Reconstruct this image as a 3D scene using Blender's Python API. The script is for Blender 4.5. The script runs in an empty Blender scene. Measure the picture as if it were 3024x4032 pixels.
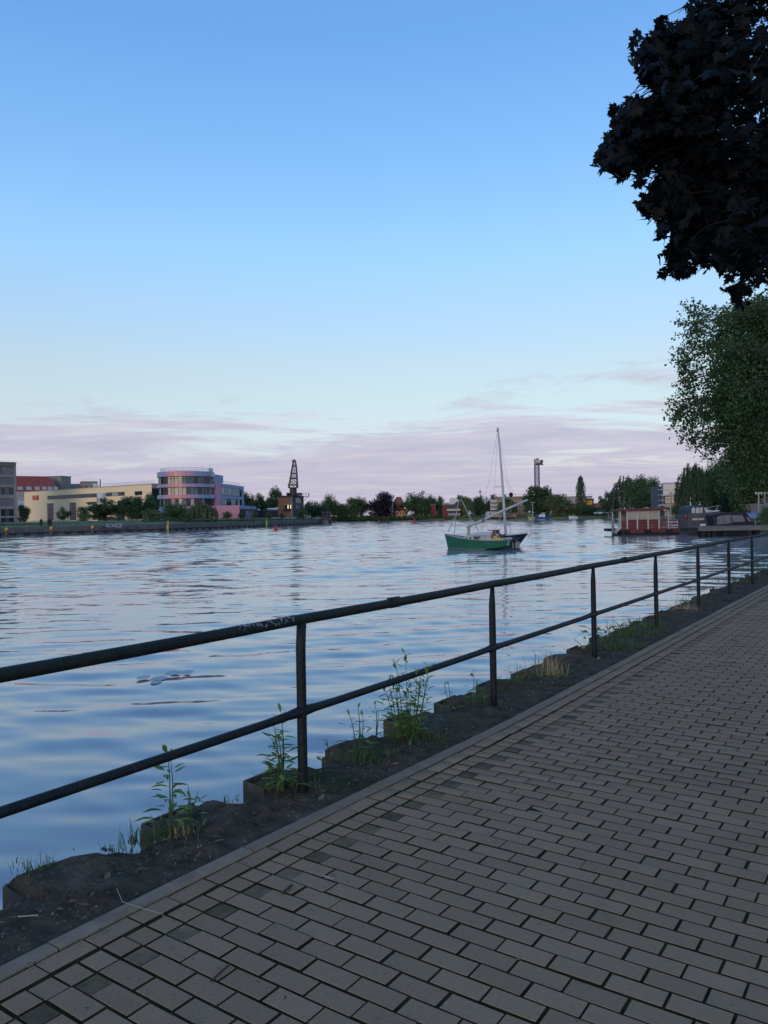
import bpy, math, random
import numpy as np
from mathutils import Vector, Matrix, Euler
from mathutils.geometry import tessellate_polygon

scene = bpy.context.scene
col = scene.collection
R = math.radians
rnd = random.Random(7)
V3 = lambda *a: np.array(a, float)

# ------------------------------------------------------------------ camera
F, CX, CY = 3030.0, 1512.0, 2016.0          # photograph: 3024 x 4032
ROLL, HZ, EYE = R(1.0), 2028.0, 2.5
PITCH = math.atan((HZ - CY) / F)            # slightly upward
cam_d = bpy.data.cameras.new('camera')
cam = bpy.data.objects.new('camera', cam_d)
col.objects.link(cam)
cam_d.sensor_fit = 'VERTICAL'
cam_d.sensor_height = 36.0
cam_d.lens = 36.0 * F / 4032.0
cam_d.clip_start = 0.05
cam_d.clip_end = 9000
_f = Vector((0, math.cos(PITCH), math.sin(PITCH)))
_r = Vector((1, 0, 0)); _u = _r.cross(_f)
_r2 = _r * math.cos(ROLL) - _u * math.sin(ROLL)
_u2 = _u * math.cos(ROLL) + _r * math.sin(ROLL)
cam.matrix_world = Matrix(((_r2.x, _u2.x, -_f.x, 0), (_r2.y, _u2.y, -_f.y, 0), (_r2.z, _u2.z, -_f.z, EYE), (0, 0, 0, 1)))
scene.camera = cam

# ------------------------------------------------------------------ sky and sun
SUN_EL, SUN_AZ = R(7.0), R(200.0)           # behind the camera (azimuth from +Y, clockwise)
world = bpy.data.worlds.new('World'); scene.world = world
world.use_nodes = True
wt = world.node_tree; wt.nodes.clear()
def wn(t, **k):
    n = wt.nodes.new(t)
    for a, b in k.items(): setattr(n, a, b)
    return n
def wl(a, b): wt.links.new(a, b)
def wmath(op, a, b=None, c=None):
    n = wn('ShaderNodeMath', operation=op)
    for i, x in enumerate((a, b, c)):
        if x is None: continue
        if isinstance(x, (int, float)): n.inputs[i].default_value = x
        else: wl(x, n.inputs[i])
    return n.outputs[0]
def wramp(fac, stops, interp='LINEAR'):
    n = wn('ShaderNodeValToRGB'); n.color_ramp.interpolation = interp
    el = n.color_ramp.elements
    while len(el) < len(stops): el.new(0.5)
    for e, (p, c) in zip(el, stops):
        e.position = p; e.color = (c[0], c[1], c[2], 1) if not isinstance(c, (int, float)) else (c, c, c, 1)
    wl(fac, n.inputs[0]); return n.outputs[0]
def wmix(f, a, b, blend='MIX'):
    n = wn('ShaderNodeMix', data_type='RGBA', blend_type=blend)
    for s, x in ((n.inputs[0], f), (n.inputs[6], a), (n.inputs[7], b)):
        if isinstance(x, (int, float)): s.default_value = x
        elif isinstance(x, tuple): s.default_value = (*x, 1)
        else: wl(x, s)
    return n.outputs[2]
def s2l(r, g, b):
    f = lambda c: (c / 255 / 12.92) if c / 255 <= .04045 else ((c / 255 + .055) / 1.055) ** 2.4
    return (f(r), f(g), f(b))
tc = wn('ShaderNodeTexCoord')
sep = wn('ShaderNodeSeparateXYZ'); wl(tc.outputs['Generated'], sep.inputs[0])
zz = wmath('MAXIMUM', sep.outputs[2], 0.0)
nish = wn('ShaderNodeTexSky', sky_type='NISHITA', sun_disc=False, sun_elevation=SUN_EL, sun_rotation=SUN_AZ, air_density=1.0, dust_density=1.0, ozone_density=2.0)
nsc = wmix(1.0, nish.outputs[0], (0.10, 0.10, 0.10), 'MULTIPLY')
grad = wramp(zz, [(0.0, (.36, .31, .46)), (0.05, (.37, .34, .47)), (0.10, (.40, .41, .49)), (0.145, (.385, .435, .485)), (0.185, (.375, .44, .50)), (0.25, (.305, .45, .63)),
                  (0.32, (.237, .464, .738)), (0.42, (.155, .36, .72)), (0.53, (.095, .275, .65)), (0.8, (.075, .21, .52)), (1.0, (.07, .19, .47))])
skyc = wmix(1.0, grad, nsc, 'ADD')
# cloud layer: projected on a plane far overhead so that the bank flattens towards the horizon
den = wmath('ADD', zz, 0.055)
px_ = wmath('DIVIDE', sep.outputs[0], den); py_ = wmath('DIVIDE', sep.outputs[1], den)
cmb = wn('ShaderNodeCombineXYZ'); wl(px_, cmb.inputs[0]); wl(py_, cmb.inputs[1])
def wnoise(scale, detail, rough, off, dist=0.0):
    m = wn('ShaderNodeMapping'); m.inputs['Location'].default_value = off; m.inputs['Scale'].default_value = (scale[0], scale[1], 1)
    wl(cmb.outputs[0], m.inputs[0])
    n = wn('ShaderNodeTexNoise'); n.inputs['Scale'].default_value = 1.0; n.inputs['Detail'].default_value = detail
    n.inputs['Roughness'].default_value = rough; n.inputs['Distortion'].default_value = dist
    wl(m.outputs[0], n.inputs['Vector']); return n.outputs[0]
n1 = wnoise((0.42, 0.74), 9, 0.66, (7.7, 0.4, 0), 0.6)
n2 = wnoise((1.1, 1.5), 6, 0.6, (7.1, 4.2, 2), 0.3)
n3 = wnoise((0.25, 0.30), 4, 0.5, (1.7, 8.2, 5))
bank = wramp(zz, [(0.0, 0.88), (0.06, 0.76), (0.10, 0.54), (0.14, 0.34), (0.19, 0.22), (0.25, 0.04)])
dens = wmath('ADD', wmath('MULTIPLY', n1, 1.9), wmath('SUBTRACT', bank, 1.30))
cmask = wramp(dens, [(0.02, 0.0), (0.22, 0.85), (0.4, 1.0)])
edge = wramp(dens, [(0.03, 0.0), (0.10, 1.0), (0.24, 0.0)])
ccol = wmix(wramp(n2, [(0.38, 0.0), (0.66, 1.0)]), s2l(186, 183, 209), s2l(204, 198, 214))
pink = wmath('MULTIPLY', edge, wramp(n3, [(0.42, 0.0), (0.60, 0.9)]))
ccol = wmix(pink, ccol, s2l(228, 204, 209))
puffs = wmath('MULTIPLY', wramp(n2, [(0.60, 0.0), (0.70, 0.75)]), wramp(zz, [(0.05, 0.0), (0.075, 1.0), (0.12, 0.6), (0.15, 0.0)]))
final = wmix(wmath('MULTIPLY', cmask, 0.86), skyc, ccol)
final = wmix(wmath('MULTIPLY', puffs, 0.6), final, s2l(228, 212, 218))
bg = wn('ShaderNodeBackground'); wl(final, bg.inputs[0]); bg.inputs[1].default_value = 1.0
wo = wn('ShaderNodeOutputWorld'); wl(bg.outputs[0], wo.inputs[0])

sd = bpy.data.lights.new('sun', 'SUN'); sun = bpy.data.objects.new('sun', sd); col.objects.link(sun)
sd.energy = 0.9; sd.angle = R(28); sd.color = (1.0, 0.83, 0.73)
_sdir = Vector((math.sin(SUN_AZ) * math.cos(SUN_EL), math.cos(SUN_AZ) * math.cos(SUN_EL), math.sin(SUN_EL)))
sun.rotation_euler = (-_sdir).to_track_quat('-Z', 'Y').to_euler()
sun.location = (-20, -30, 30)
vs = scene.view_settings
vs.view_transform = 'Standard'; vs.look = 'None'; vs.gamma = 1.0; vs.exposure = 0.0; vs.use_curve_mapping = False
scene.render.engine = 'CYCLES'

# ------------------------------------------------------------------ measuring helpers
def ray(px, py):
    dx, dy = px - CX, py - CY
    c, s = math.cos(ROLL), math.sin(ROLL)
    ux, uy = dx * c - dy * s, dx * s + dy * c
    y = uy * math.cos(PITCH) - F * math.sin(PITCH); z = uy * math.sin(PITCH) + F * math.cos(PITCH)
    return V3(ux / z, 1.0, -y / z)
def W(px, py, d): return V3(0, 0, EYE) + ray(px, py) * d
def G(px, py, z=0.9):
    r = ray(px, py); return V3(0, 0, EYE) + r * ((z - EYE) / r[2])
def proj(P):
    """world points (n,3) -> photograph pixels"""
    P = np.atleast_2d(P) - V3(0, 0, EYE)
    x, y, z = P[:, 0], P[:, 1], -P[:, 2]
    zc = y * math.cos(PITCH) - z * math.sin(PITCH); yc = y * math.sin(PITCH) + z * math.cos(PITCH)
    zc = np.where(zc > 0.05, zc, 0.05)
    ux, uy = F * x / zc, F * yc / zc
    c, s = math.cos(ROLL), math.sin(ROLL)
    return CX + ux * c + uy * s, CY - ux * s + uy * c
ANG = R(34.85)
UU = V3(math.sin(ANG), math.cos(ANG), 0); VV = V3(-math.cos(ANG), math.sin(ANG), 0)
def UV(u, v, z=0.9): return UU * u + VV * v + V3(0, 0, z)

# ------------------------------------------------------------------ mesh helpers
class MB:
    def __init__(s): s.v = []; s.f = []
    def add(s, vs, fs):
        o = len(s.v); s.v.extend([tuple(map(float, p)) for p in vs]); s.f.extend([tuple(i + o for i in f) for f in fs])
    def hexa(s, p): s.add(p, [(0, 3, 2, 1), (4, 5, 6, 7), (0, 1, 5, 4), (1, 2, 6, 5), (2, 3, 7, 6), (3, 0, 4, 7)])
    def obox(s, o, a, b, c):
        o, a, b, c = map(np.asarray, (o, a, b, c))
        if np.dot(np.cross(a, b), c) < 0: a, b = b, a
        s.hexa([o, o + a, o + a + b, o + b, o + c, o + a + c, o + a + b + c, o + b + c])
    def box(s, a, b):
        s.obox(a, (b[0] - a[0], 0, 0), (0, b[1] - a[1], 0), (0, 0, b[2] - a[2]))
    def bar(s, p, q, w, h=None):
        h = h or w
        p, q = np.asarray(p, float), np.asarray(q, float); d = q - p; L = np.linalg.norm(d)
        if L < 1e-6: return
        d /= L; up = V3(0, 0, 1) if abs(d[2]) < .9 else V3(0, 1, 0)
        x = np.cross(d, up); x /= np.linalg.norm(x); y = np.cross(x, d)
        s.obox(p - x * w / 2 - y * h / 2, x * w, y * h, d * L)
    def tube(s, pts, r, n=8, cap=True):
        pts = [np.asarray(p, float) for p in pts]; m = len(pts)
        rs = r if isinstance(r, (list, tuple, np.ndarray)) else [r] * m
        o = len(s.v); ref = None
        for i, p in enumerate(pts):
            d = pts[min(i + 1, m - 1)] - pts[max(i - 1, 0)]; d /= (np.linalg.norm(d) + 1e-9)
            if ref is None: ref = V3(0, 0, 1) if abs(d[2]) < .9 else V3(1, 0, 0)
            x = np.cross(d, ref); x /= (np.linalg.norm(x) + 1e-9); y = np.cross(d, x); ref = np.cross(x, d)
            for k in range(n):
                a = 2 * math.pi * k / n
                s.v.append(tuple(p + (x * math.cos(a) + y * math.sin(a)) * rs[i]))
        for i in range(m - 1):
            for k in range(n):
                k2 = (k + 1) % n
                s.f.append((o + i * n + k, o + i * n + k2, o + (i + 1) * n + k2, o + (i + 1) * n + k))
        if cap:
            s.f.append(tuple(o + k for k in range(n))[::-1]); s.f.append(tuple(o + (m - 1) * n + k for k in range(n)))
    def prism(s, poly, ext):
        poly = [np.asarray(p, float) for p in poly]; ext = np.asarray(ext, float); n = len(poly)
        nrm = sum((np.cross(poly[i] - poly[0], poly[(i + 1) % n] - poly[0]) for i in range(n)), V3(0, 0, 0))
        if np.dot(nrm, ext) < 0: poly = poly[::-1]
        s.add(poly + [p + ext for p in poly], [tuple(range(n))[::-1], tuple(range(n, 2 * n))] + [(i, (i + 1) % n, n + (i + 1) % n, n + i) for i in range(n)])
    def lathe(s, prof, c, n=16):
        c = np.asarray(c, float); o = len(s.v); m = len(prof)
        for r, z in prof:
            for k in range(n):
                a = 2 * math.pi * k / n; s.v.append((c[0] + r * math.cos(a), c[1] + r * math.sin(a), c[2] + z))
        for i in range(m - 1):
            for k in range(n):
                k2 = (k + 1) % n; s.f.append((o + i * n + k, o + i * n + k2, o + (i + 1) * n + k2, o + (i + 1) * n + k))
        s.f.append(tuple(o + k for k in range(n))[::-1]); s.f.append(tuple(o + (m - 1) * n + k for k in range(n)))
    def build(s, name, m, parent=None, smooth=False):
        org = V3(*parent['_o']) if parent is not None and '_o' in parent else V3(0, 0, 0)
        me = bpy.data.meshes.new(name)
        me.from_pydata([tuple(np.asarray(p) - org) for p in s.v], [], s.f)
        if smooth: me.polygons.foreach_set('use_smooth', [True] * len(me.polygons))
        me.materials.append(m); me.update()
        o = bpy.data.objects.new(name, me); col.objects.link(o)
        if parent is not None:
            o.parent = parent; o['_o'] = tuple(org)
        return o
def npmesh(name, verts, tris, m, parent=None, smooth=False):
    """fast mesh from numpy arrays; tris (n,3) or quads (n,4)"""
    org = V3(*parent['_o']) if parent is not None and '_o' in parent else V3(0, 0, 0)
    verts = np.asarray(verts, np.float32) - org.astype(np.float32); tris = np.asarray(tris, np.int32); k = tris.shape[1]
    me = bpy.data.meshes.new(name)
    me.vertices.add(len(verts)); me.vertices.foreach_set('co', verts.ravel())
    me.loops.add(tris.size); me.loops.foreach_set('vertex_index', tris.ravel())
    me.polygons.add(len(tris)); me.polygons.foreach_set('loop_start', np.arange(0, tris.size, k, dtype=np.int32))
    if smooth: me.polygons.foreach_set('use_smooth', np.ones(len(tris), bool))
    me.materials.append(m); me.update(calc_edges=True)
    o = bpy.data.objects.new(name, me); col.objects.link(o)
    if parent is not None: o.parent = parent; o['_o'] = tuple(org)
    return o
def tag(o, label=None, cat=None, group=None, kind=None):
    for k, x in (('label', label), ('category', cat), ('group', group), ('kind', kind)):
        if x: o[k] = x
    return o
def thing(name, label, cat, loc, group=None):
    o = bpy.data.objects.new(name, None); col.objects.link(o)
    o.location = tuple(map(float, loc)); o['_o'] = tuple(map(float, loc)); o.empty_display_size = .2
    return tag(o, label, cat, group)
def kids(o): return [c for c in bpy.data.objects if c.parent is o]
def dup(root, loc, label=None, rz=0.0, sc=None, group=None):
    r = root.copy(); col.objects.link(r); r.location = tuple(map(float, loc)); r.rotation_euler = (0, 0, rz)
    if sc is not None: r.scale = sc if isinstance(sc, tuple) else (sc, sc, sc)
    if label: r['label'] = label
    if group: r['group'] = group
    for ch in kids(root):
        c = ch.copy(); col.objects.link(c); c.parent = r
        for g in kids(ch):
            d = g.copy(); col.objects.link(d); d.parent = c
    return r

# ------------------------------------------------------------------ materials
MATS = {}
def mat(name, c1, c2=None, scale=4.0, rough=0.8, bump=0.0, bscale=None, metal=0.0, spec=0.3, island=0.0, objrand=0.0, detail=5.0, stretch=(1, 1, 1), lo=.35, hi=.68, trans=0.0, c3=None, world=False, stains=()):
    if name in MATS: return MATS[name]
    m = bpy.data.materials.new(name); m.use_nodes = True; nt = m.node_tree; N = nt.nodes; L = nt.links
    b = N['Principled BSDF']; b.inputs['Roughness'].default_value = rough; b.inputs['Metallic'].default_value = metal
    b.inputs['Specular IOR Level'].default_value = spec
    tcn = N.new('ShaderNodeTexCoord'); mp = N.new('ShaderNodeMapping'); mp.inputs['Scale'].default_value = stretch
    wp = N.new('ShaderNodeNewGeometry').outputs['Position'] if (world or stains) else None
    L.new(wp if world else tcn.outputs['Object'], mp.inputs[0])
    nz = N.new('ShaderNodeTexNoise'); nz.inputs['Scale'].default_value = scale; nz.inputs['Detail'].default_value = detail; nz.inputs['Roughness'].default_value = .6
    L.new(mp.outputs[0], nz.inputs['Vector'])
    rp = N.new('ShaderNodeValToRGB'); L.new(nz.outputs[0], rp.inputs[0])
    c2 = c2 or tuple(x * .8 for x in c1)
    rp.color_ramp.elements[0].position = lo; rp.color_ramp.elements[0].color = (*c1, 1)
    rp.color_ramp.elements[1].position = hi; rp.color_ramp.elements[1].color = (*c2, 1)
    if c3:
        e = rp.color_ramp.elements.new(min(hi + .1, .99)); e.color = (*c3, 1)
    out = rp.outputs[0]
    fac = None
    if island:
        g = N.new('ShaderNodeNewGeometry'); fac = (g.outputs['Random Per Island'], island)
    if objrand:
        oi = N.new('ShaderNodeObjectInfo')
        if fac:
            ad = N.new('ShaderNodeMath'); ad.operation = 'ADD'; L.new(fac[0], ad.inputs[0]); L.new(oi.outputs['Random'], ad.inputs[1])
            fr = N.new('ShaderNodeMath'); fr.operation = 'FRACT'; L.new(ad.outputs[0], fr.inputs[0]); fac = (fr.outputs[0], max(island, objrand))
        else: fac = (oi.outputs['Random'], objrand)
    if fac:
        mr = N.new('ShaderNodeMapRange'); mr.inputs[3].default_value = 1 - fac[1]; mr.inputs[4].default_value = 1 + fac[1]; L.new(fac[0], mr.inputs[0])
        mx = N.new('ShaderNodeMix'); mx.data_type = 'RGBA'; mx.blend_type = 'MULTIPLY'; mx.inputs[0].default_value = 1.0
        L.new(out, mx.inputs[6]); L.new(mr.outputs[0], mx.inputs[7]); out = mx.outputs[2]
    for sc, lo_, hi_, col_, amt, seed_ in stains:        # stains, moss and dirt with shapes of their own
        mp2 = N.new('ShaderNodeMapping'); mp2.inputs['Location'].default_value = (seed_, seed_ * .7, 0); L.new(wp, mp2.inputs[0])
        n3_ = N.new('ShaderNodeTexNoise'); n3_.inputs['Scale'].default_value = sc; n3_.inputs['Detail'].default_value = 6; n3_.inputs['Roughness'].default_value = .65; L.new(mp2.outputs[0], n3_.inputs['Vector'])
        mr3 = N.new('ShaderNodeMapRange'); mr3.inputs[1].default_value = lo_; mr3.inputs[2].default_value = hi_; mr3.inputs[3].default_value = 0; mr3.inputs[4].default_value = amt; L.new(n3_.outputs[0], mr3.inputs[0])
        mx3 = N.new('ShaderNodeMix'); mx3.data_type = 'RGBA'; L.new(mr3.outputs[0], mx3.inputs[0]); L.new(out, mx3.inputs[6]); mx3.inputs[7].default_value = (*col_, 1); out = mx3.outputs[2]
    L.new(out, b.inputs['Base Color'])
    if bump:
        n2_ = N.new('ShaderNodeTexNoise'); n2_.inputs['Scale'].default_value = bscale or scale * 6; n2_.inputs['Detail'].default_value = 6
        L.new(mp.outputs[0], n2_.inputs['Vector'])
        bp = N.new('ShaderNodeBump'); bp.inputs['Strength'].default_value = bump; bp.inputs['Distance'].default_value = .02
        L.new(n2_.outputs[0], bp.inputs['Height']); L.new(bp.outputs[0], b.inputs['Normal'])
    if trans:
        tr = N.new('ShaderNodeBsdfTranslucent'); L.new(out, tr.inputs[0]); ms = N.new('ShaderNodeMixShader'); ms.inputs[0].default_value = trans
        L.new(b.outputs[0], ms.inputs[1]); L.new(tr.outputs[0], ms.inputs[2]); L.new(ms.outputs[0], N['Material Output'].inputs[0])
    MATS[name] = m; return m
def flat(name, c, rough=.7, metal=0.0, spec=.3): return mat(name, c, tuple(x * .85 for x in c), 1.5, rough, metal=metal, spec=spec)
def glassy(name, c=(.015, .02, .028), rough=.08): return mat(name, c, tuple(x * 1.6 for x in c), .8, rough, spec=.6)

# ================================================================== WATER
def make_water():
    m = bpy.data.materials.new('river_water'); m.use_nodes = True; N = m.node_tree.nodes; L = m.node_tree.links
    b = N['Principled BSDF']; b.inputs['Base Color'].default_value = (.25, .262, .28, 1); b.inputs['Roughness'].default_value = .035
    b.inputs['IOR'].default_value = 1.75; b.inputs['Specular IOR Level'].default_value = .5
    tcn = N.new('ShaderNodeTexCoord')
    def nz(sx, sy, det, off, rot=0.0):
        mp = N.new('ShaderNodeMapping'); mp.inputs['Scale'].default_value = (sx, sy, 1); mp.inputs['Location'].default_value = off; mp.inputs['Rotation'].default_value = (0, 0, rot)
        L.new(tcn.outputs['Object'], mp.inputs[0]); n = N.new('ShaderNodeTexNoise'); n.inputs['Scale'].default_value = 1; n.inputs['Detail'].default_value = det; n.inputs['Roughness'].default_value = .5
        L.new(mp.outputs[0], n.inputs['Vector']); return n.outputs[0]
    def mth(op, a, b_):
        n = N.new('ShaderNodeMath'); n.operation = op
        for i, x in enumerate((a, b_)):
            if isinstance(x, (int, float)): n.inputs[i].default_value = x
            else: L.new(x, n.inputs[i])
        return n.outputs[0]
    geo = N.new('ShaderNodeNewGeometry'); ln = N.new('ShaderNodeVectorMath'); ln.operation = 'LENGTH'; L.new(geo.outputs['Position'], ln.inputs[0])
    dist = ln.outputs['Value']
    def rng(v_, a0, a1, b0, b1):
        n = N.new('ShaderNodeMapRange'); L.new(v_, n.inputs[0])
        for i, x in enumerate((a0, a1, b0, b1)): n.inputs[i + 1].default_value = x
        return n.outputs[0]
    # wave slopes taken straight from coloured noise, so that they keep their steepness far away
    def slope(sx, sy, det, off, rot, ax, ay):
        mp = N.new('ShaderNodeMapping'); mp.inputs['Scale'].default_value = (sx, sy, 1); mp.inputs['Location'].default_value = off; mp.inputs['Rotation'].default_value = (0, 0, rot)
        L.new(tcn.outputs['Object'], mp.inputs[0]); n = N.new('ShaderNodeTexNoise'); n.inputs['Scale'].default_value = 1; n.inputs['Detail'].default_value = det; n.inputs['Roughness'].default_value = .55
        L.new(mp.outputs[0], n.inputs['Vector'])
        s_ = N.new('ShaderNodeVectorMath'); s_.operation = 'SUBTRACT'; s_.inputs[1].default_value = (.5, .5, .5); L.new(n.outputs['Color'], s_.inputs[0])
        m_ = N.new('ShaderNodeVectorMath'); m_.operation = 'MULTIPLY'; m_.inputs[1].default_value = (ax, ay, 0); L.new(s_.outputs[0], m_.inputs[0]); return m_.outputs[0]
    def vadd(a_, b_):
        n = N.new('ShaderNodeVectorMath'); n.operation = 'ADD'; L.new(a_, n.inputs[0]); L.new(b_, n.inputs[1]); return n.outputs[0]
    def vscale(a_, f_):
        n = N.new('ShaderNodeVectorMath'); n.operation = 'SCALE'; L.new(a_, n.inputs[0]); L.new(f_, n.inputs['Scale']); return n.outputs[0]
    wavy = slope(.55, 1.9, 3.0, (3, 1, 0), R(7), .10, .24)
    rip = slope(2.2, 6.5, 2.0, (9, 4, 0), R(-6), .10, .22)
    patch = rng(nz(.02, .055, 3, (5, 5, 0)), .35, .65, .85, 1.1)
    tilt = vadd(vscale(wavy, rng(dist, 5, 22, .22, .6)), vscale(rip, rng(dist, 5, 24, .16, .65)))
    tilt = vscale(tilt, patch)
    nn_ = N.new('ShaderNodeVectorMath'); nn_.operation = 'NORMALIZE'; L.new(vadd(geo.outputs['Normal'], tilt), nn_.inputs[0]); L.new(nn_.outputs[0], b.inputs['Normal'])
    L.new(rng(dist, 10, 120, .03, .08), b.inputs['Roughness'])
    g = np.random.default_rng(5)
    def fan(r, amax, cols, lams, ncomp, slope_, seed):
        a = np.radians(np.linspace(-amax, amax, cols)); RR, AA = np.meshgrid(r, a, indexing='ij'); X = RR * np.sin(AA); Y = RR * np.cos(AA); Z = np.zeros_like(X)
        dr = np.gradient(r)[:, None] + 0 * AA; da = RR * (a[1] - a[0]); g = np.random.default_rng(seed)
        for i in range(ncomp):
            lam = lams[0] * ((lams[1] / lams[0]) ** g.random()); th = g.normal(0, .34) + R(5); k = 2 * math.pi / lam
            cell = np.maximum(dr, da * (abs(math.sin(th)) + .25)); att = np.clip((lam / cell - 2.2) / 2.5, 0, 1)
            amp = slope_ / k / math.sqrt(ncomp / 2) * (.6 + .8 * g.random())
            env = .65 + .5 * np.sin(X * .35 * math.cos(i) + Y * .27 * math.sin(2 * i) + i)
            Z += amp * att * env * np.sin(k * (X * math.sin(th) + Y * math.cos(th)) + g.random() * 6.28)
        return X, Y, Z
    VS, QS = [], []
    def put(X, Y, Z):
        o = sum(len(v_) for v_ in VS); n_, m_ = X.shape; VS.append(np.stack([X, Y, Z], -1).reshape(-1, 3)); idx = np.arange(n_ * m_).reshape(n_, m_) + o
        QS.append(np.stack([idx[:-1, :-1], idx[:-1, 1:], idx[1:, 1:], idx[1:, :-1]], -1).reshape(-1, 4)[:, ::-1])
    RN = 26.0
    r1 = 1.2 * np.exp(np.linspace(0, math.log(RN / 1.2), 420)); X, Y, Z = fan(r1, 46, 400, (.36, 1.7), 34, .075, 5)
    fade = np.clip((RN - r1) / 5, 0, 1)[:, None]; put(X, Y, Z * fade)
    r2 = np.concatenate([np.arange(RN, 150, .22), np.arange(150, 372, .45)]); X, Y, Z = fan(r2, 33, 420, (.9, 3.2), 26, .072, 9)
    ed = np.clip((r2 - RN) / 5, 0, 1)[:, None]; put(X, Y, Z * ed)
    for a0, a1 in ((-46, -33), (33, 46)):
        rr, aa = np.meshgrid(np.array([RN, 40, 80, 160, 372]), np.radians(np.linspace(a0, a1, 8)), indexing='ij'); put(rr * np.sin(aa), rr * np.cos(aa), 0 * rr)
    rr, aa = np.meshgrid(np.array([372., 600, 900]), np.radians(np.linspace(-46, 46, 24)), indexing='ij'); put(rr * np.sin(aa), rr * np.cos(aa), 0 * rr)
    rr, aa = np.meshgrid(np.array([1.2, 6, 30, 150, 900]), np.radians(np.linspace(46, 314, 60)), indexing='ij'); put(rr * np.sin(aa), rr * np.cos(aa), 0 * rr)
    o = npmesh('river_water', np.concatenate(VS), np.concatenate(QS), m, smooth=True)
    tag(o, 'rippled blue river water reflecting the evening sky', kind='structure')
make_water()

# ================================================================== LAND
GRASS = mat('bank_grass', (.075, .11, .038), (.13, .145, .06), .35, .9, bump=.6, bscale=6)
EARTH = mat('bank_earth', (.07, .062, .05), (.12, .10, .075), .6, .9, bump=.5)
def pxd(px, d): r = ray(px, HZ); return (r[0] * d, d)
def land(name, shore, outer, z0, z1, slope, m, label, zfoot=-1.0):
    """shore: polyline along the water (inland lies to its left); outer closes the sheet"""
    s = [np.array(p) for p in shore]; n = len(s); inn = []
    for i in range(n):
        d = s[min(i + 1, n - 1)] - s[max(i - 1, 0)]; d /= np.linalg.norm(d); inn.append(s[i] + np.array([-d[1], d[0]]) * slope)
    vs_ = [(*p, zfoot) for p in s] + [(*p, z0) for p in s] + [(*p, z1) for p in inn]
    fs = []
    for i in range(n - 1):
        fs += [(i, i + 1, n + i + 1, n + i), (n + i, n + i + 1, 2 * n + i + 1, 2 * n + i)]
    ring = list(range(2 * n, 3 * n)); o = len(vs_); vs_ += [(*p, z1) for p in outer]; ring += list(range(o, o + len(outer)))
    tri = tessellate_polygon([[Vector(vs_[i]) for i in ring]])
    fs += [tuple(ring[i] for i in t) for t in tri]
    me = bpy.data.meshes.new(name); me.from_pydata(vs_, [], fs); me.update(); me.materials.append(m)
    ob = bpy.data.objects.new(name, me); col.objects.link(ob)
    return tag(ob, label, kind='structure')
QP = [pxd(-900, 95), pxd(-300, 113), pxd(0, 126), pxd(300, 136), pxd(620, 150), pxd(960, 180), pxd(1300, 235)]
land('left_bank', QP[::1] + [pxd(1300, 262), pxd(1180, 300), pxd(1180, 362)], [(-2500, 600), (-2500, 60)], 1.5, 2.3, 14, GRASS, 'grassy left river bank behind the quay')
FS = [pxd(1100, 366), pxd(1310, 356), pxd(1530, 350), pxd(1750, 335), pxd(2050, 300), pxd(2300, 280), pxd(2450, 262), pxd(2560, 235), pxd(2640, 170), pxd(2720, 118), pxd(2830, 97), pxd(2930, 92), pxd(3024, 80)]
FS += [(46, 66), (33, 48), (22.5, 32)]
land('far_bank', FS, [(60, 20), (3500, 300), (3500, 3500), (-2500, 3500), (-2500, 420)], .6, 1.3, 5, GRASS, 'low grassy far river bank')

# quay wall of the left bank: steel sheets with a dark wet foot
STEEL_Q = mat('quay_steel', (.10, .092, .088), (.15, .135, .125), .8, .8, bump=.3)
qw = thing('quay_wall', 'long dark steel quay wall along the left bank', 'quay wall', (*QP[2], 0))
def along(poly, step):
    out = []; 
    for a, b in zip(poly[:-1], poly[1:]):
        a, b = np.array(a), np.array(b); L = np.linalg.norm(b - a); n = max(1, int(round(L / step)))
        for k in range(n): out.append((a + (b - a) * k / n, a + (b - a) * (k + 1) / n))
    return out
mbw = MB(); mbc = MB()
for k, (a, b) in enumerate(along(QP, 1.2)):
    d = b - a; nrm = np.array([d[1], -d[0]]); nrm /= np.linalg.norm(nrm); nrm = nrm if np.dot(nrm, -a) > 0 else -nrm
    o = .12 if k % 2 else .42
    mbw.obox((*(a + nrm * .05), -.6), (*d, 0), (*(nrm * o), 0), (0, 0, 1.05))
    mbc.obox((*(a + nrm * .05), .45), (*d, 0), (*(nrm * .5), 0), (0, 0, .14))
    mbw.obox((*(a + nrm * .05), .59), (*d, 0), (*(nrm * (.1 if k % 2 else .16)), 0), (0, 0, .93))
tag(mbw.build('sheet_wall', STEEL_Q, qw), kind='stuff'); mbc.build('waling_beam', flat('quay_waling', (.03, .026, .024)), qw)
mbr = MB()
for k, (a, b) in enumerate(along(QP, 3.0)):
    mbr.bar((*a, 2.55), (*b, 2.55), .05); mbr.bar((*a, 2.05), (*b, 2.05), .04); mbr.bar((*a, 1.5), (*a, 2.57), .05)
mbr.build('railing', flat('quay_rail', (.05, .055, .06)), qw)
mbf = MB()
for k in range(26):
    a = np.array(QP[4]) * (1 - k / 26) + np.array(QP[5]) * (k / 26); mbf.bar((*(a + [-2, 2]), 1.5), (*(a + [-2, 2]), 3.0), .06)

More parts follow.
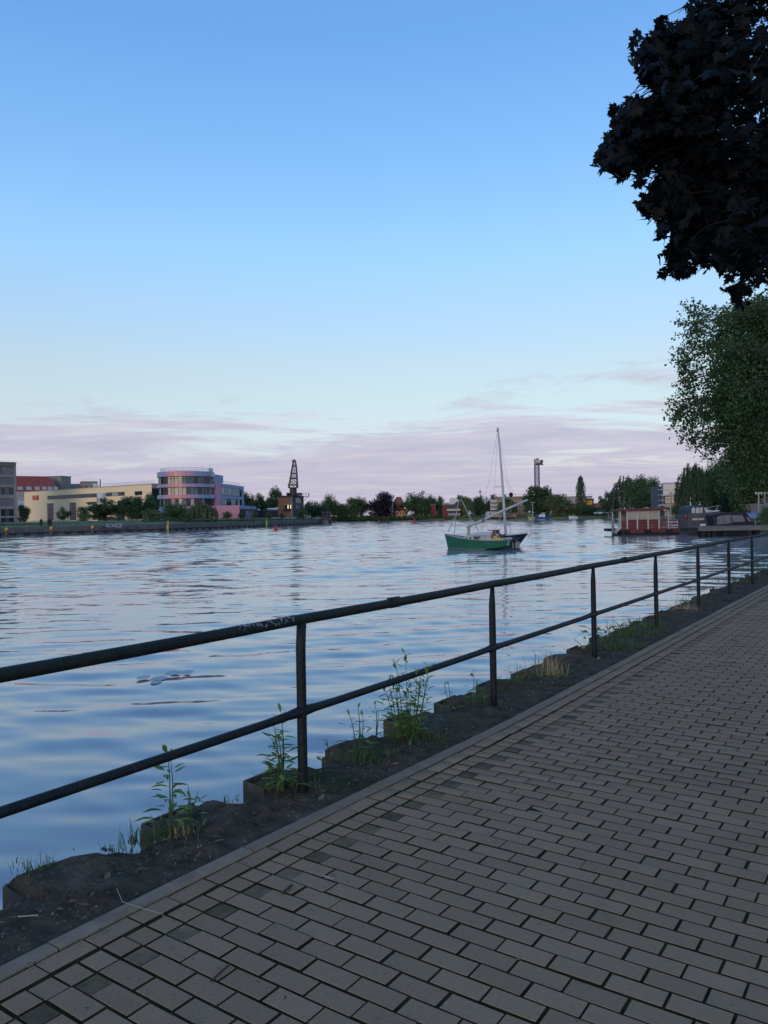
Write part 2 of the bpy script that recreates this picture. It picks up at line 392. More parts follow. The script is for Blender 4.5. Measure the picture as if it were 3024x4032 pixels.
# ================================================================== PATH, KERB, SOIL, PILES
PAV = mat('paver_concrete', (.288, .190, .116), (.335, .224, .140), 60, .9, bump=.5, bscale=230, objrand=.09, island=.09, spec=.2, world=True, stains=((1.1, .52, .76, (.17, .118, .072), .5, 3.0), (13, .62, .72, (.15, .115, .065), .45, 8.0), (34, .66, .71, (.05, .04, .03), .7, 5.0)))
PAVD = mat('paver_mossy', (.115, .085, .048), (.20, .145, .088), 17, .92, bump=.4, bscale=150, objrand=.3, island=.3, spec=.15, world=True)
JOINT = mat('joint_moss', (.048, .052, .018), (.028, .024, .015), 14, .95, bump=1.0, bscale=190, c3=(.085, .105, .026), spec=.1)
KERB = mat('kerb_concrete', (.235, .175, .122), (.29, .215, .152), 14, .9, bump=.45, bscale=200, objrand=.1, spec=.2, world=True, stains=((4, .52, .70, (.11, .085, .055), .6, 2.0), (30, .64, .70, (.05, .045, .03), .6, 4.0)))
SOIL = mat('bank_soil', (.055, .042, .030), (.12, .092, .064), 9, .95, bump=1.6, bscale=42, detail=9, c3=(.16, .125, .09), spec=.1, stains=((1.6, .52, .66, (.035, .042, .014), .75, 1.0), (2.3, .56, .70, (.17, .135, .10), .6, 6.0)))
def kd(u):
    t = min(max((u - 1.5) / 4.4, 0), 1); return -.105 * t * t * (3 - 2 * t)
def pave_mesh(name, lv, lu, m):
    """one paving stone, long side along v, with worn bevelled top edges"""
    b_, d = .0016, .05; c = []
    for (x, y, z) in ((lv / 2, lu / 2, -d), (lv / 2, lu / 2, -b_), (lv / 2 - b_, lu / 2 - b_, 0)):
        c += [(-x, -y, z), (x, -y, z), (x, y, z), (-x, y, z)]
    f = [(8, 9, 10, 11)] + [(i, (i + 1) % 4, 4 + (i + 1) % 4, 4 + i) for i in range(4)] + [(4 + i, 4 + (i + 1) % 4, 8 + (i + 1) % 4, 8 + i) for i in range(4)]
    me = bpy.data.meshes.new(name); me.from_pydata(c, [], f); me.materials.append(m); me.materials.append(JOINT); me.polygons.foreach_set('material_index', [0, 1, 1, 1, 1, 0, 0, 0, 0]); me.update(); return me, np.array(c), f  # side faces take the joint material, painted shade that hides sunlit edges
ROTP = math.atan2(VV[1], VV[0])
P_FULL, cf, ff = pave_mesh('paver_full', .189, .0875, PAV); P_HALF, ch_, _ = pave_mesh('paver_half', .105, .0875, PAV)
P_DARK, cd, _ = pave_mesh('paver_half_dark', .094, .0875, PAVD); P_STR, cs, _ = pave_mesh('paver_stretcher', .094, .190, PAV)
stones = []
u = -1.95; row = 0
while u < 30:
    o = kd(u)
    stones.append((u, 2.4775 + o, 'h'))
    if row % 2 == 0:
        stones.append((u, 2.3655 + o, 'd')); v = 2.2205
    else: v = 2.3205
    while v > -1.35:
        stones.append((u, v + o, 'f')); v -= .2
    if row % 2 == 0: stones.append((u + .05, 2.598 + o, 's'))
    u += .0985; row += 1
KIND = {'f': (P_FULL, cf), 'h': (P_HALF, ch_), 'd': (P_DARK, cd), 's': (P_STR, cs)}
path = thing('footpath', 'grey block paved riverside footpath', None, UV(3, 1.2, .9)); path['kind'] = 'structure'
sp = np.array([UV(a, b) for a, b, _ in stones]); qx, qy = proj(sp); dep = sp[:, 1]
vis = (qx > -120) & (qx < 3150) & (qy > 2050) & (qy < 4200) & (dep > .3)
order = [i for i in np.argsort(dep) if vis[i]][:300]; near = set(order)
rest = {'f': [], 'd': []}
for i, (su, sv, k) in enumerate(stones):
    me, co = KIND[k]; jit = (rnd.gauss(0, .0015), rnd.gauss(0, .0015), rnd.gauss(0, .0012)); rz = ROTP + rnd.gauss(0, .006)
    p = sp[i] + V3(*jit)
    if i in near:
        ob = bpy.data.objects.new('paving_stone', me); col.objects.link(ob); ob.parent = path
        ob.location = tuple(p - V3(*path['_o'])); ob.rotation_euler = (rnd.gauss(0, .003), rnd.gauss(0, .003), rz)
    else:
        c, s = math.cos(rz), math.sin(rz)
        w = np.stack([co[:, 0] * c - co[:, 1] * s, co[:, 0] * s + co[:, 1] * c, co[:, 2]], -1) + p
        rest['d' if k == 'd' else 'f'].append(w)
for k, m in (('f', PAV), ('d', PAVD)):
    A = np.array(rest[k]); n = len(A); q = (np.array(ff)[None] + (np.arange(n) * 12)[:, None, None]).reshape(-1, 4)
    ob = npmesh('paving_stones', A.reshape(-1, 3), q, m, path); ob['kind'] = 'stuff'; ob.data.materials.append(JOINT); ob.data.polygons.foreach_set('material_index', [0, 1, 1, 1, 1, 0, 0, 0, 0] * n)     # sides in the dark joint colour, shade painted in against sunlit edges
mb = MB(); us = np.arange(-2, 30.01, .05)
g5 = np.random.default_rng(3)
vv_ = np.linspace(-1.4, 2.66, 60)
jv = np.array([UV(a, b + kd(a) * (b > 2.3), .9 - .0062 + .0035 * g5.random()) for a in us for b in vv_])
ji = np.arange(len(us) * 60).reshape(len(us), 60)
npmesh('joint_bed', jv, np.stack([ji[:-1, :-1], ji[1:, :-1], ji[1:, 1:], ji[:-1, 1:]], -1).reshape(-1, 4), JOINT, path)
kerb = thing('kerb', 'narrow pale concrete edging kerb of the footpath', None, UV(1.5, 2.7, .9)); kerb['kind'] = 'structure'
ku = -2.35
while ku < 30:
    a, b = ku + .004, ku + .996; mb = MB(); e = .006; dz = rnd.gauss(0, .002)
    def KP(u_, v_, z_): return UV(u_, v_ + kd(u_), .9 + z_ + dz)
    rings = [(2.658, 2.737, -.1), (2.658, 2.737, .004), (2.658 + e, 2.737 - e, .010)]
    nseg = 4
    for j in range(nseg):
        a_, b_ = a + (b - a) * j / nseg, a + (b - a) * (j + 1) / nseg
        mb.add([KP(a_, 2.658, -.1), KP(b_, 2.658, -.1), KP(b_, 2.658, .004), KP(a_, 2.658, .004), KP(b_, 2.664, .01), KP(a_, 2.664, .01), KP(b_, 2.731, .01), KP(a_, 2.731, .01), KP(b_, 2.737, .004), KP(a_, 2.737, .004), KP(b_, 2.737, -.1), KP(a_, 2.737, -.1)],
               [(1, 0, 3, 2), (2, 3, 5, 4), (4, 5, 7, 6), (6, 7, 9, 8), (8, 9, 11, 10)])
    mb.add([KP(a, 2.658, -.1), KP(a, 2.737, -.1), KP(a, 2.737, .004), KP(a, 2.731, .01), KP(a, 2.664, .01), KP(a, 2.658, .004)], [(0, 1, 2, 3, 4, 5)])
    mb.add([KP(b, 2.658, -.1), KP(b, 2.737, -.1), KP(b, 2.737, .004), KP(b, 2.731, .01), KP(b, 2.664, .01), KP(b, 2.658, .004)], [(5, 4, 3, 2, 1, 0)])
    mb.build('kerb_stone', KERB, kerb); ku += 1.0
# sheet piling along the water and the soil behind it
PITCH_P = .757
def edge_v(u, r=0.0):
    t = ((u - 1.86) / PITCH_P) % 1.0
    if t < .03: return 3.24 + (3.44 - 3.24) * t / .03
    if t < .50: return 3.44
    if t < .66: return 3.44 + (3.24 - 3.44) * (t - .50) / .16
    return 3.24
def vnoise(x, y, s):
    def hsh(i, j): return (math.sin(i * 127.1 + j * 311.7 + s * 74.7) * 43758.5453) % 1.0
    xi, yi = math.floor(x), math.floor(y); fx, fy = x - xi, y - yi; fx = fx * fx * (3 - 2 * fx); fy = fy * fy * (3 - 2 * fy)
    return (hsh(xi, yi) * (1 - fx) + hsh(xi + 1, yi) * fx) * (1 - fy) + (hsh(xi, yi + 1) * (1 - fx) + hsh(xi + 1, yi + 1) * fx) * fy
us = []; u = -2.0
while u < 30: us.append(u); u += .022 if u < 9 else .06
nv = 26; sv = []
for u in us:
    e = edge_v(u); t = ((u - 1.86) / PITCH_P) % 1.0
    crumble = (.07 * vnoise(u * 9, 0, 1) + .03 * vnoise(u * 31, 3, 2)) if t > .40 else .012 - .05 * max(0, vnoise(u * 6, 5, 6) - .5)
    for j in range(nv):
        f = j / (nv - 1); v = (2.735 + kd(u)) * (1 - f) + (e - crumble) * f
        z = .9 - .012 + .035 * (vnoise(u * 5, v * 7, 3) - .5) * min(1, f * 4) + .016 * (vnoise(u * 23, v * 25, 4) - .5)
        z += .02 * math.sin(f * math.pi) + ((.02 * max(0, (f - .5) / .5) - .075 * max(0, (f - .78) / .22) ** 2 * (.4 + 1.1 * vnoise(u * 7, 2, 8))) if t < .5 else -.035 * max(0, (f - .7) / .3))
        z += (.03 * (vnoise(u * 8, 9, 5) - .4) * max(0, (f - .8) / .2))
        sv.append(UV(u, v, z))
    sv.append(UV(u, e - crumble + .004, .5)); sv.append(UV(u, e - .03, -.4))
nn = nv + 2; si = np.arange(len(us) * nn).reshape(len(us), nn)
so = npmesh('soil_strip', np.array(sv), np.stack([si[:-1, :-1], si[1:, :-1], si[1:, 1:], si[:-1, 1:]], -1).reshape(-1, 4), SOIL, smooth=False)
tag(so, 'bare dark soil strip between kerb and river wall', kind='structure')
PILE = mat('pile_steel', (.060, .052, .040), (.105, .09, .068), 9, .85, bump=.5, bscale=70, stretch=(1, 1, .25), c3=(.06, .075, .03), stains=((6, .5, .68, (.11, .06, .03), .7, 2.0), (3, .55, .7, (.03, .035, .02), .8, 7.0)))
wall = thing('sheet_pile_wall', 'jagged weathered sheet pile wall at the water edge beside the path', 'river wall', UV(3, 3.3, 0))
k = -5
while 1.86 + k * PITCH_P < 29:
    u0 = 1.86 + k * PITCH_P; zt = .9 - .035 + rnd.gauss(0, .026)
    pts = [(u0 - .26, 3.245), (u0 + .0, 3.245), (u0 + .022, 3.445), (u0 + .378, 3.445), (u0 + .497, 3.245)]
    mb = MB()
    for (a, va), (b, vb) in zip(pts[:-1], pts[1:]):
        d = UV(b, vb, 0) - UV(a, va, 0); n_ = np.array([-d[1], d[0], 0]); n_ = n_ / np.linalg.norm(n_) * .016
        z1 = zt if vb > 3.3 or va > 3.3 else .80
        if vb < 3.3 and va > 3.3: z1 = .84
        mb.obox(UV(a, va, -.8), d, n_, (0, 0, z1 + .8))
    mb.build('sheet_pile', PILE, wall); k += 1
# verge on the landward side of the path
mb = MB(); P = [UV(-12, -1.42), UV(32, -1.42), UV(32, -9), UV(-12, -9)]
mb.prism([p - V3(0, 0, .6) for p in P], (0, 0, .62)); tag(mb.build('grass_verge', GRASS), 'grass verge on the landward side of the footpath', kind='structure')
mb = MB(); mb.prism([UV(-12, 3.17, .2), UV(-2.01, 3.17, .2), UV(-2.01, -1.42, .2), UV(-12, -1.42, .2)], (0, 0, .69)); tag(mb.build('path_behind', PAV), 'continuation of the footpath', kind='structure')
mb = MB(); mb.prism([UV(-2.0, 3.1, -.6), UV(30, 3.1, -.6), UV(30, -9, -.6), UV(-2.0, -9, -.6)], (0, 0, 1.4)); tag(mb.build('path_subgrade', EARTH), 'earth bank beneath the path', kind='structure')

# ================================================================== RAILING
IRON = mat('rail_paint', (.007, .010, .013), (.013, .017, .021), 10, .55, bump=.35, bscale=60, c3=(.05, .045, .038), spec=.25, stains=((28, .64, .70, (.075, .04, .022), .8, 3.0),))
IRON_T = mat('rail_paint_mossy', (.008, .012, .012), (.015, .021, .016), 9, .6, bump=.4, bscale=60, c3=(.04, .044, .03), spec=.25, stains=((22, .64, .71, (.085, .085, .07), .7, 3.0), (5, .55, .7, (.02, .034, .012), .7, 9.0)))
rail = thing('railing', 'dark painted two-bar pipe railing along the water', 'railing', UV(3.37, 2.95))
PU = [3.37 + 2.425 * i for i in range(-2, 9)]
for u in PU:
    mb = MB(); r = .0285
    b0 = UV(u, 2.95, .75); t0 = UV(u, 2.95, 1.902); lean = UU * .012
    flt = u > 4
    mb.tube([b0, UV(u, 2.95, 1.0), UV(u, 2.95, 1.55), UV(u, 2.95, 1.74), t0 + lean], [r, r, r, r * (.95 if flt else 1), r * (.55 if flt else 1)], 14)
    mb.build('post', IRON, rail, True)
def rail_pts(z, sag): 
    out = []
    for i in range(len(PU) * 8 - 7):
        u = PU[0] + (PU[-1] - PU[0]) * i / (len(PU) * 8 - 8); t = (i % 8) / 8
        out.append(UV(u, 2.95, z - sag * math.sin(math.pi * t)))
    return out
ZT, ZL = 1.905, 1.375
mb = MB(); mb.tube(rail_pts(ZT, .004), .0305, 16); tr_ = mb.build('top_rail', IRON_T, rail, True)
for i in range(len(PU) - 1):
    a, b = PU[i], PU[i + 1]; mb = MB()
    q = [(a, .027), (a + .035, .031), (a + .12, .025), (a + .3, .0232), (b - .3, .0232), (b - .12, .025), (b - .035, .031), (b, .027)]
    mb.tube([UV(u, 2.95, ZL - .012 * math.sin(math.pi * (u - a) / (b - a))) for u, _ in q], [x for _, x in q], 14)
    mb.build('lower_rail', IRON, rail, True)
for u in (3.37 + .97, 3.37 + 2.425 * 2 + 1.1):
    mb = MB(); mb.tube([UV(u - .055, 2.95, ZT), UV(u - .05, 2.95, ZT), UV(u + .05, 2.95, ZT), UV(u + .055, 2.95, ZT)], [.032, .0375, .0375, .032], 16); mb.build('sleeve_joint', IRON_T, rail, True)
# scrawled white paint tag on the top rail left of the first post
mb = MB(); g = random.Random(4)
for k in range(30):
    uu = 2.86 + .43 * k / 30 + g.gauss(0, .004); a0 = g.uniform(-.5, .5); a1 = a0 + g.uniform(.3, 1.1); w = g.uniform(.004, .015); sk = g.uniform(-.02, .02); pts_ = []
    nn_ = 7
    for j in range(nn_ + 1):
        an = a0 + (a1 - a0) * j / nn_ + R(200); x = uu + sk * j / nn_; c_ = UV(x, 2.95, ZT); d_ = VV * math.cos(an) * .0318 + V3(0, 0, -math.sin(an)) * .0318
        ww = w * (.4 + .6 * math.sin(math.pi * (j + .6) / (nn_ + 1.2)))
        pts_ += [c_ + d_ - UU * ww / 2, c_ + d_ + UU * ww / 2]
    mb.add(pts_, [(2 * j, 2 * j + 1, 2 * j + 3, 2 * j + 2) for j in range(nn_)])
o = mb.build('paint_scrawl', mat('scrawl_white', (.28, .30, .31), (.16, .17, .18), 30, .7), tr_); o['label'] = 'smeared white paint scrawl'

# ================================================================== BUILDINGS
class Fac:
    """a vertical facade between two photograph columns at two depths"""
    def __init__(s, p0, d0, p1, d1):
        s.a = np.array([*pxd(p0, d0)]); s.b = np.array([*pxd(p1, d1)]); d = s.b - s.a; s.L = np.linalg.norm(d); s.e = d / s.L
        n = np.array([s.e[1], -s.e[0]]); s.n = n if np.dot(n, -s.a) > 0 else -n
    @classmethod
    def xy(c, a, b_):
        s = c(0, 1, 1, 1); s.a = np.array(a[:2], float); s.b = np.array(b_[:2], float); d = s.b - s.a; s.L = np.linalg.norm(d); s.e = d / s.L
        n = np.array([s.e[1], -s.e[0]]); s.n = n if np.dot(n, -s.a) > 0 else -n; return s
    def uv(s, px, py):
        r = ray(px, py); t = np.dot(s.a, s.n) / np.dot(r[:2], s.n); P = r * t + V3(0, 0, EYE)
        return np.dot(P[:2] - s.a, s.e), P[2]
    def pt(s, u, z, n=0.0): q = s.a + s.e * u + s.n * n; return V3(q[0], q[1], z)
    def box(s, mb, u0, u1, z0, z1, n0, n1):
        mb.obox(s.pt(u0, z0, n0), V3(*(s.e * (u1 - u0)), 0), V3(*(s.n * (n1 - n0)), 0), V3(0, 0, z1 - z0))
    def rect(s, x0, y0, x1, y1):
        u0, za = s.uv(x0, (y0 + y1) / 2)[0], s.uv((x0 + x1) / 2, y0)[1]; u1, zb = s.uv(x1, (y0 + y1) / 2)[0], s.uv((x0 + x1) / 2, y1)[1]
        return u0, u1, zb, za
DARKF = flat('dark_frame', (.02, .022, .025), .5); PANE = glassy('dark_pane'); PANE_B = glassy('blue_pane', (.05, .075, .095)); PANE_T = glassy('teal_pane', (.075, .13, .13), .15)
CURT = mat('pale_curtain', (.36, .34, .33), (.48, .45, .42), 2, .8); WARM = mat('warm_blind', (.58, .42, .28), (.66, .50, .36), 2, .8); WHITE = flat('white_paint', (.62, .62, .62)); CREAM = flat('cream_paint', (.55, .49, .38))
def window(par, fac, u0, u1, z0, z1, nm=1, pane=None, fr=None, hbars=(), th=.08, name='window', depth=.05, wall_n=0.0):
    """frame set in the facade with its pane behind it"""
    mb = MB(); n0, n1 = wall_n - .12, wall_n + depth
    fac.box(mb, u0, u0 + th, z0, z1, n0, n1); fac.box(mb, u1 - th, u1, z0, z1, n0, n1)
    fac.box(mb, u0 + th, u1 - th, z0, z0 + th, n0, n1); fac.box(mb, u0 + th, u1 - th, z1 - th, z1, n0, n1)
    for k in range(1, nm):
        c = u0 + (u1 - u0) * k / nm; fac.box(mb, c - th / 2, c + th / 2, z0 + th, z1 - th, n0, n1 - .012)
    for h in hbars:
        zc = z0 + (z1 - z0) * h; fac.box(mb, u0 + th, u1 - th, zc - th / 2, zc + th / 2, n0, n1 - .02)
    w = mb.build(name, fr or DARKF, par)
    if not isinstance(pane, (list, tuple)): pane = [pane or PANE] * nm
    for k in range(nm):
        mb = MB(); a = u0 + th / 2 + (u1 - u0 - th) * k / nm; b = u0 + th / 2 + (u1 - u0 - th) * (k + 1) / nm
        fac.box(mb, a, b, z0 + th / 2, z1 - th / 2, wall_n - .10, wall_n + .012); mb.build('pane', pane[k % len(pane)], w)
    return w
def wallbox(par, fac, u0, u1, z0, z1, depth, m, name='wall'):
    mb = MB(); fac.box(mb, u0, u1, z0, z1, -depth, 0); return mb.build(name, m, par)

# ---- grey concrete office at the left edge
fa = Fac(-190, 220.5, 66, 231); b = thing('office_building', 'grey concrete office block with wide window bands at the far left', 'building', fa.pt(fa.L * .6, 1.6))
CONC = mat('office_concrete', (.20, .19, .18), (.27, .255, .24), .5, .85, stretch=(1, 1, .3)); LOUV = mat('louvre_grey', (.12, .13, .15), (.20, .21, .23), 1.2, .6)
zt = fa.uv(40, 1822)[1]
mb = MB(); fa.box(mb, 0, fa.L - .2, 1.2, zt - .1, -14, -.45); mb.build('wall', CONC, b)
rows = [(1837, 1868), (1878, 1907), (1919, 1948), (1963, 1991), (2004, 2032), (2039, 2062)]
cols_ = [(-185, -128), (-122, -64), (-58, -4), (2, 54)]
zr = [fa.uv(30, y)[1] for r_ in rows for y in r_]
prev = zt
for i, (y0, y1) in enumerate(rows):
    z1, z0 = zr[2 * i], zr[2 * i + 1]
    mb = MB(); fa.box(mb, 0, fa.L, z1, prev, -.5, 0); mb.build('spandrel', CONC if i else flat('parapet_grey', (.13, .125, .12)), b); prev = z0
    for j, (x0, x1) in enumerate(cols_):
        u0, u1 = fa.uv(x0, 1950)[0], fa.uv(x1, 1950)[0]
        w = window(b, fa, u0, u1, z0 + .01, z1 - .01, 3 if i else 4, [LOUV, LOUV] if i == 0 else [PANE_B, PANE, PANE_B] if i in (1, 3) else [PANE, PANE_B, PANE], DARKF, (.35, .7) if i else (), wall_n=-.3)
        if i in (1, 3):
            mb = MB(); nb = 7
            for k in range(nb): fa.box(mb, u0 + .1, u1 - .1, z0 + .15 + (z1 - z0 - .3) * k / nb, z0 + .30 + (z1 - z0 - .3) * k / nb, -.24, -.20)
            mb.build('blind', flat('blind_blue', (.17, .20, .24)), w)
for j in range(5):
    xs = [(-190, -185), (-128, -122), (-64, -58), (-4, 2), (54, 69)][j]; u0, u1 = fa.uv(xs[0], 1950)[0], fa.uv(xs[1], 1950)[0]
    mb = MB(); fa.box(mb, max(u0, 0) + .01, min(u1, fa.L) - .01, 1.2, zr[0], -.45, .06); mb.build('pier', CONC, b)
mb = MB(); fa.box(mb, -.2, fa.L + .15, zt, zt + .18, -14.2, .15); mb.build('roof', flat('roof_edge', (.07, .07, .07)), b)

# ---- red roofed old building behind it
fb = Fac(40, 290, 240, 300); b = thing('red_roofed_building', 'old building with steep red tiled roof behind the yellow hall', 'building', fb.pt(8, 2))
OLDW = mat('old_plaster', (.34, .30, .25), (.42, .38, .33), .6, .9); TILE = mat('red_tiles', (.23, .055, .045), (.30, .075, .06), 1.2, .85, bump=.3, bscale=14)
ze = fb.uv(100, 1934)[1]; zrid = fb.uv(120, 1877)[1] + .5
wallbox(b, fb, 0, fb.L * .98, 1.5, ze, 12, OLDW)
A, B_ = fb.uv(40, 1930)[0], fb.uv(238, 1930)[0]; r0 = fb.uv(200, 1880)[0]
mb = MB(); mb.add([fb.pt(A, ze, .4), fb.pt(B_, ze, .4), fb.pt(r0, zrid, -5), fb.pt(A, zrid, -5), fb.pt(A, ze, -12.4), fb.pt(B_, ze, -12.4), fb.pt(r0, zrid, -7), fb.pt(A, zrid, -7)],
                  [(0, 1, 2, 3), (1, 5, 6, 2), (3, 2, 6, 7), (5, 4, 7, 6), (4, 0, 3, 7), (0, 4, 5, 1)]); rf = mb.build('roof', TILE, b)
for x0, x1 in ((48, 60), (70, 90), (104, 125), (138, 157), (166, 184), (189, 207), (212, 229)):
    u0, u1 = fb.uv(x0, 1925)[0], fb.uv(x1, 1925)[0]; mb = MB(); zs = ze + .5
    mb.hexa([fb.pt(u0, zs, .1), fb.pt(u1, zs, .1), fb.pt(u1, zs, -1.6), fb.pt(u0, zs, -1.6), fb.pt(u0, zs + 1.3, -.9), fb.pt(u1, zs + 1.3, -.9), fb.pt(u1, zs + 1.3, -2.2), fb.pt(u0, zs + 1.3, -2.2)])
    d_ = mb.build('dormer', flat('dormer_zinc', (.33, .37, .36)), rf)
for x0, x1 in ((72, 82), (84, 94)): window(b, fb, *fb.rect(x0, 1940, x1, 1957), 2, PANE, WHITE, (.5,), .12)
window(b, fb, *fb.rect(71, 1971, 97, 1990), 3, flat('pale_panel', (.50, .58, .64)), WHITE, (), .08)
window(b, fb, *fb.rect(71, 1998, 90, 2012), 2, flat('pale_panel', (.50, .58, .64)), WHITE, (), .08)
fs_ = Fac(178, 308, 240, 306); u0, u1, _, z1 = fs_.rect(181, 1877, 240, 1930)
mb = MB(); fs_.box(mb, u0, u1, 2, z1, -6, 0); mb.build('stair_tower', mat('old_stone', (.22, .20, .18), (.28, .25, .22), .5), b); mb = MB(); fs_.box(mb, u0 - .2, u1 + .25, z1, z1 + .25, -6.2, .25); mb.build('cornice', flat('cornice_grey', (.16, .16, .16)), b)

# ---- low grey roofs and a tan block farther back
fc = Fac(236, 320, 318, 322); b = thing('slate_roofed_building', 'low grey slate roof showing over the yellow hall', 'building', fc.pt(2, 2)); z1 = fc.uv(270, 1925)[1]; z2 = fc.uv(270, 1904)[1]
wallbox(b, fc, 0, fc.L, 1.5, z1, 8, flat('grey_wall', (.17, .17, .175))); mb = MB(); mb.hexa([fc.pt(0, z1, .3), fc.pt(fc.L, z1, .3), fc.pt(fc.L, z1, -8.3), fc.pt(0, z1, -8.3), fc.pt(.5, z2, -3), fc.pt(fc.L - .5, z2, -3), fc.pt(fc.L - .5, z2, -5), fc.pt(.5, z2, -5)]); mb.build('roof', mat('slate', (.11, .12, .13), (.16, .17, .18), .8), b)
mb = MB(); fc.box(mb, 1, fc.L * .5, z1 + .3, z1 + 1.7, .1, .5); mb.build('skylight', PANE_B, b)
fd = Fac(312, 300, 386, 303); b = thing('tan_block', 'tan gabled block with roof gear rising behind the yellow hall', 'building', fd.pt(3, 2)); z1 = fd.uv(340, 1898)[1]
wallbox(b, fd, 1.2, fd.L, 1.5, z1, 9, mat('tan_render', (.24, .20, .17), (.30, .26, .22), .7)); mb = MB(); fd.box(mb, 1.0, fd.L + .2, z1, z1 + .25, -9, .2); mb.build('roof', flat('roof_edge', (.07, .07, .07)), b)
mb = MB(); mb.prism([fd.pt(-1.2, z1 - 4, .6), fd.pt(2.6, z1 - 4, .6), fd.pt(.2, z1 - 1, .6)], V3(*(-fd.n * 6), 0)); mb.build('gable', TILE, b)
for x0 in (332, 340, 358): window(b, fd, *fd.rect(x0, 1913, x0 + 5, 1922), 1, PANE, DARKF)
mb = MB(); u_ = fd.uv(396, 1900)[0]; mb.bar(fd.pt(u_, 2, -1), fd.pt(u_, z1 + 1.2, -1), .35); mb.bar(fd.pt(fd.L, z1 - 1.5, -1), fd.pt(u_, z1 - 1.5, -1), .12); mb.build('flue', flat('flue_grey', (.2, .2, .22)), b)
mb = MB(); fd.box(mb, fd.L - 1.8, fd.L + .3, z1 - 2.6, z1 - .6, .0, .9); mb.build('roof_unit', WHITE, b)
mb = MB()
for k in range(8): mb.bar(fd.pt(1.2 + k * .75, z1 + .25, 0), fd.pt(1.2 + k * .75, z1 + 1.3, 0), .05)
mb.bar(fd.pt(1.2, z1 + 1.3, 0), fd.pt(1.2 + 5.3, z1 + 1.3, 0), .05); mb.build('railing', flat('rail_grey', (.22, .22, .24)), b)

# ---- yellow hall
fy = Fac(97, 276, 599, 230); hall = thing('yellow_hall', 'long pale yellow industrial hall with black window strip and red sign', 'building', fy.pt(fy.L * .5, 2.2))
YEL = mat('yellow_render', (.88, .65, .40), (.92, .69, .43), .25, .85, stretch=(1, 1, .4)); zt = fy.uv(400, 1919)[1]
wallbox(hall, fy, 0, fy.L, 1.6, zt, 16, YEL)
mb = MB(); fy.box(mb, -.15, fy.L + .15, zt, zt + .22, -16.2, .12); mb.build('roof', flat('pale_coping', (.42, .36, .28)), hall)
for x0, y0, x1, y1, n in ((187, 1951, 384, 1962, 14), (417, 1939, 491, 1954, 6), (531, 1934, 560, 1949, 2)):
    u0, u1 = fy.uv(x0, 1955)[0], fy.uv(x1, 1950)[0]
    za = fy.uv(x0, 1953 if n == 14 else y0 + 1)[1]; zb = fy.uv(x0, 1967 if n == 14 else y1 + 1)[1]
    window(hall, fy, u0, u1, zb, za, n, [PANE, PANE, glassy('pane_grey', (.03, .04, .05))] if n != 6 else [PANE, PANE, CURT, CURT, PANE, glassy('pane_grey', (.03, .04, .05))], DARKF, (), .09)
for x0, y0, x1, y1, nm_ in ((187, 1982, 211, 2047, 'door'), (275, 1979, 300, 2047, 'door'), (366, 1975, 388, 2047, 'door'), (465, 1970, 491, 2044, 'door'), (531, 1967, 560, 2044, 'window')):
    window(hall, fy, *fy.rect(x0, y0, x1, y1), 2, PANE, DARKF, (.33, .66), .14, nm_)
u0, u1, z0, z1 = fy.rect(130, 1951, 153, 1968); mb = MB(); fy.box(mb, u0, u1, z0, z1, .01, .2); sg = mb.build('sign_board', flat('sign_red', (.62, .07, .035)), hall); sg['label'] = 'red sign board with white letters'
def text_mesh(name, body, size, loc, ex, ey, m, par, ext=.02, xs=1.0):
    cu = bpy.data.curves.new(name, 'FONT'); cu.body = body; cu.size = size; cu.extrude = ext; cu.align_x = 'CENTER'; cu.align_y = 'CENTER'; cu.resolution_u = 3
    t = bpy.data.objects.new(name, cu); col.objects.link(t); bpy.context.view_layer.update()
    me = bpy.data.meshes.new_from_object(t.evaluated_get(bpy.context.evaluated_depsgraph_get())); bpy.data.objects.remove(t); bpy.data.curves.remove(cu)
    ex, ey = np.asarray(ex, float), np.asarray(ey, float); ez = np.cross(ex, ey); org = V3(*par['_o'])
    for v in me.vertices: v.co = Vector(np.asarray(loc) + ex * v.co.x * xs + ey * v.co.y + ez * v.co.z - org)
    me.materials.clear(); me.materials.append(m); o = bpy.data.objects.new(name, me); col.objects.link(o); o.parent = par; o['_o'] = par['_o']; return o
text_mesh('sign_lettering', 'GTL', 1.15, fy.pt((u0 + u1) / 2, z0 + (z1 - z0) * .58, .22), V3(*fy.e, 0), V3(0, 0, 1), WHITE, sg, .02, .95)
mb = MB(); ur0 = fy.uv(400, 1908)[0]; n_ = 24
for k in range(n_ + 1): q = ur0 + (fy.L - ur0) * k / n_; mb.bar(fy.pt(q, zt + .2, -.6), fy.pt(q, zt + 1.1, -.6), .05)
for z_ in (.7, 1.1): mb.bar(fy.pt(ur0, zt + z_, -.6), fy.pt(fy.L, zt + z_, -.6), .06)
mb.build('roof_railing', flat('rail_pale', (.42, .42, .45)), hall)
mb = MB(); fy.box(mb, fy.uv(325, 1950)[0], fy.uv(325, 1950)[0] + .1, 2, 7, .05, .2); mb.build('downpipe', flat('pipe_grey', (.4, .33, .24)), hall)
# link between hall and round office
B0 = fy.pt(fy.L, 0, 0); B1 = fy.pt(fy.L, 0, -15.9); fl = Fac.xy(B0, B1); z2 = fl.uv(605, 1923)[1]; zt_ = fy.uv(400, 1919)[1]
mb = MB(); fl.box(mb, .02, fl.L, 1.8, z2, .01, .08); mb.build('glazed_end', DARKF, hall); mb = MB(); fl.box(mb, .02, fl.L, z2, zt_ - .02, .01, .12); mb.build('end_fascia', mat('link_fascia', (.40, .35, .26)), hall)
for k in range(6): window(hall, fl, .1 + (fl.L - .2) * k / 6 + .05, .1 + (fl.L - .2) * (k + 1) / 6 - .05, 2.2, z2 - .1, 2, PANE, DARKF, (.25, .5, .75), .1, wall_n=.12)
